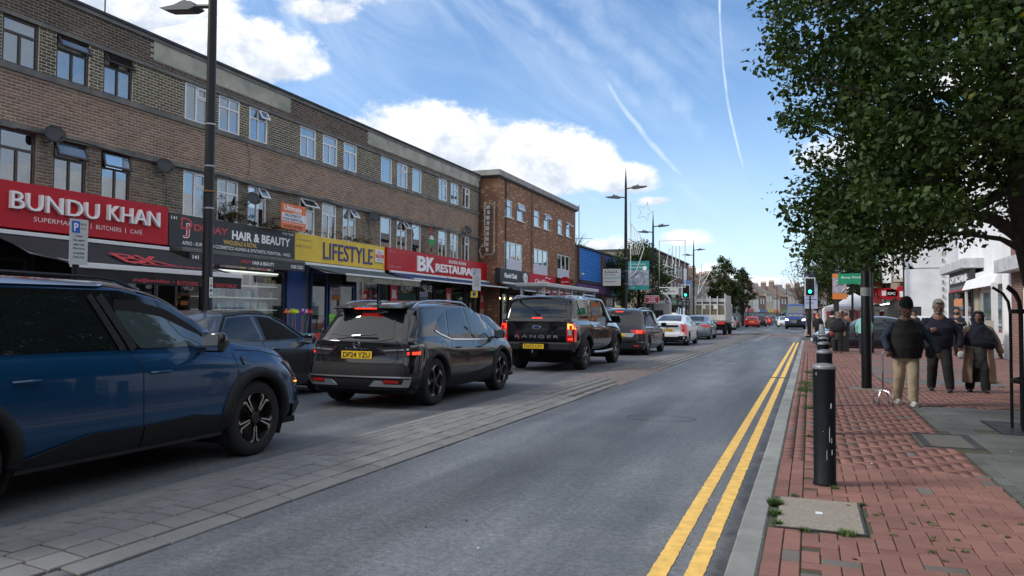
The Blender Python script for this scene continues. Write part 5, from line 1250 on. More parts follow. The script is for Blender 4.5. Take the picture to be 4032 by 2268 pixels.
# ---- generic passenger cars --------------------------------------------------
def carbody(kind, pm):
 if kind == 'hatch':
  return Car(1.78, 4.06, [(0, 1.30), (.3, 1.38), (.9, 1.44), (1.7, 1.45), (2.2, 1.38), (2.65, 1.19), (3.05, .98), (3.6, .90), (3.95, .80), (4.06, .70)],
   [(0, .97), (.9, .95), (2.2, .915), (3.0, .90), (3.6, .83), (4.06, .66)], .20, .325, (.72, 3.26), [(.2, .08), (.42, 0), (.7, .05), (.95, .08), (1.2, .26), (1.38, .40), (1.5, .4)], wr=.76, bulge=.07)
 if kind == 'mpv':
  return Car(1.83, 4.53, [(0, 1.57), (.3, 1.62), (1.2, 1.66), (2.3, 1.64), (2.9, 1.50), (3.45, 1.20), (3.75, 1.05), (4.2, .95), (4.53, .78)],
   [(0, 1.02), (1, 1.01), (2.9, .98), (3.7, .96), (4.2, .86), (4.53, .7)], .20, .34, (.87, 3.66), [(.2, .08), (.45, 0), (.7, .02), (1.0, .06), (1.5, .26), (1.62, .26)], wr=.80, bulge=.06)
 if kind == 'liftback':
  return Car(1.76, 4.54, [(0, .98), (.08, 1.05), (.35, 1.13), (.9, 1.29), (1.5, 1.42), (2.0, 1.46), (2.6, 1.40), (3.2, 1.17), (3.65, .97), (4.2, .84), (4.54, .64)],
   [(0, .97), (.3, 1.02), (1, .98), (3.0, .92), (3.7, .87), (4.2, .76), (4.54, .56)], .19, .325, (.88, 3.58), [(.2, .10), (.45, .0), (.7, .06), (.95, .02), (1.1, .06), (1.3, .1)], wr=.74, bulge=.08)
 if kind == 'saloon':
  return Car(1.82, 4.53, [(0, 1.0), (.1, 1.05), (.75, 1.07), (1.05, 1.17), (1.5, 1.37), (2.0, 1.42), (2.5, 1.38), (3.0, 1.17), (3.35, 1.0), (4.1, .87), (4.53, .66)],
   [(0, .98), (.75, .99), (2.8, .93), (3.4, .90), (4.1, .80), (4.53, .6)], .18, .325, (.95, 3.71), [(.2, .08), (.45, .0), (.9, .04), (1.05, .06)], wr=.76, bulge=.07)
 if kind == 'suv':
  return Car(1.88, 4.5, [(0, 1.58), (.3, 1.64), (1.0, 1.68), (2.2, 1.66), (2.7, 1.52), (3.2, 1.24), (3.5, 1.1), (4.1, 1.02), (4.5, .85)],
   [(0, 1.08), (1, 1.07), (2.9, 1.04), (3.5, 1.02), (4.1, .93), (4.5, .75)], .24, .36, (.85, 3.5), [(.2, .05), (.5, 0), (1.0, .05), (1.6, .3)], wr=.8)
WIN = {
 'hatch': ([[(.72, 1.02), (.98, 1.32), (1.48, 1.355), (1.62, .965)], [(1.70, .955), (1.58, 1.36), (1.92, 1.345), (2.28, 1.22), (2.72, .99), (2.7, .945)]], [(-.60, .99), (-.50, 1.27), (.50, 1.27), (.60, .99)], (2.16, 3.0)),
 'mpv': ([[(.28, 1.08), (.42, 1.45), (.98, 1.54), (1.05, 1.045)], [(1.14, 1.04), (1.10, 1.55), (1.98, 1.565), (2.10, 1.03)], [(2.18, 1.025), (2.08, 1.565), (2.45, 1.53), (3.0, 1.28), (3.35, 1.06), (3.3, 1.01)]], [(-.63, 1.06), (-.58, 1.52), (.58, 1.52), (.63, 1.06)], (2.75, 3.68)),
 'liftback': ([[(.9, 1.08), (1.3, 1.26), (1.68, 1.35), (1.9, .99)], [(1.99, .98), (1.78, 1.36), (2.2, 1.375), (2.6, 1.28), (3.22, .98), (3.2, .955)]], None, (2.5, 3.6)),
 'saloon': ([[(1.1, 1.03), (1.42, 1.25), (1.72, 1.33), (1.9, .985)], [(1.98, .98), (1.80, 1.335), (2.25, 1.34), (2.6, 1.22), (3.05, .98), (3.0, .95)]], None, (2.42, 3.3)),
 'suv': ([[(.30, 1.15), (.42, 1.48), (1.0, 1.56), (1.08, 1.11)], [(1.16, 1.10), (1.10, 1.57), (1.9, 1.58), (2.04, 1.09)], [(2.12, 1.085), (2.0, 1.58), (2.3, 1.53), (2.8, 1.32), (3.15, 1.1), (3.1, 1.06)]], [(-.62, 1.15), (-.58, 1.52), (.58, 1.52), (.62, 1.15)], (2.6, 3.4))}
SEAMS = {'hatch': [[(1.66, .95), (1.68, .3)], [(2.78, .93), (2.75, .7), (2.68, .35)], [(.85, .97), (.98, .7), (1.1, .62), (1.12, .3)]], 'mpv': [[(2.14, 1.02), (2.16, .3)], [(3.4, 1.0), (3.32, .8), (3.2, .35)], [(1.1, 1.03), (1.12, .8), (1.27, .6), (1.28, .3)]],
 'liftback': [[(1.95, .98), (1.98, .3)], [(3.3, .93), (3.2, .7), (3.12, .3)], [(1.1, 1.03), (1.2, .8), (1.3, .3)]], 'saloon': [[(1.94, .98), (1.96, .3)], [(3.12, .93), (3.1, .7), (3.05, .3)], [(1.25, 1.0), (1.3, .8), (1.4, .3)]], 'suv': [[(2.08, 1.08), (2.1, .35)], [(3.2, 1.03), (3.1, .4)], [(1.12, 1.1), (1.27, .4)]]}
def gcar(name, label, kind, pm, cat='car', group='cars queueing in the left hand lane', lamps='hatch', on=False, pl='', rim='silver', rimm=None, front=False, extra=None):
 t = thing(name, label, cat, group=group); c = carbody(kind, pm); c.mesh('body', pm, t); chassis(c, t)
 W_ = WIN[kind]; windows(c, W_[0], t)
 RL = LAMPON if on else LAMPR
 if W_[1]: c.patch('rear_window', CGLASS, W_[1], 'B', t, off=.006, step=.08, rnd_=.04)
 y0, y1 = W_[2]; c.patch('windscreen', CGLASSL, [(-.58, y1), (-.50, y0), (.50, y0), (.58, y1)], 'T', t, off=.005, step=.14)
 if kind == 'saloon': c.patch('rear_window', CGLASS, [(-.52, .86), (-.46, 1.40), (.46, 1.40), (.52, .86)], 'T', t, off=.005, step=.12, rnd_=.04)
 if kind == 'liftback':
  c.patch('rear_window', CGLASS, [(-.56, .42), (-.46, 1.35), (.46, 1.35), (.56, .42)], 'T', t, off=.005, step=.12, rnd_=.04); c.patch('lower_rear_window', CGLASS, [(-.50, .86), (-.5, .955), (.5, .955), (.50, .86)], 'B', t, off=.006, rnd_=.03)
 seamlines(c, SEAMS[kind], t)
 zb = c.belt(.3)
 for sg in (1, -1):
  S_ = lambda p: [(sg*x, z) for x, z in p]; fc = 'R' if sg > 0 else 'L'
  if lamps == 'hatch': c.patch('tail_lamp', RL, S_([(.62, zb-.06), (.86, zb-.06), (.88, zb-.28), (.74, zb-.27)]), 'B', t, off=.006, rnd_=.03, thick=.01); c.patch('tail_lamp', RL, [(.06, zb-.27), (.04, zb-.06), (.26, zb-.08), (.2, zb-.25)], fc, t, off=.006, rnd_=.03, thick=.01)
  elif lamps == 'wide': c.patch('tail_lamp', LAMPR, S_([(.42, zb-.13), (.86, zb-.12), (.88, zb-.27), (.60, zb-.27), (.42, zb-.17)]), 'B', t, off=.006, rnd_=.01, thick=.012); c.patch('tail_light', RL, S_([(.62, zb-.15), (.8, zb-.15), (.8, zb-.24), (.64, zb-.24)]), 'B', t, off=.02, rnd_=.01); c.patch('tail_lamp', LAMPR, [(.05, zb-.27), (.05, zb-.12), (.30, zb-.14), (.24, zb-.26)], fc, t, off=.006, thick=.01)
  elif lamps == 'claw': c.patch('tail_lamp', LAMPR, S_([(.60, .97), (.84, 1.0), (.84, .86), (.86, .50), (.80, .52), (.72, .78)]), 'B', t, off=.006, rnd_=.01, thick=.012); c.patch('tail_lamp', LAMPR, [(.03, .5), (.03, .84), (.10, .98), (.34, 1.0), (.2, .86), (.12, .5)], fc, t, off=.006, thick=.01, rnd_=.02)
  c.patch('headlamp', LAMPW, [(c.L-.50, .74), (c.L-.46, .80), (c.L-.14, .72), (c.L-.12, .62), (c.L-.3, .63)], fc, t, off=.005, thick=.008)
  c.patch('headlamp', LAMPW, S_([(.45, .60), (.47, .69), (.80, .74), (.82, .64)]), 'F', t, off=.006, thick=.01)
 z_ = {'hatch': .72, 'mpv': .70, 'liftback': .72, 'saloon': .70, 'suv': .8}[kind]
 plate(c, pl, 0, z_, t); plate(c, '', 0, .42, t, PLATEW, 'F')
 c.patch('grille', GLOSSB, [(-.45, .3), (-.5, .38), (-.36, .6), (.36, .6), (.5, .38), (.45, .3)], 'F', t, off=.006, step=.12)
 c.strip('tailgate_seam', SEAM, [(-.60, .92), (-.62, .55), (-.5, .5), (.5, .5), (.62, .55), (.60, .92)], .009, 'B', t, .002)
 if kind in ('hatch', 'mpv', 'suv'):
  zt = c.top(0); c.patch('brake_light', LAMPON if on else LAMPR, [(-.13, zt-.06), (-.13, zt-.04), (.13, zt-.04), (.13, zt-.06)], 'B', t, off=.01)
 hm = pm; mid = SEAMS[kind][0][0][0]
 handle(c, mid-.55, c.belt(mid)-.1, hm, t); handle(c, mid+.25, c.belt(mid)-.1, hm, t); mirror(c, SEAMS[kind][1][0][0]-.12, c.belt(2.9)+.01, pm, t)
 if extra: extra(c, t)
 wheel(c, t, 'plain' if rim != 'star' else 'star', rimm or RIMS, RIMF, c.R, .21, spokes=7 if rim == 'many' else 5)
 return t, c
P_GREY = paint('mid_grey_paint', (.10, .105, .115), .25, .6)
P_DKG = paint('dark_grey_paint', (.028, .030, .036), .25, .5); P_WHT = paint('white_car_paint', (.70, .71, .72), .3, .0); P_SIL = paint('silver_blue_paint', (.30, .34, .37), .25, .7)
P_BLK = paint('black_car_paint', (.004, .004, .006), .1, .0); P_RED = paint('red_car_paint', (.50, .015, .02), .25, .1); P_VAN = paint('navy_van_paint', (.03, .05, .19), .3, .2)
t, c = gcar('grey_hatchback', 'grey hatchback with an open driver window, half hidden behind the blue SUV', 'hatch', P_GREY, group='cars parked along the left kerb')
both(lambda f: c.patch('open_window', mat('open_window_dark', (.004, .004, .005), .9), [(1.74, .965), (1.64, 1.345), (1.92, 1.33), (2.25, 1.21), (2.66, .98)], f, t, .006, .1, .02))
both(lambda f: c.strip('window_trim', CLAD, [(.68, 1.03), (.95, 1.37), (1.5, 1.405), (1.95, 1.39), (2.35, 1.24), (2.85, .96)], .03, f, t, .006, thick=.008))
finish(t, 1.02, -9.12, 8.45)
t, c = gcar('grey_hatchback', 'small grey hatchback with red tail lamps, glimpsed between the crossover and the pickup', 'hatch', paint('warm_grey_paint', (.13, .12, .115), .3, .4), group='cars parked along the left kerb'); finish(t, 1.05, -9.45, 18.3)
t, c = gcar('black_hatchback', 'black hatchback mostly hidden behind the charcoal crossover', 'hatch', P_BLK, group='cars parked along the left kerb', on=True); finish(t, 1.02, -9.3, 14.9)
def mpvx(c, t):
 rails(c, .4, 2.6, .60, ALU, t, .05); c.strip('bumper_trim', CHROME, [(-.85, .47), (.85, .47)], .016, 'B', t, .006, thick=.01)
 for sg in (1, -1): c.patch('reflector', LAMPR, [(sg*.55, .33), (sg*.55, .37), (sg*.8, .37), (sg*.8, .33)], 'B', t, off=.01)
 c.patch('number_plate_recess', ALU, [(-.5, .64), (-.6, .78), (.6, .78), (.5, .64)], 'B', t, off=.003, rnd_=.02)
t, c = gcar('grey_people_carrier', 'dark grey people carrier with silver roof rails behind the black pickup', 'mpv', P_DKG, lamps='wide', on=True, pl='EL', extra=mpvx); finish(t, 1.04, -6.45, 27.2)
def lbx(c, t):
 c.patch('bumper', CLAD, [(-.84, .22), (-.86, .46), (-.55, .46), (-.45, .42), (.45, .42), (.55, .46), (.86, .46), (.84, .22)], 'B', t, off=.006, thick=.01, rnd_=.02); c.patch('badge', CHROME, [(-.05, .80), (-.05, .84), (.05, .84), (.05, .80)], 'B', t, off=.008, rnd_=.02)
 c.strip('tailgate_lip', P_WHT, [(-.75, 1.0), (-.4, 1.03), (.4, 1.03), (.75, 1.0)], .05, 'B', t, .01, thick=.03)
t, c = gcar('white_hybrid_car', 'white liftback car with tall claw shaped tail lamps behind the people carrier', 'liftback', P_WHT, lamps='claw', pl='S6 EZB', extra=lbx); finish(t, 1.05, -6.42, 37.3)
bx('roof_light', WHITE, -.12, .12, -.3, .3, 0, .08, t, loc=(0, 2.2, 1.45))
t, c = gcar('silver_saloon', 'silver blue saloon car behind the flatbed truck', 'saloon', P_SIL, lamps='wide'); finish(t, 1.06, -6.7, 48.1)
far_ = [('white_car', 'white car just ahead of the flatbed truck', 'hatch', P_WHT, -8.4, 84.0, 0, False), ('black_estate_car', 'dark car parked beyond the white car, left of the red hatchback', 'suv', P_BLK, -9.4, 93, 0, False), ('dark_grey_hatchback', 'dark grey hatchback parked under the far trees', 'hatch', P_DKG, -9.6, 103, 0, False),
  ('red_hatchback', 'bright red hatchback driving away in the distance', 'hatch', P_RED, -7.3, 108.5, 0, False), ('black_suv', 'black SUV just in front of the red hatchback', 'suv', P_BLK, -6.9, 117, 0, False), ('red_car', 'second red car with its brake lights lit, beyond the black SUV', 'hatch', P_RED, -6.9, 131, 0, True),
  ('silver_car', 'silver grey car angled at the far junction', 'saloon', P_SIL, -5.6, 143, PI+.3, False), ('white_hatchback', 'white hatchback coming towards the camera behind the blue van', 'hatch', P_WHT, -3.35, 118, PI, False),
  ('white_distant_car', 'white car beyond the angled silver car', 'hatch', P_WHT, -4.2, 162, PI, False), ('grey_distant_car', 'grey car far down the road', 'suv', P_GREY, -7.0, 158, 0, True), ('silver_distant_car', 'pale car parked far down the left kerb', 'hatch', P_SIL, -9.6, 148, 0, False)]
for nm, lb, kd, pm, x, y, rz, on in far_:
 t, c = gcar(nm, lb, kd, pm, group='traffic far down the road', on=on); finish(t, 1.04, x, y, rz)
t, c = gcar('black_parked_car', 'dark car parked in the side street behind the walking men', 'saloon', paint('blue_black_paint', (.015, .02, .035), .15, .3), group='cars by the side street'); finish(t, 1.05, 4.9, 37.2, PI/2+.12)
t, c = gcar('white_parked_car', 'white car parked behind the dark one in the side street', 'hatch', P_WHT, group='cars by the side street'); finish(t, 1.05, 6.6, 42.5, PI/2+.05)
# ---- 3. black pickup with a canopy
t = thing('pickup_truck', 'black pickup truck with a canopy, lit tail lamps and a yellow DX73 LVY plate', 'pickup', group='cars queueing in the left hand lane')
c = Car(1.92, 5.30, [(0, 1.80), (.2, 1.83), (1.4, 1.84), (1.62, 1.85), (1.9, 1.88), (2.9, 1.87), (3.3, 1.76), (3.8, 1.46), (4.15, 1.24), (4.8, 1.15), (5.15, 1.06), (5.30, .92)],
  [(0, 1.22), (1.5, 1.22), (1.8, 1.19), (3.6, 1.15), (4.2, 1.12), (4.8, 1.04), (5.3, .85)], .48, .40, (1.12, 4.30), [(.4, .12), (.7, .08), (1.2, .08), (1.25, .12), (1.75, .30), (1.85, .3)],
  wr=.86, taper=(.04, .16), bulge=.02)
c.mesh('body', P_BLK, t); chassis(c, t)
c.patch('rear_window', CGLASS, [(-.74, 1.30), (-.64, 1.74), (.64, 1.74), (.74, 1.30)], 'B', t, off=.008, rnd_=.06, step=.1)
MB().box(-.06, .06, -.02, .0, -.02, .02).build('canopy_handle', GLOSSB, t, loc=(0, c.hit(0, 1.36, 'B')[0].y-.01, 1.36))
windows(c, [[(.30, 1.28), (.34, 1.70), (1.36, 1.72), (1.44, 1.28)], [(1.78, 1.22), (1.80, 1.70), (2.52, 1.76), (2.60, 1.21)], [(2.70, 1.205), (2.62, 1.76), (2.98, 1.73), (3.35, 1.55), (3.80, 1.24), (3.75, 1.19)]], t)
both(lambda f: c.strip('window_bar', GLOSSB, [(.62, 1.72), (.92, 1.28)], .035, f, t, .010, thick=.005))
both(lambda f: c.strip('canopy_seam', SEAM, [(1.50, 1.80), (1.55, 1.4), (1.60, 1.24), (1.62, .62)], .035, f, t, .002))
both(lambda f: c.strip('canopy_sill', CHROME, [(.1, 1.235), (1.5, 1.235)], .012, f, t, .006, thick=.006))
seamlines(c, [[(2.65, 1.19), (2.66, .55)], [(3.86, 1.13), (3.84, .9), (3.74, .6)], [(1.68, 1.2), (1.70, .6)]], t)
c.strip('tailgate_seam', SEAM, [(-.72, 1.20), (-.73, .70), (.73, .70), (.72, 1.20)], .012, 'B', t, .003); c.strip('canopy_seam', SEAM, [(-.82, 1.235), (.82, 1.235)], .018, 'B', t, .003)
text('RANGER', (-.56, c.hit(0, .84, 'B')[0].y-.006, .80), 1.12, .075, mat('embossed_grey', (.30, .30, .32), .35, .6), '-Y', t, 'tailgate_lettering', sp=1.35)
q = MB().lathe([(0, -.012), (.09, -.012), (.098, -.004), (.098, .004)], 24, axis='Y', cap=False); o = q.build('badge', CHROME, t, loc=(0, c.hit(0, 1.06, 'B')[0].y-.006, 1.06)); o.scale = (1.15, 1, .5)
q = MB().lathe([(0, -.014), (.078, -.014)], 24, axis='Y', cap=False); o = q.build('badge_field', mat('badge_blue', (.02, .04, .12), .3), t, loc=(0, c.hit(0, 1.06, 'B')[0].y-.007, 1.06)); o.scale = (1.15, 1, .5)
c.patch('brake_light', LAMPON, [(-.13, 1.262), (-.13, 1.282), (.13, 1.282), (.13, 1.262)], 'B', t, off=.03)
c.patch('tailgate_top', P_BLK, [(-.7, 1.20), (-.7, 1.235), (.7, 1.235), (.7, 1.20)], 'B', t, off=.01, thick=.02)
for sg in (1, -1):
 S_ = lambda p: [(sg*x, z) for x, z in p]; fc = 'R' if sg > 0 else 'L'
 c.patch('tail_lamp', LAMPR, S_([(.76, .72), (.76, 1.17), (.94, 1.17), (.94, .72)]), 'B', t, off=.006, rnd_=.02, thick=.02); c.patch('tail_lamp', LAMPR, [(.0, .74), (.0, 1.17), (.22, 1.17), (.16, .95), (.14, .74)], fc, t, off=.006, rnd_=.02, thick=.012)
 c.patch('indicator' if sg > 0 else 'tail_light', LAMPOR if sg > 0 else LAMPON, S_([(.78, 1.02), (.78, 1.15), (.93, 1.15), (.93, 1.02), (.9, 1.02), (.9, 1.11), (.82, 1.11), (.82, 1.02)]), 'B', t, off=.03)
 c.patch('tail_light', LAMPON, S_([(.79, .77), (.79, .80), (.91, .80), (.91, .77)]), 'B', t, off=.03); c.patch('reverse_light', LAMPW, S_([(.79, .88), (.79, 1.0), (.88, 1.0), (.88, .88)]), 'B', t, off=.029)
MB().box(-.93, .93, -.16, .02, .52, .70).build('rear_bumper', CLAD, t, bevel=.03); MB().box(-.36, .36, -.175, -.158, .54, .69).build('plate_holder', GLOSSB, t)
p = bx('number_plate', PLATEY, -.26, .26, -.184, -.176, .555, .666, t); text('DX73 LVY', (-.23, -.185, .575), .46, .075, PLTX, '-Y', p, bold=.012, depth=0)
bx('tow_plate', GLOSSB, -.1, .1, -.14, -.10, .36, .52, t); MB().lathe([(.02, 0), (.022, .05), (.03, .07), (.0, .1)], 10).build('tow_ball', CHROME, t, loc=(-.03, -.15, .46))
for sg in (1, -1): bx('mud_flap', CLAD, sg*.82-.13, sg*.82+.13, .66, .675, .20, .50, t); MB().tube([(sg*.98, 1.7, .42), (sg*1.0, 2.6, .40), (sg*.98, 3.6, .42)], .035, 8).build('side_step', ALU, t)
archring(c, CLAD, t, .10, .012, .045); handle(c, 1.95, 1.06, CHROME, t); handle(c, 2.86, 1.05, CHROME, t); mirror(c, 3.62, 1.2, P_BLK, t, 1.35)
rails(c, 1.75, 2.95, .66, ALU, t, .05); rails(c, .3, 1.4, .66, ALU, t, .04)
c.patch('windscreen', CGLASSL, [(-.66, 4.1), (-.56, 3.3), (.56, 3.3), (.66, 4.1)], 'T', t, off=.006, step=.14)
wheel(c, t, 'star', RIMS, RIMF, .40, .26, .60); finish(t, 1.06, -6.5, 18.4)
# ---- 4. navy van coming towards the camera
t = thing('blue_van', 'tall navy blue delivery van coming towards the camera with headlights on', 'van')
c = Car(1.99, 5.9, [(0, 2.55), (.3, 2.60), (4.3, 2.58), (4.75, 2.42), (5.2, 1.75), (5.45, 1.32), (5.75, 1.12), (5.9, 1.0)], [(0, 1.45), (4.4, 1.4), (5.2, 1.2), (5.5, 1.12), (5.9, .9)], .3, .36, (1.1, 4.95), [(.3, .02), (2.6, .06)], ((0, .05), (.5, 0), (1.0, .02), (1.4, .3), (2.6, .5)), wr=.80, taper=(.02, .12), bulge=.05)
c.mesh('body', P_VAN, t); chassis(c, t)
c.patch('windscreen', CGLASSL, [(-.78, 5.42), (-.68, 4.82), (.68, 4.82), (.78, 5.42)], 'T', t, off=.006, step=.12, rnd_=.05)
windows(c, [[(4.1, 1.45), (4.12, 2.05), (4.62, 2.05), (5.1, 1.5), (5.05, 1.4)]], t)
c.patch('grille', GLOSSB, [(-.5, .62), (-.56, .98), (.56, .98), (.5, .62)], 'F', t, off=.01, rnd_=.05, thick=.01); c.patch('bumper', CLAD, [(-.98, .32), (-.98, .58), (.98, .58), (.98, .32)], 'F', t, off=.008, thick=.03, step=.12)
q = MB().lathe([(.085, 0), (.085, .012), (.07, .012), (.07, 0)], 20, axis='Y', cap=False)
for k in range(3): q.prism([(-.008, 0), (.008, 0), (0, .078)], 0, .012, 'XZ', Matrix.Rotation(2*PI*k/3, 4, 'Y'))
q.build('badge', CHROME, t, loc=(0, c.hit(0, .82, 'F')[0].y+.02, .82))
for sg in (1, -1): c.patch('headlight', mat('lit_headlamp', (.8, .8, .7), .2, emit=(1, .95, .75), es=1.3), [(sg*.62, .86), (sg*.66, 1.02), (sg*.92, 1.06), (sg*.94, .88)], 'F', t, off=.01, rnd_=.03, thick=.01)
for k in range(3): c.strip('grille_bar', CHROME, [(-.48, .68+.1*k), (.48, .68+.1*k)], .014, 'F', t, .024, thick=.006)
plate(c, 'LM72 VBN', 0, .45, t, PLATEW, 'F'); mirror(c, 4.75, 1.5, GLOSSB, t, 1.7); wheel(c, t, 'plain', RIMS, RIMF, .36, .23); finish(t, 1.16, -1.55, 101.5, PI)
for k in (-.5, 0, .45): bx('dashboard_paper', WHITE, k-.1, k+.1, 5.35, 5.37, 1.38, 1.42, t)
# ---- 5. flatbed / tipper truck
t = thing('flatbed_truck', 'white caged flatbed truck seen from behind with a cluttered tailboard', 'truck', (0, 0, 0))
TW = mat('dirty_white_truck', (.66, .65, .60), .6, var=.3, vs=3, detail=8); TG = mat('grey_truck_panel', (.48, .49, .49), .55, var=.35, vs=2, detail=8); TB = mat('tan_cargo', (.22, .19, .13), .8, var=.4, vs=4)
bx('chassis', UNDER, -.75, .75, .2, 6.3, .5, .8, t); bx('bed', TG, -1.05, 1.05, 0, 3.9, .95, 1.08, t); bx('tailboard', TW, -1.05, 1.05, -.05, .0, 1.05, 1.45, t)
bx('headboard', TW, -1.05, 1.05, .10, .14, 2.12, 2.32, t); bx('load_screen', TB, -1.0, 1.0, .12, .16, 1.45, 2.12, t); bx('side_panel', TG, 1.03, 1.08, 0, 3.9, 1.08, 2.85, t); bx('side_panel', TG, -1.08, -1.03, 0, 3.9, 1.08, 2.3, t)
for x in (-1.05, -.55, 0, .5, 1.02): MB().box(x-.035, x+.035, .02, .09, 1.1, 2.75 if x < 1 else 2.95).build('stake', TW, t)
bx('top_rail', TG, -1.05, 1.05, .1, .2, 2.34, 2.60, t); bx('tarpaulin', mat('black_tarpaulin', (.02, .02, .03), .8), -.95, .95, .05, .5, 2.24, 2.36, t, bevel=.04)
for x in (-.45, .35): bx('notice', WHITE, x-.12, x+.12, .085, .10, 1.85, 2.15, t)
bx('cab', TW, -1.0, 1.0, 4.0, 5.9, .8, 2.35, t, bevel=.12); bx('cab_window', CGLASS, -.8, .8, 3.99, 4.0, 1.6, 2.2, t); bx('rear_light_bar', LAMPR, .45, 1.0, -.06, -.02, .78, .98, t); bx('rear_light_bar', LAMPR, -1.0, -.45, -.06, -.02, .78, .98, t); bx('number_plate', PLATEY, -.26, .26, -.06, -.05, .8, .91, t)
bx('tow_bracket', UNDER, -.1, .1, -.1, .1, .4, .7, t)
wq = MB().lathe([(.0, .0), (.2, .02), (.24, -.02), (.40, -.02), (.42, -.06), (.42, -.22), (.40, -.26), (0, -.26)], 28, axis='X').build('wheel', TYRE, t, smooth=True, loc=(1.0, 1.4, .42))
for x, y in ((1.0, 5.1), (-1.0, 1.4), (-1.0, 5.1)): o = link('wheel', wq.data, None, t, (x, y, .42)); o.rotation_euler = (0, 0, 0 if x > 0 else PI)
bx('mirror', GLOSSB, 1.05, 1.3, 5.5, 5.6, 1.6, 2.0, t); finish(t, 1.08, -7.1, 60.2)
# ================================================================ second building (orange brick)
BR2 = brickmat('orange_brick', (.34, .135, .062), (.25, .10, .055), (.24, .17, .12), 'X', extra=(.62, .38, .2), dirt=.3)
BR2Y = brickmat('orange_brick_flank', (.35, .14, .065), (.26, .11, .06), (.28, .2, .14), 'Y', extra=(.6, .36, .2), dirt=.35)
FASC = mat('grey_fascia', (.33, .32, .30), .7, var=.35, vs=2, col2=(.20, .195, .18), detail=9)
X2 = -15.2; B0, B1 = 37.0, 51.22
t = thing('orange_brick_building', 'three storey orange brick building with a pale roof fascia next to the parade', 'building')
u2 = [(38.0, 39.02), (39.8, 40.8), (42.61, 43.58), (44.42, 45.4), (47.24, 48.17), (49.06, 50.0)]
l2 = [(37.98, 40.66), (42.55, 45.25), (47.18, 49.88)]
def strips(z0, z1, ops):
 q = MB(); e = B0
 for a, b in ops: q.box(X2-.28, X2, e, a, z0, z1); e = b
 q.box(X2-.28, X2, e, B1, z0, z1); q.build('wall', BR2, t)
strips(7.71, 8.76, []); strips(6.72, 7.71, u2); strips(5.44, 6.72, []); strips(3.9, 5.44, l2); strips(.1, 3.9, [(37.3, 41.0), (41.2, 45.6), (46, 50.8)])
bx('flank_wall', BR2Y, -16.6, X2-.003, B0-.012, B0+.28, 0, 8.76, t); bx('flank_wall', BR2Y, -28, -16.25, B0+.03, B0+.28, 0, 8.76, t); bx('far_wall', BR2Y, -28, X2-.003, B1-.28, B1+.01, 0, 8.76, t)
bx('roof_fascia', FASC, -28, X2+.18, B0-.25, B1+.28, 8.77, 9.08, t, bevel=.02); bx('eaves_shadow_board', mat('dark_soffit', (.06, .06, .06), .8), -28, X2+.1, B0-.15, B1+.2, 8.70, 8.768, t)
MB().tube([(X2+.05, B0+1.0, .1), (X2+.05, B0+1.0, 8.7)], .035, 6).tube([(X2+.05, B1-9.1, 3.9), (X2+.05, B1-9.1, 8.7)], .02, 6).build('downpipe', mat('brown_pipe', (.06, .035, .03), .6), t)
for i, (a, b) in enumerate(u2):
 w_ = casement(X2-.02, a, b, 6.74, 7.70, WHITE, '1', t, 0, ('full', 'sides', 'full', 'full', 'full', 'blind')[i])
 q = MB(); q.box(X2-.02, X2+.02, a, b, 7.34, 7.38); q.build('transom', WHITE, w_); bx('sill', WHITE, X2-.05, X2+.08, a-.05, b+.05, 6.70, 6.74, t)
 if i in (1, 3, 5):
  s = MB(); framebox(s, 0, a, b, -.36, 0, .05, 0, .04); o = s.build('sash', WHITE, w_, loc=(X2+.01, 0, 7.70)); o.rotation_euler = (0, -(.25, .55, .8)[i//2], 0)
  o = MB().box(.012, .02, a+.05, b-.05, -.31, -.05).build('pane', GLASS, w_, loc=(X2+.01, 0, 7.70)); o.rotation_euler = (0, -(.25, .55, .8)[i//2], 0)
for i, (a, b) in enumerate(l2):
 w_ = casement(X2-.02, a, b, 4.45, 5.43, WHITE, '1', t, 0, 'sides')
 q = MB(); n = 3
 for k in (1, 2): y = a+(b-a)*k/3; q.box(X2-.07, X2-.015, y-.04, y+.04, 4.5, 5.38)
 q.build('mullion', WHITE, w_); bx('infill_panel', mat('pale_infill_panel', (.55, .58, .66), .5), X2-.07, X2-.03, a, b, 3.9, 4.45, t)
s = thing('arrow_sign_frame', 'rusty white empty arrow shaped sign frame on the side of the orange building', 'sign', (0, 0, 0)); RUSTW = mat('rusty_white_metal', (.50, .47, .40), .6, var=.5, vs=9, col2=(.28, .19, .12))
ys = B0-.35; fr = [(-15.75, 7.15), (-15.55, 7.3), (-15.35, 7.15), (-15.30, 7.35), (-15.30, 4.75), (-15.42, 4.58), (-15.8, 4.58), (-15.98, 4.40), (-16.12, 4.80), (-15.95, 5.15), (-15.95, 4.98), (-15.82, 4.98), (-15.85, 7.35), (-15.75, 7.15)]
MB().tube([(x, ys, z) for x, z in fr], .035, 4).tube([(x, ys+.12, z) for x, z in fr], .03, 4).build('frame', RUSTW, s)
q = MB()
for k in range(9): z = 4.75+k*.28; q.box(-15.76+.01*k*(k % 2), -15.62+.01*k, ys+.02, ys+.05, z, z+.2)
q.build('light_strip', mat('old_light_strip', (.55, .57, .6), .5), s); MB().tube([(-16.2, ys+.1, 6.85), (-15.85, ys+.1, 6.85)], .03, 5).tube([(-16.2, ys+.1, 4.95), (-15.9, ys+.1, 4.95)], .03, 5).build('bracket', BLACK, s)
s = board('shop_sign', 'black sign of the chai cafe with white lettering and a round white lamp', BLKS, -14.9, 36.6, 40.95, 3.12, 3.88, .3); text('Karak Chaii', (-14.9, 37.2, 3.4), 1.75, .26, WHT, parent=s, bold=.03, extr=.03, depth=0)
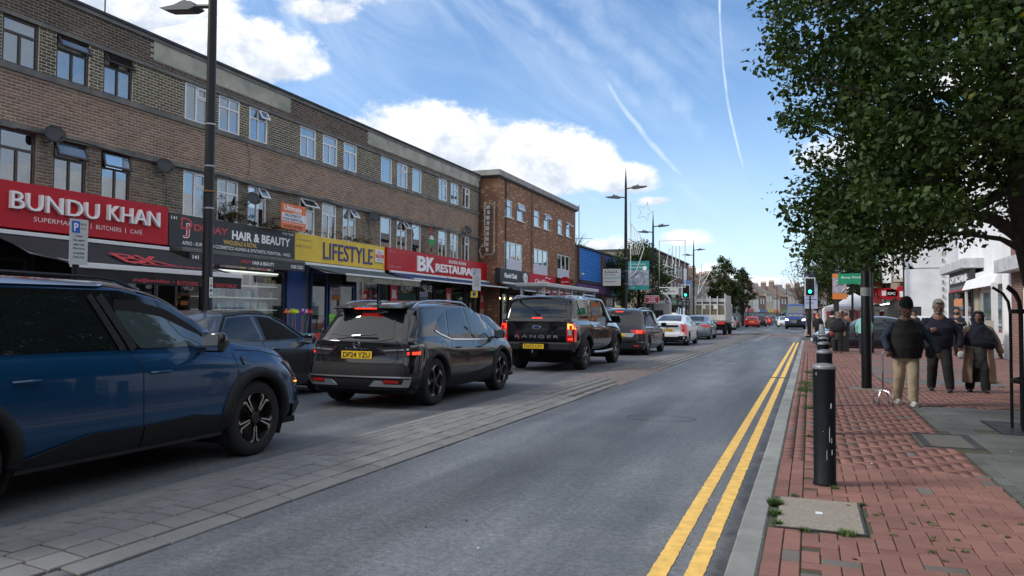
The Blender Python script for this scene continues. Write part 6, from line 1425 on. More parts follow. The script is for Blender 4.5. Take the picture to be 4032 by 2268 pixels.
MB().lathe([(.28, 0), (.30, .08), (.28, .1), (0, .1)], 24, (-14.9, 40.2, 3.5), 'X').build('round_lamp', mat('round_sign_face', (.7, .72, .74), .4), s); text('cfc', (-14.79, 40.08, 3.45), .22, .12, NAVY, parent=s, shear=.3)
s = board('shop_sign', 'red cake shop sign with white script lettering', RED_S, -14.9, 41.0, 45.9, 3.18, 3.86, .3); text('Cakes&Bakes', (-14.9, 42.0, 3.25), 2.6, .34, WHT, parent=s, bold=.02, shear=.15); MB().tube([(-14.88, 43.8, 3.68), (-14.88, 44.1, 3.74), (-14.88, 44.5, 3.66), (-14.88, 44.8, 3.7)], .025, 5).build('swirl', WHT, s)
s = thing('round_shop_sign', 'round red projecting sign above the cake shop', 'shop sign', (-14.5, 46.6, 3.55)); MB().lathe([(0, -.04), (.36, -.04), (.36, .04), (0, .04)], 28, axis='Y').build('disc', RED_S, s); text('Cakes & Bakes', (-.25, -.041, -.02), .5, .1, WHT, '-Y', s); bx('bracket', BLACK, -.5, -.3, -.02, .02, -.02, .02, s)
awning('black awning of the chai cafe', -14.85, -13.6, 36.9, 40.9, 3.08, 2.7, AWBLK, AWBLK, .0, .05); awning('red awning of the cake shop', -14.85, -13.8, 41.2, 45.9, 3.12, 2.8, mat('red_awning', (.4, .02, .03), .8), MATS['red_awning'], .2, .05)
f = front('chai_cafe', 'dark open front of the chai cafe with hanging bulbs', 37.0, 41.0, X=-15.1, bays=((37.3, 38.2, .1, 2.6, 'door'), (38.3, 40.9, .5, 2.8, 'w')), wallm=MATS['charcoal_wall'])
BULB = mat('warm_bulb', (.9, .7, .4), .4, emit=(1, .62, .25), es=5.)
for k in range(4): tag(MB().lathe([(0, -.07), (.06, -.04), (.07, 0), (.03, .08), (0, .1)], 10).build('hanging_bulb', BULB, loc=(-15.7, 37.6+.85*k, 2.35)), ('first', 'second', 'third', 'fourth')[k]+' warm hanging bulb from the left inside the chai cafe', 'light bulb', 'bulbs in the chai cafe')
front('cake_shop', 'bright front of the cake shop behind the bus shelter', 41.2, 45.7, X=-15.1, bays=((41.3, 44.2, .5, 2.8, 'w'), (44.3, 45.5, .1, 2.6, 'door'))); front('shop_unit', 'glazed shop front at the far end of the orange building', 45.9, 50.9, X=-15.1, bays=((46.1, 49.2, .5, 2.8, 'w'), (49.3, 50.6, .1, 2.6, 'door')))
s = thing('bus_shelter', 'grey bus shelter with a flat white roof behind the pickup', 'bus shelter', (-11.9, 33.0, .1)); SHG = mat('shelter_grey', (.45, .46, .46), .5)
bx('roof', SHG, -.75, .75, 0, 9.3, 2.65, 2.83, s, bevel=.03)
for k in range(5): bx('post', SHG, .45, .57, .2+k*2.2, .34+k*2.2, 0, 2.65, s); bx('post', SHG, -.6, -.5, .2+k*2.2, .32+k*2.2, 0, 2.65, s)
for k in range(4): bx('glass_panel', SGLASS, -.56, -.545, .36+k*2.2, 2.36+k*2.2, .3, 2.3, s)
bx('bench', mat('red_bench', (.4, .03, .03), .5), -.45, -.15, 1, 7.5, .5, .56, s)
# ================================================================ blue shuttered building
t = thing('blue_clad_building', 'low building with blue corrugated cladding and a purple fascia', 'building'); X3 = -15.0; D0, D1 = 51.25, 66.2
BLUEC = mat('blue_corrugated_cladding', (.05, .24, .66), .45, var=.12, vs=2); PILM = mat('maroon_brick_pier', (.13, .055, .05), .85, var=.2)
bx('wall', mat('grey_blockwork', (.2, .2, .19), .9, var=.2), -27, X3-.12, D0+.02, D1, .1, 6.28, t); bx('coping', mat('mossy_coping', (.10, .105, .09), .9, var=.4), -27.1, X3+.12, D0, D1+.1, 6.28, 6.40, t)
for (a, b) in ((51.5, 57.5), (58.75, 65.4)):
 n = 15; V = []; F = []
 for i in range(n*4+1):
  z = 3.98+2.25*i/(n*4); x = X3+.035*math.sin(i*PI/2+.4)
  V += [(x, a, z), (x, b, z)]
 F = [(2*i, 2*i+1, 2*i+3, 2*i+2) for i in range(n*4)]; me = bpy.data.meshes.new('cladding_panel'); me.from_pydata(V, [], F); link('cladding_panel', me, BLUEC, t)
for a, b in ((D0+.05, 51.45), (57.55, 58.7), (65.45, D1)): bx('pier', PILM, X3-.1, X3+.06, a, b, .1, 6.27, t)
bx('dark_fascia', mat('tar_black', (.03, .032, .04), .8, var=.3), X3-.1, X3+.15, D0+.1, D1-.1, 3.72, 3.96, t)
s = thing('purple_fascia', 'long plain purple shop fascia with a turquoise end panel', 'shop sign'); bx('panel', mat('purple_fascia_paint', (.105, .05, .15), .5), -15, -14.8, 50.6, 60.0, 3.08, 3.66, s); bx('turquoise_panel', mat('turquoise_panel', (.08, .40, .44), .5), -15, -14.79, 60.02, 63.0, 3.08, 3.66, s)
front('shop_unit', 'shop front with grey glazing under the purple fascia', 51.3, 58.6, X=-15.05, bays=((51.6, 54.6, .5, 2.9, 'w'), (54.7, 56, .1, 2.6, 'door'), (56.2, 58.4, .5, 2.9, 'w'))); front('shop_unit', 'shop front with white shelves under the turquoise panel', 58.7, 65.4, X=-15.05, bays=((58.9, 61.8, .5, 2.9, 'w'), (62, 65, .5, 2.9, 'w')), wallm=mat('pale_wall', (.4, .4, .38), .8))
s = thing('security_camera', 'white security camera on the corner of the blue building', 'camera', (X3+.2, 51.7, 4.35)); MB().box(-.06, .06, -.2, .2, -.06, .06).build('housing', WHITE, s, bevel=.01); MB().tube([(-.2, 0, -.15), (0, 0, -.05)], .02, 5).build('bracket', WHITE, s)
s = thing('rooftop_aerial', 'tall thin pole aerial with a small tv aerial on the low blue building', 'aerial', (-17.5, 60, 6.3)); MB().tube([(0, 0, 0), (0, 0, 4.2)], .03, 5).build('mast', BLACK, s); MB().tube([(0, .6, 0), (0, .6, 1.6)], .02, 5).tube([(-.5, .6, 1.5), (1.0, .6, 1.45)], .015, 4).tube([(.6, .3, 1.47), (.6, .9, 1.47)], .01, 4).tube([(.2, .3, 1.48), (.2, .9, 1.48)], .01, 4).build('tv_aerial', BLACK, s)
# ================================================================ three storey block beyond the side road
t = thing('brown_brick_block', 'three storey brown brick block with tall white windows beyond the tree', 'building'); X4 = -15.0; E0, E1 = 78.8, 103.4
bx('wall', brickmat('brown_brick', (.15, .085, .07), (.12, .07, .06), (.19, .16, .14), 'X', dirt=.25), X4-.3, X4, E0+.3, E1-.4, .1, 8.22, t); bx('flank_wall', mat('concrete_flank', (.30, .26, .20), .9, var=.25, vs=1.5), -34, X4-.001, E0, E0+.3, .1, 8.3, t); bx('far_wall', MATS['concrete_flank'], -34, X4-.001, E1-.38, E1, .1, 8.3, t)
bx('roof_edge', mat('dark_roof_edge', (.06, .06, .06), .8), -34.2, X4+.15, E0-.1, E1+.1, 8.3, 8.45, t)
for y in (80.3, 82.2, 84.4, 86.2, 89.4, 92.0, 94.6, 96.6):
 for z in (3.95, 6.1):
  wd = 1.5 if y in (92.0,) and z > 5 else .8; f_ = MB(); framebox(f_, X4+.03, y, y+wd, z, z+1.55, .09, -.06, .03); o = f_.build('window', WHITE, t); bx('pane', GLASS, X4+.005, X4+.012, y+.09, y+wd-.09, z+.09, z+1.46, o); bx('curtain', CURT, X4+.001, X4+.004, y+.1, y+wd-.1, z+.1, z+1.4, o)
bx('stair_glazing', WHITE, X4-.02, X4+.06, 99.0, 101.5, 5.4, 7.6, t); bx('stair_glazing', WHITE, X4-.02, X4+.06, 98.2, 101.8, 2.6, 5.1, t)
FC4 = [('grey', (.12, .13, .14), 79.2, 84.5), ('dark', (.03, .035, .04), 84.6, 88.6), ('green', (.12, .25, .12), 88.7, 92.0), ('charcoal', (.07, .07, .075), 92.1, 97.0), ('slate', (.10, .13, .15), 97.1, 103.0)]
for i, (n_, c_, a, b) in enumerate(FC4):
 s = board('shop_sign', '%s shop fascia, %s from the left under the brown block' % (n_, ('first', 'second', 'third', 'fourth', 'fifth')[i]), mat(n_+'_fascia', c_, .5), X4+.28, a, b, 2.75, 3.4, .3)
 text(('Bella', 'Pharmacy', 'Money', 'Phone Fix', 'Estates')[i], (X4+.29, a+.6, 2.9), (b-a)*.55, .32, WHT, parent=s, bold=.01)
 front('shop_unit', '%s framed shop front, %s from the left under the brown block' % (n_, ('first', 'second', 'third', 'fourth', 'fifth')[i]), a, b, X=X4+.15, z1=2.75, bays=((a+.2, a+(b-a)*.6, .5, 2.6, 'w'), (a+(b-a)*.62, b-.2, .1, 2.5, 'door')))
for nm, lb, y, z, m_, tx, tm in (('projecting_sign', 'lime green projecting arrow sign at the near corner of the brown block', 80.5, 3.9, mat('lime_sign', (.25, .62, .05), .5), '', WHT), ('projecting_sign', 'black pharmacy sign with a green cross in a white circle', 87.2, 3.75, BLKS, '+', mat('green_cross', (.02, .4, .2), .5)), ('projecting_sign', 'long dark projecting sign with white letters on the brown block', 95.8, 3.75, BLKS, 'Pizza Hut'.replace('Pizza Hut', 'Phat Phat'), WHT), ('projecting_sign', 'blue and white advertising board between the upper windows of the brown block', 97.6, 5.5, mat('sky_blue_board', (.25, .42, .75), .5), '', WHT)):
 h = .85 if z < 5 else 1.6; s = thing(nm, lb, 'shop sign', (X4+.7, y, z)); bx('panel', m_, -.55, .55, -.05, .05, -h/2*.6, h/2*.6, s)
 if tx == '+': MB().lathe([(0, -.055), (.24, -.055), (.24, -.05)], 20, axis='Y').build('disc', WHT, s); MB().box(-.15, .15, -.065, -.058, -.035, .035).box(-.035, .035, -.064, -.0585, -.15, .15).build('cross', tm, s)
 elif tx: text(tx, (-.48, -.055, -.08), .95, .17, tm, '-Y', s, bold=.02)
t = thing('white_frame_building', 'pale building with a white steel frame front beside the far trees', 'building'); bx('wall', mat('pale_render', (.45, .42, .36), .8, var=.15), -28, -15, 104.5, 122, .1, 6.0, t); bx('roof', mat('terracotta_pantile', (.32, .17, .10), .8, var=.2), -28.5, -14.7, 104.2, 122.5, 6.0, 6.5, t)
q = MB()
for k in range(5): q.tube([(-13.2, 104+3.4*k, .1), (-13.2, 104+3.4*k, 5.4), (-15, 104+3.4*k, 5.9)], .07, 5)
for z in (3.4, 4.4, 5.4): q.tube([(-13.2, 103.5, z), (-13.2, 118.5, z)], .06, 5)
q.build('steel_frame', WHITE, t); bx('netting', mat('teal_netting', (.05, .35, .3), .8), -13.3, -13.25, 112, 118, 3.2, 5.6, t)
t = thing('brick_gable_house', 'narrow brick gabled building just past the brown block', 'building'); MB().prism([(103.42, .1), (104.5, .1), (104.5, 6.3), (103.42, 7.3)], -26, -15.05, 'YZ').build('wall', MATS['brown_brick'], t)
# ---- terraced houses far down both sides
SLATE = mat('slate_roof', (.20, .18, .165), .85, var=.3, vs=1.2); TILE = mat('brown_tile_roof', (.24, .16, .13), .85, var=.3, vs=1.2); STOCK = mat('stock_brick_far', (.22, .16, .12), .9, var=.2, vs=1)
RENW = mat('far_white_render', (.62, .61, .58), .8, var=.1); RENP = mat('far_cream_render', (.52, .47, .38), .8, var=.1); POT = mat('chimney_pot', (.38, .20, .12), .8)
def terrace(x, y, w, d, eave, ridge, wallm, roofm, side, label, shopc, rz=0):
 """ridge runs along the road"""
 t = thing('terraced_house', label, 'house', (x, y, 0), rz, 'terraced shops with flats far down the road')
 s = side; xw, xb = 0, -s*d*-1*-1
 lo, hi = (min(0, s*d), max(0, s*d))
 bx('wall', wallm, lo, hi, 0, w-.02, .1, eave, t)
 MB().prism([(lo-.25, eave-.05), (hi+.25, eave-.05), ((lo+hi)/2, ridge)], -.0, w-.02, 'XZ').build('roof', roofm, t)
 ch = MB().box((lo+hi)/2-.7, (lo+hi)/2+.7, -.22, .22, ridge-1.2, ridge+.7).build('chimney', STOCK, t)
 for k in range(4): MB().lathe([(.13, 0), (.10, .45)], 8, ((lo+hi)/2-.5+.33*k, 0, ridge+.7)).build('chimney_pot', POT, ch)
 f = -s
 for k in range(2):
  y0 = w*(.18+.42*k); bx('window', WHITE, f*.0-.03 if f > 0 else -.03, .03, y0, y0+1.1, eave-2.0, eave-.7, t)
  bx('window_pane', CGLASS, -.045, .045, y0+.12, y0+.98, eave-1.88, eave-.82, t)
 bx('shop_fascia', shopc, -.35 if f < 0 else .0, .0 if f < 0 else .35, .2, w-.2, 2.6, 3.3, t); bx('shop_window', DKFRAME, -.05, .05, .3, w-.3, .3, 2.5, t)
cols = [('red', (.5, .03, .03)), ('white', (.6, .6, .6)), ('blue', (.05, .12, .4)), ('yellow', (.7, .5, .05)), ('orange', (.7, .22, .05)), ('green', (.05, .28, .12)), ('black', (.03, .03, .03)), ('pink', (.65, .3, .35))]
for i in range(21):
 y = 124+i*7.2; x = -15+.0017*max(0, y-150)**2; n_, c_ = cols[i % 8]; e = 6.2+.5*((i*7) % 3); wm = (STOCK, RENW, RENP, STOCK)[i % 4]
 terrace(x, y, 7.2, 9, e-1.1+.014*(y-120), e+1.9+.014*(y-120), (RENW, STOCK, RENP)[i % 3], (SLATE, TILE)[i % 3 == 1], -1, '%s walled terraced house with a %s fascia, number %d on the far left' % (('white', 'brown', 'cream')[i % 3], n_, i+1), mat('far_fascia_'+n_, c_, .5), -math.atan(.0034*max(0, y-150)))
for i in range(18):
 y = 96+i*7.2; x = 7.5+.0017*max(0, y-150)**2; n_, c_ = cols[(i+3) % 8]; wm = (RENW, STOCK, RENW, RENP)[i % 4]
 terrace(x, y, 7.2, 9, 6.6, 9.4, wm, SLATE, 1, 'terraced house with a %s fascia, number %d on the far right' % (n_, i+1), mat('far_fascia_'+n_, c_, .5), -math.atan(.0034*max(0, y-150)))
# ================================================================ right hand side
t = thing('opticians_shop', 'single storey projecting shop with a dark opticians sign on the right', 'building'); XR = 6.05; WREN = mat('white_render', (.78, .79, .80), .8, var=.08, vs=1.2, detail=8)
bx('upper_wall', WREN, XR+.4, 16, 30.0, 40.6, 3.0, 9.5, t); bx('canopy', mat('worn_white_canopy', (.52, .54, .56), .7, var=.25, vs=3), XR-.35, XR+.5, 34.9, 40.6, 3.42, 3.82, t, bevel=.02)
s = thing('opticians_sign', 'black opticians sign with white raised letters, partly broken', 'shop sign'); bx('panel', BLKS, XR-.06, XR+.1, 34.9, 39.9, 2.78, 3.42, s); bx('red_strip', mat('faded_red_strip', (.35, .05, .05), .6), XR-.08, XR-.06, 34.9, 39.9, 2.56, 2.64, s); bx('grey_strip', mat('mid_grey_strip', (.14, .14, .15), .6), XR-.07, XR+.1, 34.9, 39.9, 2.64, 2.78, s)
text('OPTICIANS', (XR-.07, 39.4, 2.93), 3.9, .32, WHT, '-X', s, bold=.03, extr=.04, depth=0)
bx('door_wall', DKFRAME, XR-.0, XR+.12, 39.3, 40.6, .1, 2.6, t); bx('shop_window', DKFRAME, XR, XR+.06, 35.0, 39.2, .1, 2.6, t); bx('window_pane', glassmat('green_tinted_glass', (.35, .42, .36), .18), XR-.02, XR-.01, 35.2, 38.7, .35, 2.5, t); bx('interior', mat('dim_green_interior', (.16, .18, .14), .9), XR+1.2, XR+1.3, 34, 40.5, .1, 2.6, t)
bx('poster', mat('orange_poster', (.65, .25, .10), .6), XR-.03, XR-.022, 37.0, 39.0, 1.95, 2.25, t)
s = thing('empty_shop', 'white shop with a sloping white canopy and a pale green window on the right', 'building'); bx('pier', mat('cream_stone', (.40, .36, .26), .8, var=.1), XR+.02, XR+.4, 33.9, 34.9, .1, 2.6, s); bx('wall', WREN, XR+.1, XR+.4, 29.5, 33.9, .1, .9, s); bx('wall', WREN, XR+.1, XR+.4, 29.5, 34.9, 2.45, 3.2, s); bx('window_frame', WHITE, XR+.02, XR+.12, 29.9, 33.7, .55, 2.45, s); bx('window_pane', mat('sea_green_pane', (.12, .20, .19), .1, var=.2, vs=1, coat=1), XR, XR+.015, 30.1, 33.5, .95, 2.35, s)
MB().prism([(-.38, 2.52), (.1, 2.62), (.1, 3.0), (-.22, 2.9)], 29.5, 34.9, 'XZ', Matrix.Translation((XR, 0, 0))).build('canopy', WREN, s)
bx('white_post', WHITE, XR-.4, XR-.25, 29.3, 29.55, .1, 2.6, s); bx('white_post', WHITE, XR-.3, XR-.22, 34.6, 34.75, .1, 2.6, s)
s = thing('brick_house', 'red brick house with white corner and canopy at the right edge', 'building'); bx('wall', brickmat('red_brick_right', (.26, .09, .06), (.20, .075, .05), (.3, .28, .25), 'X'), XR-.1, 16, 26.9, 28.2, .1, 7.5, s); bx('white_wall', WREN, XR-.08, 16, 20.0, 26.88, .1, 7.5, s); bx('flank_wall', WREN, XR-.1, 16, 28.22, 29.4, .1, 9.4, s); bx('canopy', MATS['worn_white_canopy'], XR-.55, XR-.12, 22.0, 28.3, 2.85, 3.25, s); bx('window_frame', WHITE, XR-.14, XR-.1, 22, 25.6, .6, 2.4, s); bx('window_pane', CGLASS, XR-.16, XR-.14, 22.2, 25.4, .8, 2.3, s)
tag(bx('utility_box', mat('cream_box', (.55, .53, .48), .6), XR-1.0, XR-.55, 28.4, 29.0, .55, 1.35), 'cream utility box mounted in front of the empty shop', 'box'); bx('box_stand', MATS['cream_box'], -.06, .06, -.06, .06, .1, .55, bpy.data.objects['utility_box'], loc=(XR-.78, 28.7, 0))
t = thing('white_gable_building', 'tall building with a blank weathered white end wall across the side street', 'building')
bx('end_wall', mat('weathered_white_wall', (.80, .81, .82), .85, var=.14, vs=.7, detail=9), 6.25, 18, 60.2, 60.5, .1, 9.6, t); bx('ghost_chimney_breast', MATS['weathered_white_wall'], 8.9, 9.5, 60.05, 60.2, .1, 9, t); bx('base_course', mat('pale_red_base', (.35, .16, .13), .8), 6.25, 18, 60.12, 60.2, .1, .6, t); bx('roof_block', SLATE, 6.3, 18, 60.5, 80, 8.5, 9.4, t)
TANB = brickmat('tan_brick', (.34, .24, .15), (.29, .2, .13), (.38, .33, .26), 'X', dirt=.2); bx('front_wall', TANB, 6.3, 6.6, 60.5, 80, 3.6, 8.8, t); bx('lower_wall', DKFRAME, 6.5, 6.7, 60.5, 80, .1, 3.6, t)
bay = MB().prism([(6.3, 61.0), (5.75, 61.5), (5.75, 62.7), (6.3, 63.2)], 4.3, 7.6, 'XY').build('bay_window', WHITE, t); bx('pane', CGLASS, 5.73, 5.745, 61.6, 62.6, 4.8, 6.6, bay); MB().prism([(6.3, 60.9), (5.68, 61.45), (5.68, 62.75), (6.3, 63.3)], 4.0, 4.3, 'XY').build('bay_sill', mat('stone_sill', (.4, .36, .3), .8), bay)
bay = MB().prism([(6.3, 70.0), (5.75, 70.5), (5.75, 71.7), (6.3, 72.2)], 4.3, 7.6, 'XY').build('bay_window', WHITE, t); MB().tube([(6.2, 60.05, .1), (6.2, 60.05, 9)], .06, 6).build('downpipe', BLACK, t)
s = thing('chicken_shop_sign', 'bright red fast food sign with a rounded projecting panel', 'shop sign'); bx('panel', RED_S, 5.9, 6.45, 60.55, 61.4, 2.65, 3.65, s, bevel=.03); bx('panel', RED_S, 6.0, 6.3, 61.5, 70, 2.85, 3.5, s); o = MB().lathe([(0, -.06), (.55, -.06), (.55, .06), (0, .06)], 32, axis='Y').build('projecting_disc', RED_S, s, loc=(5.25, 60.9, 3.15)); o.scale = (1.15, 1, .75)
bx('projecting_panel', RED_S, 5.2, 6.0, 60.84, 60.96, 2.95, 3.45, s); text('KFC', (5.25, 60.835, 3.05), .5, .2, WHT, '-Y', s, bold=.03); bx('white_patch', WHT, 5.98, 6.2, 60.53, 60.55, 2.9, 3.3, s); bx('white_patch', WHT, 4.86, 5.14, 60.83, 60.84, 3.0, 3.35, s)
s = thing('round_red_sign', 'round red projecting sign beyond the fast food shop', 'shop sign', (5.3, 71.5, 4.0)); MB().lathe([(0, -.05), (.52, -.05), (.52, .05), (0, .05)], 28, axis='Y').build('disc', RED_S, s); text("KHAN'S", (-.4, -.06, -.09), .8, .18, WHT, '-Y', s, bold=.03)
s = thing('red_shop_board', 'red board below the round sign on the right hand shops', 'shop sign'); bx('panel', LRED, 4.9, 5.8, 71.8, 71.9, 2.4, 3.4, s)
aw = awning('dark green awning over the greengrocer beyond the fast food shop', 6.4, 4.3, 62.0, 76.0, 2.95, 2.35, mat('green_awning', (.03, .16, .09), .8), MATS['green_awning'], .15, .05)
LITW = mat('shop_strip_light', (.9, .9, .85), .5, emit=(1, .97, .9), es=3.)
for k in range(4): tag(bx('strip_light', LITW, -.06, .06, -.5, .5, -.03, .03, loc=(5.4, 62.5+3*k, 2.45)), ('nearest', 'second', 'third', 'farthest')[k]+' glowing strip light under the green awning', 'light', 'strip lights under the green awning')
tag(bx('brick_planter', mat('low_brick', (.2, .1, .08), .9), 4.3, 6.2, 61.6, 62.0, .1, 1.0), 'low brick wall in front of the fast food shop', 'wall')
for k, (x, lb) in enumerate(((5.7, 'black notice board nearest the fast food shop'), (9.0, 'black notice board behind the bearded man'))):
 s = thing('notice_board', lb, 'notice board', (x, 52, .1)); bx('board', mat('black_board', (.03, .035, .035), .8), -.6, .6, -.03, .03, .9, 2.0, s); bx('post', BLACK, -.5, -.42, -.03, .03, 0, .9, s); bx('post', BLACK, .42, .5, -.03, .03, 0, .9, s)
tag(bx('green_shelter_edge', mat('green_trim', (.02, .3, .16), .6), 8.6, 12, 56, 56.4, 2.2, 2.5), 'green canopy edge against the white wall', 'canopy')
s = thing('market_tent', 'white peaked market tent with clothes for sale', 'tent', (3.3, 66, .1)); TENT = mat('tent_canvas', (.70, .73, .80), .8, var=.05)
n = 10
for sx_ in (0,):
 V = []; F = []
 hw_ = 2.2
 ring = [(-hw_, -hw_), (0, -hw_), (hw_, -hw_), (hw_, 0), (hw_, hw_), (0, hw_), (-hw_, hw_), (-hw_, 0)]
 V = [(x, y, 1.95) for x, y in ring]+[(x, y, 2.15) for x, y in ring]+[(x*.55, y*.55, 2.45) for x, y in ring]+[(x*.18, y*.18, 3.0) for x, y in ring]+[(0, 0, 3.25)]
 for l in range(3):
  for i in range(8): F.append((8*l+i, 8*l+(i+1) % 8, 8*l+8+(i+1) % 8, 8*l+8+i))
 for i in range(8): F.append((24+i, 24+(i+1) % 8, 32))
 me = bpy.data.meshes.new('canopy'); me.from_pydata(V, [], F); link('canopy', me, TENT, s)
for x, y in ((-2.1, -2.1), (2.1, -2.1), (-2.1, 2.1), (2.1, 2.1)): bx('leg', WHITE, x-.03, x+.03, y-.03, y+.03, 0, 2.0, s)
GC = [('patterned red', (.35, .05, .08)), ('floral', (.5, .42, .38)), ('black', (.02, .02, .025)), ('brown', (.22, .09, .05)), ('white', (.6, .6, .58)), ('maroon', (.14, .02, .04))]
for k in range(12):
 n_, c_ = GC[k % 6]; x = 1.35+.34*k; o = MB().prism([(-.13, 0), (.13, 0), (.11, .5), (.15, .85), (.06, .92), (-.06, .92), (-.15, .85), (-.11, .5)], -.04, .04, 'XZ').build('hanging_garment', mat('garment_'+n_.replace(' ', '_'), c_, .9, var=.5, vs=14), loc=(x, 63.9, 1.0)); tag(o, '%s garment, number %d from the left on the market tent rail' % (n_, k+1), 'garment', 'clothes hanging from the market tent')
tag(MB().tube([(1.1, 63.9, 1.97), (5.4, 63.9, 1.97)], .015, 5).build('garment_rail', WHITE), 'rail of hanging clothes along the front of the market tent', 'rail')
s = thing('white_van', 'plain white van parked behind the market tent', 'van', (2.2, 86, 0)); bx('body', P_WHT, -.95, .95, 0, 4.8, .4, 2.4, s, bevel=.12); bx('rear_window', CGLASS, -.7, .7, -.01, .0, 1.4, 2.0, s); bx('wheel', TYRE, -.96, -.7, .6, 1.3, 0, .7, s, bevel=.1); bx('wheel', TYRE, .7, .96, .6, 1.3, 0, .7, s, bevel=.1)
t = thing('brick_parade_behind', 'plain brick block continuing the parade behind the camera on the left', 'building'); bx('wall', MATS['end_brick'], -28, -16.2, -60, 5.9, .1, 8.8, t); bx('shop_band', DKFRAME, -16.2, -16.0, -59, 5.8, .2, 3.0, t); bx('sign_band', RED_S, -16.2, -15.7, -59, 5.8, 3.2, 4.1, t)
t = thing('tan_brick_house_behind', 'brown brick building beside the camera on the right, outside the view', 'building'); bx('wall', mat('brown_wall_behind', (.22, .15, .08), .9, var=.3), 9.5, 20, -60, 16, .1, 6.2, t); bx('shop_band', DKFRAME, 9.3, 9.5, -59, 15.8, .2, 3.0, t)
for k, z in enumerate((4.9, 6.6)): bx('cable', mat('cable_grey', (.3, .3, .3), .7), 6.3, 12, 60.17, 60.19, z, z+.035, bpy.data.objects['white_gable_building'])
q = MB(); [q.box(8.6, 8.68, 60.1, 60.18, .8+.5*k, 1.05+.5*k) for k in range(14)]; q.build('rusty_pipe', mat('rusty_pipe', (.33, .24, .2), .8, var=.4), bpy.data.objects['white_gable_building'])
# ================================================================ street furniture
BOLL = mat('black_bollard_paint', (.005, .008, .012), .42, spec=.35, var=.3, vs=6, bump=.15, bs=30); BOLT = mat('bollard_top', (.22, .23, .24), .4, .3)
def make_bollard():
 t = thing('bollard', '', 'bollard', group='black bollards along the kerb')
 pr = [(.096, 0), (.096, .02), (.090, .03), (.090, .80), (.092, .90), (.094, .915)]
 MB().lathe(pr, 28).build('shaft', BOLL, t, smooth=True, sharp=35)
 MB().lathe([(.094, .912), (.094, .93), (.088, .938), (.06, .950), (.03, .956), (0, .958)], 28, cap=False).build('cap', BOLT, t, smooth=True, sharp=50)
 return t
def dupt(r, loc, rz=0, label=None):
 c = r.copy(); C.objects.link(c); c.location = loc; c.rotation_euler = (0, 0, rz)
 if label: c['label'] = label
 for ch in r.children:
  d = ch.copy(); C.objects.link(d); d.parent = c
  for g_ in ch.children: e = g_.copy(); C.objects.link(e); e.parent = d
 return c
b0 = make_bollard(); q = MB(); [q.lathe([(.0902, 0), (.0912, .001), (.0912, .003), (.0902, .004)], 28, (0, 0, z), cap=False) for z in (.665, .74, .805)]; q.build('groove_shade_ring', mat('groove_dark', (.002, .002, .003), .8), b0); b0.scale = (.93, .93, 1.0); b0.location = (.105, 6.58, .1); b0['label'] = 'nearest black bollard, tall in the foreground with scratched paint'  # thin dark rings painted in for the shade of grooves
q = MB()
for (a, z, w_, h) in ((-1.0, .60, .012, .05), (-1.15, .34, .006, .13), (-.95, .33, .008, .05), (-.92, .24, .009, .05), (-2.3, .86, .012, .03), (-1.7, .42, .006, .01), (-1.4, .2, .005, .09)):
 x, y = .0915*math.cos(a), .0915*math.sin(a); q.add([(x-w_/2, y, z), (x+w_/2, y-.0*w_, z+.01), (x+w_*.4, y, z+h), (x-w_*.5, y, z+h*.8)], [(0, 1, 2, 3)])
q.build('paint_chip', mat('chipped_paint', (.42, .44, .44), .7), b0)
BY = [(9.4, 'second'), (12.4, 'third'), (15.5, 'fourth'), (18.6, 'fifth'), (21.6, 'sixth'), (24.7, 'seventh'), (27.8, 'eighth'), (31, 'ninth'), (34, 'tenth'), (37, 'eleventh'), (40.2, 'twelfth'), (43.2, 'thirteenth')]
for y, n_ in BY: dupt(b0, (.12+.012*(y-6.5), y, .1), 0, '%s black bollard from the front in the row along the kerb' % n_)
for o in list(bpy.data.objects):
 if o.name.startswith('paint_chip') and o.parent and o.parent is not b0: bpy.data.objects.remove(o)
POLE = mat('black_pole_paint', (.005, .006, .008), .4, spec=.35, var=.2, vs=5)
def head(mb, p, sg, s=1.0):
 x, y, z = p; mb.tube([(x, y, z-.05*s), (x+sg*.35*s, y, z)], .04*s, 6)
 mb.prism([(x+sg*.3*s, z-.05*s), (x+sg*.45*s, z-.085*s), (x+sg*1.0*s, z-.02*s), (x+sg*1.15*s, z+.04*s), (x+sg*.8*s, z+.05*s), (x+sg*.6*s, z+.1*s), (x+sg*.4*s, z+.06*s)], y-.13*s, y+.13*s, 'XZ')
 mb.box(x+sg*.66*s-.04, x+sg*.66*s+.04, y-.04, y+.04, z+.08*s, z+.15*s)
def lamp(x, y, H, arms, label, r=.105, s=1.0, spike=1.1):
 t = thing('street_lamp', label, 'street lamp', (x, y, .1), 0, 'street lamps'); zz = H-.1
 MB().tube([(0, 0, 0), (0, 0, 1.5), (0, 0, 1.52), (0, 0, zz*.6), (0, 0, zz-spike), (0, 0, zz)], r, 16, rr=[r*1.0, r, r*.93, r*.8, r*.6, .012]).build('pole', POLE, t, smooth=True, sharp=50)
 LH = mat('lamp_head_grey', (.11, .115, .12), .4, .5)
 for z, sg in arms: q = MB(); head(q, (0, 0, z-.1), sg, s); q.build('lamp_head', LH, t)
 q = MB()
 for z in (3.3, 4.1, 4.9): q.lathe([(r*.96, 0), (r*.96, .03)], 14, (0, 0, z))
 q.build('strap', mat('steel_strap', (.4, .4, .4), .4, .8), t)
 return t
t = lamp(-10.6, 11.36, 10.8, ((7.35, -1), (9.3, 1)), 'tall black lamp post in front of the parade, its lamp head pointing left', .105, 1.05)
bx('number_plate', WHT, .10, .104, -.05, .03, 1.62, 2.0, t)
for i, ch in enumerate('281A'): text(ch, (.105, -.035, 1.91-.09*i), .045, .06, BLKL, '+X', t)
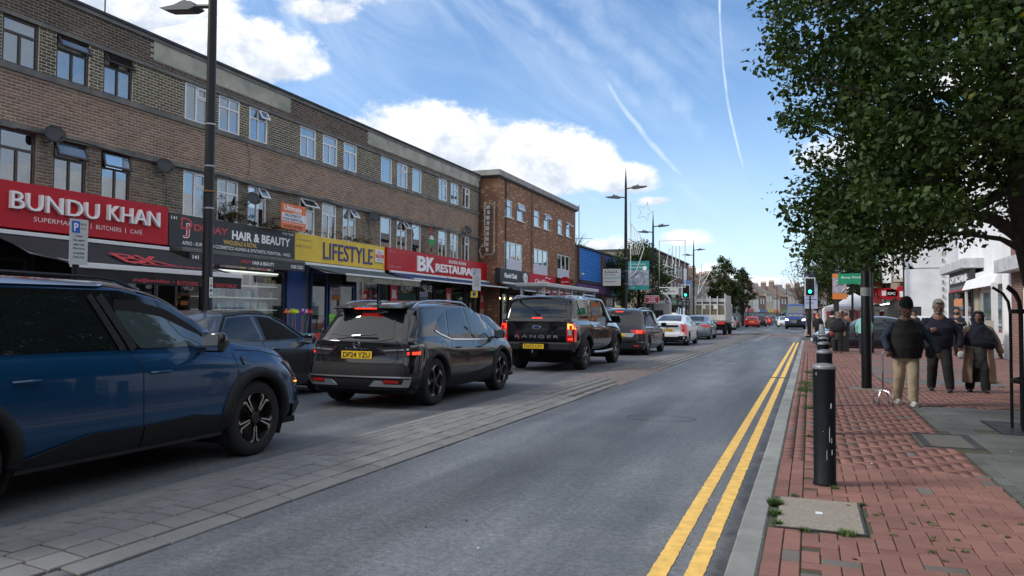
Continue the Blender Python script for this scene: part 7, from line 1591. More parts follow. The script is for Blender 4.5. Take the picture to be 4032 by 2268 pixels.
MB().lathe([(.112, 0), (.112, .03)], 14, (0, 0, 3.62)).build('rusty_strap', mat('rust', (.30, .13, .05), .8), t)
lamp(-10.6, 46.7, 10.67, ((9.4, 1), (8.85, -1)), 'double headed lamp post nearest the bus stop sign', .12, 1.15); lamp(-10.6, 55.6, 9.05, ((8.0, 1), (7.6, -1)), 'double headed lamp post carrying the teal banner', .11, 1.05); lamp(-10.6, 76.6, 9.05, ((8.0, 1), (7.5, -1)), 'double headed lamp post beyond the traffic light', .11, 1.0); lamp(-10.6, 148, 9.6, ((8.6, 1),), 'thin distant lamp post on the left beyond the far trees', .1, 1.0)
for k, y in enumerate((175, 205, 240)): lamp(-6.5+.04*(y-175), y, 9.0, ((8.2, 1),), ('first', 'second', 'third')[k]+' of the faint lamp posts at the end of the road', .1)
t = lamp(.985, 15.70, 9.5, ((7.9, -1), (8.4, 1)), 'thick black lamp post on the red pavement beside the man with the cane', .09, 1.1)
bx('base_plate', mat('base_concrete', (.22, .2, .17), .9), -.3, .3, -.22, .22, -.02, .006, t); MB().lathe([(.0915, 0), (.0915, .16)], 16, (0, 0, 1.72)).build('grey_sticker_band', mat('grey_band', (.22, .24, .25), .5, var=.3, vs=12), t); MB().lathe([(.0905, 0), (.0905, .02)], 16, (0, 0, 2.62)).build('strap', MATS['steel_strap'], t)
lamp(2.15, 31.6, 5.2, (), 'plain black post behind the woman in the hijab', .10, spike=.1); lamp(1.55, 49.5, 9.0, ((8, -1),), 'black lamp post beside the market tent', .11)
t = lamp(-.05, 62.5, 9.0, ((8, -1),), 'lamp post with the lattice decoration beyond the bollards', .11)
DEC = mat('rope_light_white', (.68, .68, .66), .5)
s = thing('star_decoration', 'white outline star and trail decoration fixed to the tallest lamp post', 'decoration', (-10.4, 46.7, 0)); q = MB()
q.tube([(.1, 0, 3.9), (.1, 0, 8.5), (1.5, 0, 8.5)], .03, 5); st = [(1.0+.55*(1 if k % 2 == 0 else .42)*math.sin(k*PI/5+.3), 0, 7.85+.62*(1 if k % 2 == 0 else .42)*math.cos(k*PI/5+.3)) for k in range(10)]; q.tube(st+[st[0]], .028, 5)
for k in range(5): q.tube([(.15+.15*k, 0, 7.2-.3*k), (.2+.18*k, 0, 6.2), (.2+.1*k, 0, 5.2)], .015, 4)
q.tube([(.1, 0, 7.2), (.7, 0, 6.4), (.95, 0, 5.6), (.5, 0, 4.3), (.2, 0, 3.9)], .025, 5); q.build('rope_light', DEC, s)
s = thing('frame_decoration', 'white framed rope light decoration on the lamp post with the teal banner', 'decoration', (-10.4, 55.6, 0)); q = MB(); q.tube([(.25, 0, 3.5), (2.1, 0, 3.5), (2.1, 0, 6.9), (.25, 0, 6.9), (.25, 0, 3.5)], .04, 5); q.tube([(.5, 0, 5.2), (1.8, 0, 4.7), (.5, 0, 4.6), (1.6, 0, 4.2), (.9, 0, 3.8)], .03, 5); q.tube([(.7, 0, 5.0), (1.0, 0, 6.4), (1.3, 0, 5.3), (1.0, 0, 4.9), (.7, 0, 5.3)], .03, 5)
for k in range(3): q.tube([(1.2+.25*k, 0, 5.0), (1.2+.25*k, 0, 6.5)], .03, 5)
q.build('rope_light', DEC, s)
s = thing('lattice_decoration', 'white lattice bow decoration on the right hand lamp post', 'decoration', (.1, 62.4, 0)); q = MB(); arc = [(.12+.75*math.sin(k*PI/10), 0, 3.4+.25*k) for k in range(11)]; q.tube(arc, .03, 5).tube([(.12, 0, 3.4), (.12, 0, 5.9)], .03, 5)
for k in range(1, 10): q.tube([(.12, 0, 3.4+.25*k), arc[k]], .015, 4)
q.build('rope_light', DEC, s)
s = thing('lattice_decoration', 'small white netted decoration on the lamp post beyond the traffic light', 'decoration', (-10.4, 76.6, 0)); q = MB(); q.tube([(.2, 0, 3.6), (1.6, 0, 6.2), (.6, 0, 6.6), (.2, 0, 3.6)], .035, 5).tube([(.3, 0, 4.4), (1.1, 0, 5.1)], .02, 4).tube([(.35, 0, 5), (1.4, 0, 5.8)], .02, 4); q.build('rope_light', DEC, s)
TEAL = mat('teal_banner', (.015, .25, .26), .7); s = thing('street_banner', 'teal and white regeneration banner hanging left of the lamp post', 'banner', (-10.75, 55.4, 0)); bx('cloth', TEAL, -1.65, -.1, -.01, .01, 3.35, 5.45, s); bx('picture', mat('banner_picture', (.40, .46, .56), .7, var=.4, vs=2.2, col2=(.18, .2, .26)), -1.62, -.13, -.016, -.011, 3.65, 4.78, s)
text('Building a better', (-1.5, -.012, 5.18), 1.15, .09, WHT, '-Y', s); text('Improving our town', (-1.55, -.012, 4.92), .95, .13, WHT, '-Y', s, bold=.02); MB().lathe([(0, -.02), (.16, -.02), (.16, -.012)], 20, (-.42, 0, 4.92), 'Y').build('disc', WHT, s); text('Luton', (-1.5, -.012, 3.46), .35, .1, WHT, '-Y', s); MB().tube([(-1.45, -.03, 4.2), (-.85, -.03, 4.7), (-.2, -.03, 4.45)], .02, 4).lathe([(.42, 0), (.45, .01), (.42, .02)], 28, (-.85, -.03, 4.08), 'Y', cap=False).build('building_outline', mat('banner_dark', (.10, .1, .13), .7), s)
s = thing('bus_stop_flag', 'white bus stop flag with a black bus symbol left of the tallest lamp post', 'bus stop sign', (-10.75, 46.5, 0)); bx('flag', mat('bus_flag_white', (.60, .62, .60), .6), -1.25, -.12, -.02, .02, 3.3, 4.35, s); bx('green_band', mat('pale_green_band', (.35, .52, .50), .6), -1.23, -.14, -.026, -.021, 3.72, 3.86, s); bx('bus_symbol', BLKL, -1.12, -.25, -.026, -.021, 4.12, 4.24, s); text('Bus Stop', (-1.15, -.022, 3.94), .7, .1, BLKL, '-Y', s); text('Westbound', (-1.15, -.022, 3.52), .7, .08, BLKL, '-Y', s)
q = MB(); [q.box(-1.05+.17*k, -.93+.17*k, -.028, -.0265, 4.16, 4.22) for k in range(5)]; q.build('bus_window', WHT, s)
s = thing('turn_sign', 'red NO RIGHT TURN AHEAD sign on a post', 'road sign', (-10.0, 52.2, 1.28)); s.scale = (.55, 1, .52); bx('plate', WHT, -.95, .85, -.01, .01, 2.0, 3.0, s); bx('field', mat('crimson_sign', (.42, .02, .05), .4), -.9, .8, -.016, -.011, 2.05, 2.95, s); bx('post', POLE, -.05, .05, .02, .1, -2.25, 2.9, s)
for k, l in enumerate(('NO RIGHT', 'TURN', 'AHEAD')): w_ = (1.35, .75, 1.0)[k]; text(l, (-.05-w_/2, -.017, 2.72-.27*k-.03), w_, .17, WHT, '-Y', s, bold=.03)
def psign(x, y, label, extra=False, w=.42, h=.62, z=2.05):
 s = thing('parking_sign', label, 'parking sign', (x, y, .1), 0, 'parking signs on the left kerb'); MB().tube([(0, 0, 0), (0, 0, z+h-.15)], .045, 10).build('post', POLE, s)
 M_ = Matrix.Rotation(1.45, 4, 'Z'); bl = MB().box(-w/2, w/2, -.065, -.05, z, z+h, M_).build('plate', mat('sign_grey_white', (.52, .54, .54), .4), s); bx('back_frame', BLACK, -.03, .03, -.05, -.03, z+.1, z+h-.1, s)
 MB().box(-w/2+.025, -w/2+.145, -.068, -.0655, z+h-.2, z+h-.03, M_).build('blue_field', mat('parking_blue', (.02, .12, .5), .5), s)
 ax = (M_ @ Vector((1, 0, 0)), Vector((0, 0, 1)), M_ @ Vector((0, -1, 0)))
 P = lambda xx, zz: M_ @ Vector((xx, -.0685, zz)); text('P', P(-w/2+.055, z+h-.175), .065, .115, WHT, parent=s, axes=ax, bold=.02, depth=.001)
 for k, l in enumerate(('Mon - Sat', '8 am - 6 pm')): text(l, P(-w/2+.165, z+h-.085-.065*k), w-.2, .036, BLKL, parent=s, axes=ax, depth=.001)
 for k, l in enumerate(('1 hour', 'No return', 'within 1 hour', 'Pay here', 'at machine', 'Display ticket')): w_ = w*(.4 if k == 0 else .62); text(l, P(-w_/2, z+h-.26-.062*k), w_, .036, BLKL, parent=s, axes=ax, depth=.001)
 if extra: MB().box(-.12, .12, -.06, -.045, z-.22, z-.02).build('yellow_plate', mat('yellow_tag', (.75, .55, .05), .5), s); MB().lathe([(0, 0), (.06, 0), (.06, .004)], 16, (0, -.062, z-.11), 'Y').build('symbol', NAVY, s)
psign(-9.95, 8.05, 'parking sign with P symbol in front of the red supermarket sign', z=2.02, h=.66, w=.27); psign(-9.9, 22.2, 'parking sign with a small yellow plate in front of the restaurant', True, z=2.1, h=.7, w=.5)
GREENL = mat('lit_green_lamp', (.0, .6, .4), .3, emit=(.02, 1, .55), es=3.0); DLENS = mat('dark_lens', (.02, .012, .01), .3)
def tlight(x, y, label, zt=3.35, s_=1.0, mate=GREENL):
 s = thing('traffic_light', label, 'traffic light', (x, y, .1), 0, 'green traffic lights'); MB().tube([(0, .1, 0), (0, .1, zt+.9)], .06, 8).build('post', POLE, s)
 MB().prism([(-.33*s_, zt-.1), (.33*s_, zt-.1), (.33*s_, zt+1.15), (-.33*s_, zt+1.15)], .0, .015, 'XZ').build('backing_border', WHT, s); bx('backing_board', BLACK, -.28*s_, .28*s_, -.012, -.001, zt-.05, zt+1.1, s); bx('housing', BLACK, -.16, .16, -.2, -.013, zt+.02, zt+1.03, s, bevel=.02)
 for k, m_ in enumerate((mate, DLENS, DLENS)):
  MB().lathe([(0, 0), (.105, 0), (.105, .01)], 18, (0, -.212, zt+.2+.32*k), 'Y').build('lens', m_, s); MB().lathe([(.12, 0), (.12, -.16)], 18, (0, -.2, zt+.2+.32*k), 'Y', cap=False, a0=0, a1=PI).build('hood', BLACK, s)
tlight(-10.6, 71.5, 'green traffic light with a white bordered board on the left of the road', 3.1, 1.1); tlight(.05, 55.5, 'green traffic light at the end of the bollards on the right', 2.85, 1.0)
s = thing('crossing_indicator', 'small red crossing signal box below the right traffic light', 'crossing signal', (.45, 55.6, 1.1)); bx('box', BLACK, -.14, .14, -.1, .1, 0, .6, s); bx('red_figure', LAMPON, -.05, .05, -.11, -.101, .32, .5, s)
s = thing('street_name_sign', 'white directional sign left of the traffic light', 'road sign', (-11.4, 71.6, .1)); bx('plate', mat('pale_sign', (.55, .56, .56), .5), -1.6, .1, -.02, .02, 3.35, 3.95, s); text('Town Centre', (-1.4, -.022, 3.6), 1.2, .16, BLKL, '-Y', s); bx('post', POLE, .02, .08, .03, .09, 0, 3.9, s)
s = thing('blue_notice_totem', 'tall blue and white notice board above the bollards', 'notice board', (.12, 60.5, .1-.95)); bx('board', mat('pale_blue_notice', (.42, .47, .62), .6), -.45, .45, -.03, .03, 2.9, 5.5, s); bx('header', mat('indigo_header', (.08, .08, .30), .6), -.45, .45, -.036, -.031, 4.9, 5.5, s); MB().lathe([(0, 0), (.13, 0), (.13, .005)], 14, (-.25, -.042, 5.2), 'Y').build('disc', WHT, s)
q = MB(); [q.box(-.38, .38-.2*(k % 2), -.036, -.031, 4.55-.25*k, 4.6-.25*k) for k in range(6)]; q.build('text_line', NAVY, s); bx('post', POLE, .38, .50, .03, .12, 0, 5.5, s)
s = thing('street_banner', 'orange and white street banner near the market tent', 'banner', (2.0, 49.4, .1)); s.scale = (.75, 1, .8); bx('cloth', mat('orange_banner', (.70, .22, .05), .7), -.95, .1, -.01, .01, 3.0, 4.9, s); bx('picture', mat('banner_swirl', (.45, .42, .50), .7, var=.5, vs=3, col2=(.25, .22, .28)), -.93, .08, -.016, -.011, 3.45, 4.6, s); MB().lathe([(.36, 0), (.40, .01), (.36, .02)], 26, (-.42, -.03, 4.05), 'Y', cap=False).tube([(-.7, -.03, 4.1), (-.2, -.03, 4.15)], .03, 4).tube([(-.3, -.03, 3.5), (.02, -.03, 3.85)], .03, 4).build('swirl', mat('swirl_white', (.62, .6, .65), .7), s)
s = thing('green_sign', 'green double sided market sign on a pole left of the lamp post', 'sign', (2.2, 45.6, .1)); bx('panel', mat('green_sign_face', (.01, .28, .13), .4), -.72, .72, -.05, .05, 3.25, 3.72, s); bx('lower_panel', MATS['green_sign_face'], -.75, .75, -.06, .06, 3.15, 3.24, s); text('Bury Park', (-.55, -.055, 3.42), 1.0, .14, WHT, '-Y', s); MB().tube([(0, .08, 0), (0, .08, 3.8)], .06, 8).build('post', POLE, s)
s = thing('litter_bin', 'dark litter bin with a pyramid lid behind the bollards', 'litter bin', (1.12, 32.4, .1)); BINM = mat('bin_black', (.02, .022, .024), .4); MB().box(-.29, .29, -.29, .29, 0, .82).build('body', BINM, s, bevel=.02); MB().box(-.33, .33, -.33, .33, .80, .86).add([(-.36, -.36, 1.14), (.36, -.36, 1.14), (.36, .36, 1.14), (-.36, .36, 1.14), (-.04, -.04, 1.34), (.04, -.04, 1.34), (.04, .04, 1.34), (-.04, .04, 1.34)], [(0, 1, 5, 4), (1, 2, 6, 5), (2, 3, 7, 6), (3, 0, 4, 7), (4, 5, 6, 7), (3, 2, 1, 0)]).build('lid', BINM, s)
for x, y in ((-.28, -.28), (.28, -.28), (-.28, .28), (.28, .28)): bx('corner_post', BINM, x-.04, x+.04, y-.04, y+.04, .8, 1.16, s)
bx('notice', mat('bin_notice', (.5, .5, .48), .6, var=.5, vs=16), -.2, .2, -.27, -.25, .87, 1.10, s); bx('gold_band', mat('gold_band', (.35, .26, .08), .4, .6), -.295, .295, -.296, -.29, .74, .755, s); bx('inner_can', UNDER, -.22, .22, -.22, .22, .8, 1.1, s)
s = thing('street_cabinet', 'grey arched kiosk on the pavement behind the white liftback', 'kiosk', (-11.2, 61.5, .1)); SHG2 = mat('kiosk_grey', (.42, .43, .44), .5); bx('body', SHG2, -1.0, .8, 0, 1, 0, 2.35, s, bevel=.05); MB().lathe([(.9, 0), (.9, 1.0)], 16, (-.1, 0, 2.3), 'Y', a0=0, a1=PI).build('arched_top', SHG2, s); bx('screen', BLACK, -.5, .3, -.02, 0, 1.0, 1.8, s)
s = thing('tree_guard', 'black steel tree guard with bars curving outward at the top', 'tree guard', (2.62, 10.75, .1)); q0 = None
for k in range(8):
 a = 2*PI*k/8+2.95; ca_, sa_ = math.cos(a), math.sin(a); R_ = .36
 MB().tube([(R_*ca_, R_*sa_, -.05), (R_*ca_, R_*sa_, 1.38), (R_*1.05*ca_, R_*1.05*sa_, 1.52), (R_*1.2*ca_, R_*1.2*sa_, 1.62), (R_*1.5*ca_, R_*1.5*sa_, 1.70)], .018, 8).build('bar', POLE, s, smooth=True)
for z in (.55, 1.38): MB().lathe([(.345, 0), (.375, 0), (.375, .05), (.345, .05), (.345, 0)], 28, (0, 0, z), cap=False).build('hoop', POLE, s)
# ================================================================ trees
def leafmat(name, c1, c2, tr=.3):
 m = bpy.data.materials.new(name); m.use_nodes = True; t = NT(m.node_tree); a = t.node('ShaderNodeAttribute', attribute_name='tint')
 pos = t.node('ShaderNodeNewGeometry').outputs['Position']; c = t.mix(t.ramp(t.noise(pos, 1.6, 3, .6), .35, .65), c1, c2); c = t.mix(1.0, c, a.outputs['Color'], 'MULTIPLY')
 b = t.node('ShaderNodeBsdfPrincipled'); t.l.new(c, b.inputs['Base Color']); b.inputs['Roughness'].default_value = .6; b.inputs['Specular IOR Level'].default_value = .22
 tl = t.node('ShaderNodeBsdfTranslucent'); t.l.new(t.mix(1.0, c, (1.3, 1.5, .5), 'MULTIPLY'), tl.inputs[0])
 mx = t.node('ShaderNodeMixShader'); mx.inputs[0].default_value = tr; t.l.new(b.outputs[0], mx.inputs[1]); t.l.new(tl.outputs[0], mx.inputs[2]); o = t.node('ShaderNodeOutputMaterial'); t.l.new(mx.outputs[0], o.inputs[0]); return m
LEAF = leafmat('dark_leaf', (.024, .050, .014), (.045, .072, .018), .22); LEAFB = leafmat('bronze_leaf', (.06, .055, .03), (.035, .06, .025)); LEAFA = leafmat('autumn_leaf', (.09, .07, .03), (.06, .05, .03), .2)
BARK = mat('dark_bark', (.045, .036, .03), .9, var=.4, vs=9, bump=.8, bs=18, bd=.03)
def crown(name, clumps, per, size, m, parent, seed=1, spread=.38, squash=.75, yellow=.01, droop=.0):
 r = np.random.RandomState(seed); n = len(clumps)*per
 c = np.repeat(np.array([q[:3] for q in clumps]), per, 0); rad = np.repeat(np.array([q[3] if len(q) > 3 else spread for q in clumps]), per)
 d = r.normal(size=(n, 3)); d /= np.linalg.norm(d, axis=1)[:, None]; rr = r.rand(n)**.45
 P = c+d*(rr*rad)[:, None]*np.array([1, 1, squash])
 nrm = d*.5+r.normal(size=(n, 3))*.6+np.array([0, 0, .45]); nrm /= np.linalg.norm(nrm, axis=1)[:, None]
 a = np.cross(nrm, r.normal(size=(n, 3))); a /= np.linalg.norm(a, axis=1)[:, None]; b = np.cross(nrm, a)
 L = size*r.uniform(.7, 1.25, n)[:, None]; W_ = L*.62
 tip = P+a*L*.5-nrm*L*.10; base = P-a*L*.5; l = P+b*W_*.5+nrm*L*.06-a*L*.08; rg = P-b*W_*.5+nrm*L*.06-a*L*.08
 V = np.stack([base, rg, tip, l], 1).reshape(-1, 3); F = np.arange(n*4).reshape(-1, 4)
 k = np.repeat(r.uniform(.7, 1.25, len(clumps)), per)*r.uniform(.75, 1.25, n); T = np.stack([k, k, k], 1)
 y = r.rand(n) < yellow; T[y] = T[y]*np.array([5, 3.2, 1.2])
 o = npmesh(name, V, F, m, parent, T); o['kind'] = 'stuff'; return o
def branches(root, targets, parent, r0=.16, seed=2, fork=None):
 q = MB(); rr_ = random.Random(seed)
 for tg in targets:
  a = Vector(fork[rr_.randrange(len(fork))] if fork else root); b = Vector(tg); n = 6; pts = []; side = Vector((rr_.gauss(0, 1), rr_.gauss(0, 1), 0))*(b-a).length*.08
  for i in range(n+1): f = i/n; pts.append(a.lerp(b, f)+side*math.sin(f*PI)+Vector((0, 0, .10*(b-a).length*math.sin(f*PI)*(-.6))))
  q.tube(pts, .02, 6, rr=[max(.006, r0*(1-f/n)**1.2*rr_.uniform(.35, .6)+.006) for f in range(n+1)])
 return q.build('branch', BARK, parent, smooth=True)
t = thing('street_tree', 'big dark green tree filling the upper right, trunk inside the tree guard', 'tree', (0, 0, 0)); r_ = random.Random(7)
MB().tube([(2.72, 10.8, .05), (2.70, 10.8, .8), (2.62, 10.8, 1.6), (2.50, 10.8, 2.3), (2.42, 10.85, 3.0), (2.5, 10.9, 4.2), (2.55, 11, 6)], .2, 14, rr=[.24, .19, .175, .18, .17, .12, .06]).build('trunk', BARK, t, smooth=True)
cl = []
while len(cl) < 2300:
 z = r_.random(); Z_ = 2.0+z*7.2; an = r_.uniform(0, 2*PI) if len(cl) < 1800 else r_.uniform(1.9, 4.6); rr_ = r_.random()**.36
 R_ = 3.05*(1-.55*max(0, (z-.45)/.55)**1.8)
 R_ *= 1+.10*math.sin(3*an+9*z)+.08*math.sin(7*an-14*z)+.06*math.sin(21*z+2*an)
 X_, Y_ = 2.75+R_*rr_*math.cos(an), 10.9+R_*rr_*math.sin(an)
 lowz = 2.02+.10*math.sin(2.3*X_+1.1*Y_)+(.55*min(1, max(0, X_-1.3)))
 if Z_ < lowz+.2: continue
 if X_ > 1.9 and Z_ < 2.95+.2*math.sin(3*Y_) and Y_ < 12: continue
 if X_/Y_ < -.058+.040*min(1, max(0, 6.2-Z_)/3.2)+.012*math.sin(4*Z_): continue
 cl.append((X_, Y_, Z_, r_.uniform(.22, .40)))
crown('crown', cl, 66, .084, LEAF, t, 3, yellow=.003)
lim = [c_[:3] for c_ in cl if c_[2] < 4.2]; tg = [r_.choice(cl)[:3] for _ in range(24)]+[r_.choice(lim) for _ in range(14)]+[(-.2, 10.5, 2.35), (.4, 10.9, 2.3), (1.0, 10.3, 2.5), (1.2, 9.6, 2.45), (.9, 11.5, 2.4), (1.5, 10.0, 2.6)]
branches(None, tg, t, .06, 5, [(2.44, 10.83, 2.6), (2.42, 10.85, 3.1), (2.46, 10.9, 3.7), (2.5, 10.9, 4.4)])
MB().tube([(2.46, 10.83, 2.35), (2.1, 10.75, 2.62), (1.6, 10.6, 2.75), (.9, 10.5, 2.72), (.2, 10.5, 2.62)], .06, 8, rr=[.10, .07, .05, .035, .015]).tube([(2.48, 10.8, 2.2), (2.1, 10.4, 2.35), (1.6, 10.2, 2.42), (1.1, 10.1, 2.40)], .04, 8, rr=[.06, .03, .02, .01]).build('limb', BARK, t, smooth=True)
def tree(x, y, zb, zt, r, label, m, seed, n=90, per=60, size=.16, trunk=.14, shape=.7, name='street_tree', grp='street trees'):
 t = thing(name, label, 'tree', (x, y, 0), 0, grp); q = random.Random(seed); cl = []; zc, hz = (zb+zt)/2, (zt-zb)/2
 while len(cl) < n:
  a, b, c_ = (q.uniform(-1, 1) for _ in range(3)); d = math.sqrt(a*a+b*b+c_*c_)
  if d > 1 or q.random() > .3+.7*d: continue
  f = (1-.55*max(0, c_)**1.3*shape)*(1+.14*math.sin(4*math.atan2(b, a)+5*c_)); cl.append((a*r*f, b*r*f, zc+c_*hz, r*q.uniform(.16, .30)))
 MB().tube([(0, 0, .0), (0, 0, zb*.8), (.1, 0, zc), (0, .1, zt-.8)], trunk, 10, rr=[trunk*1.2, trunk, trunk*.6, .02]).build('trunk', BARK, t, smooth=True)
 crown('crown', cl, per, size, m, t, seed, yellow=.01); branches((0, 0, zb*.8), [c_[:3] for c_ in cl[:16]], t, trunk*.5, seed); return t
tree(-12.6, 60.0, 2.0, 7.4, 2.5, 'dense dark tree between the bus stop flag and the teal banner', LEAF, 21, 160, 80, .17)
tree(-10.4, 103, 1.9, 9.5, 2.3, 'tall pointed tree, left of the pair beyond the truck', LEAF, 22, 130, 60, .24, .2, 1.35); tree(-9.5, 122, 1.9, 9.1, 1.9, 'reddish pointed tree, right of the pair beyond the truck', LEAFB, 23, 120, 60, .24, .2, 1.35)
tree(-12.5, 126, 2, 6, 2.2, 'low bushy tree behind the pair on the left', LEAFB, 24, 60, 50, .28)
tree(3.4, 74, 2.2, 8.2, 3.6, 'dark spreading tree behind the market tent', LEAF, 25, 150, 60, .24, .2); tree(1.8, 62.0, 3.4, 7.2, 2.6, 'dark tree above the market tent', LEAF, 27, 110, 60, .2, .12)
for k, (x, y) in enumerate(((5.2, -7), (5.6, 1.5), (5.0, -17), (5.4, -28))): tree(x, y, 2.2, 7.5, 2.6, ('nearest', 'second', 'third', 'farthest')[k]+' street tree out of view behind the camera on the right', LEAF, 60+k, 60, 50, .22, .15, grp='trees behind the camera')
t = tree(-.2, 112, 2.5, 9.6, 3.2, 'nearly bare brownish tree beyond the blue van', LEAFA, 26, 40, 24, .22, .18, .3); q = random.Random(4); tgs = [(q.uniform(-3, 2), q.uniform(-2, 2), q.uniform(5, 11)) for _ in range(70)]; branches((0, 0, 2.4), tgs, t, .09, 9)
tree(3.0, 150, 2, 10, 4, 'brown autumn tree further along the right pavement', LEAFA, 28, 60, 40, .4, .2, .3)
t = thing('bare_shrub', 'bare twiggy shrub showing above the low blue building', 'tree', (-15.9, 53.2, 6.2)); q = random.Random(5); branches((0, 0, 0), [(q.uniform(-.3, 1.0), q.uniform(-.8, .8), q.uniform(.4, 1.3)) for _ in range(30)], t, .03, 8)
t = thing('wall_shrub', 'scruffy buddleia growing on top of the black salon sign', 'shrub'); cl = [(-15.95, 18.0+rnd.gauss(0, .35), 4.25+abs(rnd.gauss(0, .22)), .13) for _ in range(26)]+[(-15.95, 19.2+rnd.gauss(0, .3), 4.2+abs(rnd.gauss(0, .1)), .1) for _ in range(12)]+[(-15.95, 21+rnd.gauss(0, .6), 4.2+abs(rnd.gauss(0, .08)), .1) for _ in range(16)]
crown('foliage', cl, 26, .06, LEAFA, t, 31); branches((-16, 18, 4.1), [c_[:3] for c_ in cl[:20]], t, .02, 3)
t = thing('wall_shrub', 'small weeds growing on top of the yellow sign', 'shrub'); crown('foliage', [(-15.95, 24.3+rnd.gauss(0, .8), 4.2+abs(rnd.gauss(0, .08)), .1) for _ in range(22)], 24, .05, LEAFA, t, 32)
# ================================================================ people
def fuse(mb, name, m, parent, voxel=.012, smooth=4, wr=0., ws=9., loc=None, seed=0):
 """closed overlapping shapes -> one continuous skin"""
 me = bpy.data.meshes.new('tmp'); me.from_pydata(mb.v, [], mb.f); bm = bmesh.new(); bm.from_mesh(me); bmesh.ops.recalc_face_normals(bm, faces=bm.faces); bm.to_mesh(me); bm.free()
 o = bpy.data.objects.new('tmp', me); C.objects.link(o)
 r = o.modifiers.new('r', 'REMESH'); r.mode = 'VOXEL'; r.voxel_size = voxel
 s = o.modifiers.new('s', 'SMOOTH'); s.factor = .5; s.iterations = smooth
 if wr:
  tx = bpy.data.textures.get('cl%g' % ws) or bpy.data.textures.new('cl%g' % ws, 'CLOUDS'); tx.noise_scale = 1/ws; d = o.modifiers.new('d', 'DISPLACE'); d.texture = tx; d.strength = wr; d.mid_level = .5
 m2 = bpy.data.meshes.new_from_object(o.evaluated_get(bpy.context.evaluated_depsgraph_get())); bpy.data.objects.remove(o)
 m2.materials.clear(); m2.materials.append(m); m2.name = name
 q = bpy.data.objects.new(name, m2); C.objects.link(q); q.parent = parent
 m2.polygons.foreach_set('use_smooth', [True]*len(m2.polygons)); return q
def ell(mb, c, r, n=16, k=10, M=None):
 vs = []; fs = []
 for i in range(1, k):
  a = PI*i/k
  for j in range(n): b = 2*PI*j/n; v = Vector((r[0]*math.sin(a)*math.cos(b), r[1]*math.sin(a)*math.sin(b), r[2]*math.cos(a))); v = (M @ v if M else v)+Vector(c); vs.append(v)
 top = Vector((0, 0, r[2])); bot = -top; vs += [(M @ top if M else top)+Vector(c), (M @ bot if M else bot)+Vector(c)]
 for i in range(k-2):
  for j in range(n): fs.append((i*n+j, i*n+(j+1) % n, (i+1)*n+(j+1) % n, (i+1)*n+j))
 T, B_ = len(vs)-2, len(vs)-1
 for j in range(n): fs.append((T, (j+1) % n, j)); fs.append((B_, (k-2)*n+j, (k-2)*n+(j+1) % n))
 return mb.add(vs, fs)
def loft(mb, rings, n=24, open_front=None):
 """rings: (z, cx, cy, rx, ry)"""
 vs = [];
 for z, cx, cy, rx, ry in rings:
  for j in range(n): a = 2*PI*j/n; vs.append((cx+rx*math.cos(a), cy+ry*math.sin(a), z))
 fs = [(i*n+j, i*n+(j+1) % n, (i+1)*n+(j+1) % n, (i+1)*n+j) for i in range(len(rings)-1) for j in range(n)]
 fs += [tuple(range(n))[::-1], tuple(range((len(rings)-1)*n, len(rings)*n))]
 return mb.add(vs, fs)
def limb(mb, pts, rr, n=12):
 P = [Vector(p) for p in pts];
 mb.tube(P, rr[0], n, rr=rr)
 for p, r in zip(P, rr): ell(mb, p, (r*1.0, r*1.0, r*1.0), 12, 8)
def hand(mb, w, d, side, curl=.6, k=1.0):
 """w wrist, d direction of the hand; five fingers"""
 w = Vector(w); d = Vector(d).normalized(); up_ = Vector((0, 1, 0)) if abs(d.y) < .8 else Vector((0, 0, 1)); lat = d.cross(up_).normalized(); up_ = lat.cross(d).normalized()
 c = w+d*.045*k; M_ = Matrix((lat, up_, d)).transposed(); ell(mb, c, (.038*k, .018*k, .05*k), 12, 8, M_.to_3x3())
 for i, (o, l) in enumerate(((-.028, .062), (-.010, .072), (.009, .068), (.027, .055))):
  a = w+d*.08*k+lat*o*k; b = a+d*l*.5*k+up_*-.012*curl*k; e = b+(d*(1-curl)-up_*curl)*l*.5*k; mb.tube([a-d*.03*k, a, b, e], .009*k, 6, rr=[.009*k, .009*k, .0085*k, .007*k])
 a = w+d*.02*k-lat*.03*k*side; mb.tube([a, a-lat*.02*k*side+d*.03*k, a-lat*.012*k*side+d*.06*k-up_*.012*k], .01*k, 6)
SKB = mat('brown_skin', (.19, .10, .066), .55, var=.12, vs=18); EYEW = mat('eye_white', (.55, .52, .5), .3); EYED = mat('eye_dark', (.01, .008, .006), .3); LIP = mat('lips', (.22, .09, .08), .5)
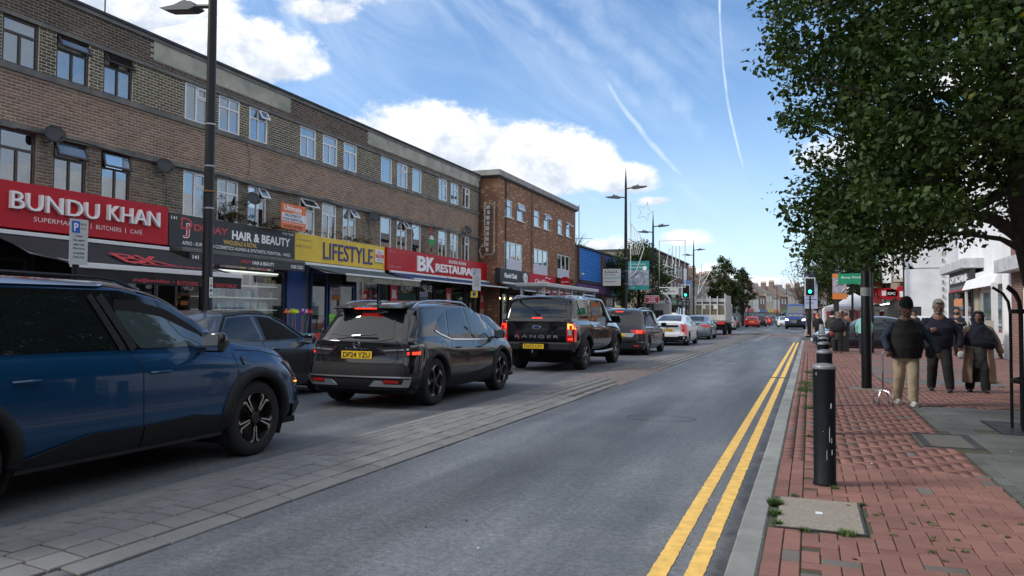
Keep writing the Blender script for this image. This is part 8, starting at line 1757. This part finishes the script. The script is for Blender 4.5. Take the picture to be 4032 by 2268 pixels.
def face(parent, hc, M, k=1.0, glasses=False, beard=None, brow=(.03, .03, .03), moust=None):
 """details on a head of radii (.078,.098,.118) centred on hc; M turns the head"""
 P = lambda x, y, z: hc+M @ Vector((x*k, y*k, z*k))
 for sg in (1, -1):
  q = MB(); ell(q, P(sg*.031, .083, .012), (.013*k, .008*k, .008*k), 10, 6, M); q.build('eye', EYEW, parent, smooth=True); q = MB(); ell(q, P(sg*.031, .0895, .012), (.0055*k, .004*k, .0055*k), 8, 6, M); q.build('iris', EYED, parent)
  q = MB(); q.tube([P(sg*.012, .094, .030), P(sg*.032, .092, .036), P(sg*.052, .080, .028)], .0045*k, 5); q.build('eyebrow', mat('brow_%02d' % int(brow[0]*100), brow, .9), parent)
 q = MB(); q.tube([P(-.022, .088, -.048), P(0, .094, -.046), P(.022, .088, -.048)], .0055*k, 6); q.build('mouth', LIP, parent)
 if glasses:
  q = MB(); G = mat('dark_glasses', (.01, .01, .012), .45)
  for sg in (1, -1): ell(q, P(sg*.033, .093, .010), (.024*k, .006*k, .017*k), 12, 8, M); q.tube([P(sg*.055, .085, .014), P(sg*.080, .02, .016)], .003*k, 4)
  q.tube([P(-.012, .098, .014), P(.012, .098, .014)], .003*k, 4); q.build('glasses', G, parent)
def headmesh(q, hc, M, neck):
 P = lambda x, y, z: hc+M @ Vector((x, y, z))
 ell(q, P(0, 0, .018), (.078, .096, .100), 20, 14, M); ell(q, P(0, .022, -.045), (.060, .070, .070), 16, 10, M); ell(q, P(0, .060, -.082), (.030, .026, .022), 10, 8, M)
 q.tube([P(0, .088, .020), P(0, .104, -.010), P(0, .110, -.022)], .010, 8, rr=[.008, .012, .014]);
 for sg in (1, -1): ell(q, P(sg*.013, .098, -.024), (.008, .009, .007), 8, 6, M); ell(q, P(sg*.080, -.002, -.004), (.010, .020, .032), 8, 8, M); ell(q, P(sg*.040, .062, -.012), (.022, .022, .020), 8, 8, M)
 limb(q, [neck, hc+M @ Vector((0, -.015, -.05))], [.055, .052])
def person(label, x, y, rz, S, p, top, legs, shoes, voxel=.012, hasgroup=None, skin=SKB, hair=None, beard=None, headtilt=(0, 0), arms=None, feet=((-.10, .10, 0), (.10, -.14, 0)), coatlen=.80, girth=1.0, glasses=False, sleeve=None, hat=None, hijab=None, sleevem=None, topz=1.47, waistz=.88, bulk=1.0, shorts=False):
 t = thing('person', label, 'person', (x, y, .1), rz, hasgroup); t.scale = (S, S, S); tilt, turn = headtilt
 M = (Matrix.Rotation(turn, 3, 'Z') @ Matrix.Rotation(-tilt, 3, 'X'))*1.16; neck = Vector((0, .0, 1.44)); hc = Vector((0, .03+.05*math.sin(tilt), 1.60-.03*tilt))
 hips = [Vector((-.09, 0, .90)), Vector((.09, 0, .90))]; L = []
 for i in (0, 1):
  fx, fy, fz = feet[i]; ank = Vector((fx, fy-.0, .09+fz)); kn = (hips[i]+ank)/2+Vector((0, .045 if fy > 0 else .07, .0)); L.append((hips[i], kn, ank))
 b = MB(); headmesh(b, hc, M, neck); limb(b, [(0, 0, .92), (0, 0, 1.15), (0, 0, 1.38)], [.12, .12, .12]); limb(b, [(0, 0, 1.38), neck], [.07, .055])
 A = arms or [[(-.19, 0, 1.38), (-.26, .02, 1.10), (-.25, .10, .86)], [(.19, 0, 1.38), (.26, .02, 1.10), (.25, .10, .86)]]
 for i, a in enumerate(A):
  a = [Vector(v) for v in a[:3]]; limb(b, [Vector((a[0].x*.72, 0, 1.30))]+a[1:], [.035, .036, .024]); hd = A[i][3] if len(A[i]) > 3 else (a[2]-a[1]); hand(b, a[2], hd, -1 if i == 0 else 1, A[i][4] if len(A[i]) > 4 else .5)
 for h, k_, an in L: limb(b, [h, k_, an], [.075, .052, .035]); ell(b, an+Vector((0, .05, -.04)), (.035, .10, .03), 10, 8)
 fuse(b, 'body', skin, t, voxel*.62, 2)
 face(t, hc, M, 1.0, glasses, brow=(.25, .25, .25) if beard == 'grey' else (.02, .015, .015))
 if legs is not None:
  q = MB(); lw = 1.0*bulk; loft(q, [(.72, 0, 0, .13, .10), (.84, 0, .0, .17*girth, .125*girth), (.97, 0, .0, .168*girth, .13*girth)], 20)
  for h, k_, an in L: limb(q, [h, k_, (an+Vector((0, 0, .02)))], [.100*lw, .080*lw, .068*lw])
  fuse(q, 'trousers', legs, t, voxel, 4, .014, 9)
 for h, k_, an in L:
  q = MB(); ell(q, (an.x, an.y+.055, an.z-.045), (.045, .125, .042), 14, 10); ell(q, (an.x, an.y-.01, an.z-.0), (.045, .055, .05), 12, 8); q.box(an.x-.043, an.x+.043, an.y-.065, an.y+.165, an.z-.09, an.z-.065); fuse(q, 'shoe', shoes, t, .008, 2)
 if top is not None:
  q = MB(); g_ = girth; loft(q, [(coatlen, 0, 0, .185*g_, .145*g_), (1.0, 0, .012, .20*g_, .160*g_), (1.2, 0, .012, .20*g_, .155*g_), (1.32, 0, .0, .185, .13), (1.40, 0, -.005, .13, .10), (1.47, 0, -.005, .07, .070)], 24)
  if not sleevem or True:
   for a in A:
    a = [Vector(v) for v in a[:3]]; e = a[1].lerp(a[2], .30 if shorts else .92); limb(q, [a[0]*.9+Vector((0, 0, .085)), a[1], e], [.060*bulk, .060*bulk, .050*bulk])
  fuse(q, 'top', sleevem or top, t, voxel, 4, .016, 8)
  if sleevem:
   q = MB(); loft(q, [(coatlen-.02, 0, 0, .195*g_, .150*g_), (.95, 0, .015, .216*g_, .178*g_), (1.2, 0, .015, .222*g_, .178*g_), (1.32, 0, .0, .196, .150), (1.41, 0, -.005, .13, .11), (1.455, 0, .0, .075, .075)], 24); fuse(q, 'waistcoat', top, t, voxel, 4, .02, 7)
  q = MB(); limb(q, [(-.05, -.04, 1.45), (-.068, .02, 1.45), (-.03, .07, 1.42)], [.018]*3, 8); limb(q, [(.05, -.04, 1.45), (.068, .02, 1.45), (.03, .07, 1.42)], [.018]*3, 8); limb(q, [(-.05, -.05, 1.47), (.05, -.05, 1.47)], [.024]*2, 8); fuse(q, 'collar', top, t, .01, 3)
 P = lambda a, b_, c_: hc+M @ Vector((a, b_, c_))
 if hat:
  q = MB(); rr_ = [(.030, .090, .112), (.055, .092, .112), (.09, .088, .105), (.135, .072, .085), (.172, .045, .05), (.188, .012, .012)]
  for (z0, a0, b0_), (z1, a1, b1_) in zip(rr_, rr_[1:]): pass
  vs = []; n = 24
  for z, a, b_ in rr_:
   for j in range(n): vs.append(P(a*math.cos(2*PI*j/n), -.006+b_*math.sin(2*PI*j/n), z))
  fs = [(i*n+j, i*n+(j+1) % n, (i+1)*n+(j+1) % n, (i+1)*n+j) for i in range(len(rr_)-1) for j in range(n)]+[tuple(range(n))[::-1], tuple(range((len(rr_)-1)*n, len(rr_)*n))]
  q.add(vs, fs); fuse(q, 'woolly_hat', hat, t, .008, 2, .005, 30)
 if hair:
  q = MB(); ell(q, P(0, -.016, .036), (.086, .098, .098), 20, 14, M); ell(q, P(0, -.055, -.01), (.080, .06, .075), 14, 10, M); ell(q, P(0, .06, .095), (.06, .035, .025), 12, 8, M); fuse(q, 'hair', hair, t, .008, 2, .012, 26)
 if beard:
  bmt = mat('grey_beard', (.20, .19, .175), .9, bump=.6, bs=90) if beard == 'grey' else mat('black_beard', (.02, .018, .015), .9, bump=.6, bs=90)
  q = MB(); ell(q, P(0, .040, -.078), (.060, .060, .040), 16, 10, M); ell(q, P(.052, .02, -.05), (.022, .05, .045), 10, 8, M); ell(q, P(-.052, .02, -.05), (.022, .05, .045), 10, 8, M); q.tube([P(-.035, .086, -.04), P(0, .102, -.034), P(.035, .086, -.04)], .009, 6); fuse(q, 'beard', bmt, t, .007, 2, .006, 40)
  q = MB(); q.tube([P(-.018, .1, -.052), P(0, .104, -.05), P(.018, .1, -.052)], .0055, 6); q.build('lips', LIP, t)
 return t, hc, M, P, L, A
KHAKI = mat('khaki_trousers', (.36, .29, .20), .9, var=.12, vs=6, bump=.3, bs=9, bd=.03); VEST = mat('black_quilted_vest', (.012, .011, .012), .85, var=.3, vs=8); DENIM = mat('dark_denim', (.020, .036, .062), .9, var=.25, vs=7, bump=.4, bs=120)
TRAIN = mat('grey_trainer', (.40, .41, .42), .7, var=.2, vs=30); BEAN = mat('dark_green_wool', (.008, .018, .017), .95, bump=.5, bs=160)
t, hc, M, P, L, A = person('older man in a dark woolly hat, black waistcoat and khaki trousers walking with a cane', 1.36, 13.0, PI+.10, .915, 0, VEST, KHAKI, TRAIN, .012, beard=None, headtilt=(.28, .12), girth=1.20, bulk=1.15, hat=BEAN, sleevem=DENIM, coatlen=.80,
 arms=[[(-.21, 0, 1.36), (-.36, .02, 1.10), (-.47, .08, .90), (-.12, .05, -1), .5], [(.21, 0, 1.36), (.34, .06, 1.10), (.30, .15, .92), (0, .15, -1), .9]], feet=((-.075, .13, 0), (.10, -.20, .005)))
q = MB(); limb(q, [P(-.03, .05, -.085), P(.03, .05, -.085)], [.025, .025]); fuse(q, 'chin_shadow_beard', mat('dark_stubble', (.06, .045, .04), .9), t, .007, 2)
bagq = MB().box(-.40, -.30, -.08, .12, .78, .98).build('shoulder_bag', VEST, t, bevel=.03)
c = thing('walking_cane', 'grey four footed walking cane held in the older man\'s right hand', 'cane', (1.04, 13.02, .1)); CM_ = mat('cane_metal', (.42, .42, .43), .3, .8)
MB().tube([(0, 0, .20), (0, 0, .48)], .012, 8).build('lower_shaft', mat('bronze_shaft', (.16, .11, .10), .4, .6), c); MB().tube([(0, 0, .48), (0, 0, .76), (.02, .0, .80), (.06, 0, .80)], .013, 8).build('upper_shaft', CM_, c)
for k, (dx, dy) in enumerate(((-.13, .07), (.08, .07), (-.07, -.12), (.12, -.12))):
 MB().tube([(0, 0, .21), (dx*.6, dy*.6, .19), (dx, dy, .10), (dx, dy, .03)], .009, 6).build('leg', CM_, c, smooth=True); MB().lathe([(.022, 0), (.022, .01), (.012, .05)], 10, (dx, dy, 0)).build('rubber_foot', mat('grey_rubber', (.12, .11, .11), .9), c)
NAVYF = mat('navy_fleece', (.007, .009, .024), .95, var=.25, vs=9, bump=.5, bs=120); BLKT = mat('black_trousers', (.011, .012, .015), .9, var=.2, vs=8); BSH = mat('black_shoe', (.012, .012, .013), .5)
GREYH = mat('grey_hair', (.19, .185, .165), .9, bump=.8, bs=120)
t, hc, M, P, L, A = person('grey bearded man in a navy fleece and black trousers, one hand raised to his chest', 2.17, 15.65, PI-.12, .955, 0, NAVYF, BLKT, BSH, .012, hair=GREYH, beard='grey', headtilt=(.30, .1), girth=1.22, bulk=1.18, coatlen=.84,
 arms=[[(.21, 0, 1.37), (.36, -.02, 1.12), (.16, .24, 1.16), (-1, .25, .12), .6], [(-.21, 0, 1.37), (-.33, -.03, 1.10), (-.34, .06, .86), (0, .1, -1), .6]], feet=((-.17, .10, 0), (.13, -.10, 0)))
q = MB(); ell(q, (-.35, .07, .70), (.06, .04, .08), 12, 8); fuse(q, 'carrier_bag', mat('clear_bag', (.42, .43, .42), .5), t, .012, 1, .02, 20)
TAN = mat('tan_coat', (.26, .185, .135), .95, var=.15, vs=5, bump=.3, bs=60); SHAWL = mat('navy_shawl', (.007, .009, .022), .95, var=.3, vs=8, bump=.4, bs=60); TUNIC = mat('black_patterned_tunic', (.012, .013, .016), .9, var=.8, vs=16, col2=(.075, .08, .085))
t, hc, M, P, L, A = person('woman in a navy head shawl and long open tan coat walking beside the men', 2.82, 15.8, PI-.05, .835, 0, None, BLKT, BSH, .012, headtilt=(.05, -.25), bulk=1.35, girth=1.15,
 arms=[[(-.20, 0, 1.34), (-.34, -.05, 1.08), (-.40, -.02, .86), (-.1, .1, -1), .5], [(.20, 0, 1.34), (.33, .02, 1.08), (.40, .10, .88), (.1, .1, -1), .5]], feet=((-.10, .12, 0), (.17, -.08, 0)))
q = MB(); loft(q, [(.50, 0, .02, .20, .14), (.7, 0, .03, .21, .17), (.95, 0, .03, .22, .18), (1.2, 0, .03, .21, .17), (1.38, 0, .0, .17, .12)], 24); fuse(q, 'tunic', TUNIC, t, .014, 3, .02, 9)
q = MB()
for sg in (1, -1):
 rings = []
 V = []; n = 14; lv = [(.20, .32, .20), (.45, .315, .21), (.8, .28, .205), (1.1, .25, .19), (1.36, .19, .14)]
 for z, rx, ry in lv:
  for j in range(n+1):
   a = PI/2*1.0-sg*(0.50+ (2.64)*j/n); V.append((rx*math.cos(a), .0+ry*math.sin(a)*1.05, z))
  for j in range(n, -1, -1):
   a = PI/2*1.0-sg*(0.50+(2.64)*j/n); V.append(((rx-.035)*math.cos(a), (ry-.035)*math.sin(a)*1.05, z))
 m_ = 2*(n+1); F = [(i*m_+j, i*m_+(j+1) % m_, (i+1)*m_+(j+1) % m_, (i+1)*m_+j) for i in range(len(lv)-1) for j in range(m_)]+[tuple(range(m_))[::-1], tuple(range((len(lv)-1)*m_, len(lv)*m_))]; q.add(V, F)
for a in A: a = [Vector(v) for v in a[:3]]; limb(q, [a[0], a[1], a[1].lerp(a[2], .9)], [.075, .075, .068])
fuse(q, 'coat', TAN, t, .012, 4, .02, 6)
q = MB(); loft(q, [(.94, -.06, .04, .22, .17), (1.02, -.03, .04, .31, .20), (1.16, 0, .03, .31, .19), (1.28, 0, .02, .26, .17), (1.37, 0, .015, .19, .15), (1.45, 0, .01, .13, .13), (1.52, 0, .02, .09, .10)], 24); fuse(q, 'shawl', SHAWL, t, .012, 4, .05, 7)
def hijab(t, P, M, m):
 q = MB(); n = 22; prof = [(-.115, .078, .08, .018), (-.07, .085, .095, .0), (0, .093, .105, -.008), (.06, .093, .108, -.008), (.105, .07, .085, -.008), (.128, .02, .03, -.01)]
 vs = []; fs = []
 for z, a, b_, yo in prof:
  for j in range(n+1):
   an = PI/2+.62+(2*PI-1.24)*j/n; vs.append(P(a*math.cos(an), yo+b_*math.sin(an), z))
  for j in range(n, -1, -1):
   an = PI/2+.62+(2*PI-1.24)*j/n; vs.append(P((a-.02)*math.cos(an), yo+(b_-.02)*math.sin(an), z))
 m_ = 2*(n+1); fs = [(i*m_+j, i*m_+(j+1) % m_, (i+1)*m_+(j+1) % m_, (i+1)*m_+j) for i in range(len(prof)-1) for j in range(m_)]+[tuple(range(m_))[::-1], tuple(range((len(prof)-1)*m_, len(prof)*m_))]
 q.add(vs, fs); q.tube([P(-.075, .055, -.09), P(0, .085, -.112), P(.075, .055, -.09)], .026, 8); q.tube([P(-.06, .07, .085), P(0, .088, .098), P(.06, .07, .085)], .018, 8); q.tube([P(-.078, .03, -.1), P(-.085, .045, -.02), P(-.075, .06, .06)], .018, 8); q.tube([P(.078, .03, -.1), P(.085, .045, -.02), P(.075, .06, .06)], .018, 8)
 fuse(q, 'headscarf', m, t, .009, 3, .008, 20)
hijab(t, P, M, SHAWL)
SKL = mat('light_brown_skin', (.36, .21, .14), .55); BLKH = mat('black_hair', (.010, .009, .008), .8, bump=.5, bs=90); NTS = mat('dark_tshirt', (.012, .015, .03), .85, var=.2)
person('young man in a dark t-shirt holding a phone by the shop on the right', 4.95, 31.4, PI-.5, .98, 0, NTS, BLKT, BSH, .016, skin=SKL, hair=BLKH, beard='black', headtilt=(.05, .35), shorts=True, arms=[[(-.19, 0, 1.38), (-.28, .02, 1.12), (-.08, .22, 1.18), (.6, .3, .6), .6], [(.19, 0, 1.38), (.28, .02, 1.12), (.14, .22, 1.08), (-.7, .4, .2), .6]])
person('man in black with a cap by the corner of the opticians', 4.55, 39.8, PI-.4, .96, 0, NTS, BLKT, BSH, .018, skin=SKL, hair=BLKH, headtilt=(.35, 0), shorts=True, arms=[[(-.19, 0, 1.38), (-.26, .02, 1.12), (-.05, .22, 1.10), (.7, .3, .1), .6], [(.19, 0, 1.38), (.26, .02, 1.12), (.1, .22, 1.08), (-.7, .3, .1), .6]])
GRS = mat('grey_brown_scarf', (.20, .17, .15), .9); t, hc, M, P, L, A = person('woman in a grey headscarf and black cape carrying a red bag', .98, 30.7, PI, .88, 0, None, BLKT, mat('brown_shoe', (.10, .05, .04), .6), .018, headtilt=(.05, 0), skin=SKL)
hijab(t, P, M, GRS); q = MB(); loft(q, [(.92, 0, .02, .30, .20), (1.1, 0, .02, .33, .22), (1.28, 0, .01, .27, .18), (1.40, 0, 0, .15, .12), (1.47, 0, 0, .09, .09)], 22); fuse(q, 'cape', mat('black_cape', (.010, .011, .013), .95), t, .018, 4, .03, 8)
q = MB(); loft(q, [(.55, 0, .01, .20, .16), (.75, 0, .01, .20, .16), (1.0, 0, .01, .2, .15)], 20); fuse(q, 'dress', mat('dark_green_dress', (.03, .035, .03), .9, var=.4), t, .018, 3, .02, 9); q = MB(); ell(q, (.24, .10, .80), (.09, .06, .13)); fuse(q, 'red_bag', mat('dark_red_bag', (.20, .02, .02), .7), t, .014, 2, .02, 12)
person('person in a mint green jacket and dark trousers partly hidden by the thick lamp post', 1.84, 30.3, 0, .92, 0, mat('mint_jacket', (.22, .52, .47), .85, var=.1), mat('navy_trousers', (.015, .02, .045), .9), BSH, .018, hair=mat('black_scarf', (.015, .012, .012), .9), girth=1.15, bulk=1.2, skin=SKL)
t, hc, M, P, L, A = person('woman in a dark parka with a pale hood walking away towards the market tent', .98, 38.8, 0, .95, 0, mat('olive_parka', (.035, .033, .028), .9, var=.2), mat('cream_trousers', (.45, .36, .28), .9), TRAIN, .018, hair=BLKH, girth=1.15, bulk=1.15, coatlen=.72)
q = MB(); limb(q, [(-.08, -.07, 1.44), (0, -.10, 1.42), (.08, -.07, 1.44)], [.04, .045, .04]); fuse(q, 'fur_hood', mat('cream_fur', (.62, .58, .5), .95), t, .014, 1, .02, 30)
person('person in black facing the camera beside the woman in the parka', .42, 44, PI, .92, 0, BLKT, BLKT, BSH, .02, hair=BLKH, skin=SKL)
for k, (x, y, c_, lb) in enumerate(((2.4, 58, (.35, .12, .06), 'shopper in a rust coat under the market tent'), (1.9, 60.5, (.45, .6, .7), 'shopper in a pale blue top by the market tent'), (-11.6, 58, (.05, .05, .06), 'dark haired pedestrian behind the people carrier'), (-11.8, 44.5, (.03, .03, .03), 'pedestrian in black by the bus shelter'))):
 person(lb, x, y, PI*(k % 2), .95, 0, mat('coat_%d' % k, c_, .9), BLKT, BSH, .022, hair=BLKH, skin=SKL)
t = thing('pram', 'dark pushchair beside the woman in the parka', 'pushchair', (.55, 39.6, .1)); MB().box(-.2, .2, -.3, .3, .35, .75).build('seat', BLKT, t, bevel=.08); MB().tube([(-.2, -.2, .7), (-.2, -.5, 1.0), (.2, -.5, 1.0), (.2, -.2, .7)], .015, 6).build('handle', BLACK, t)
for x in (-.22, .22):
 for y in (-.28, .3): MB().lathe([(.0, 0), (.12, 0), (.12, .03), (0, .03)], 14, (x, y, .12), 'X').build('wheel', TYRE, t)
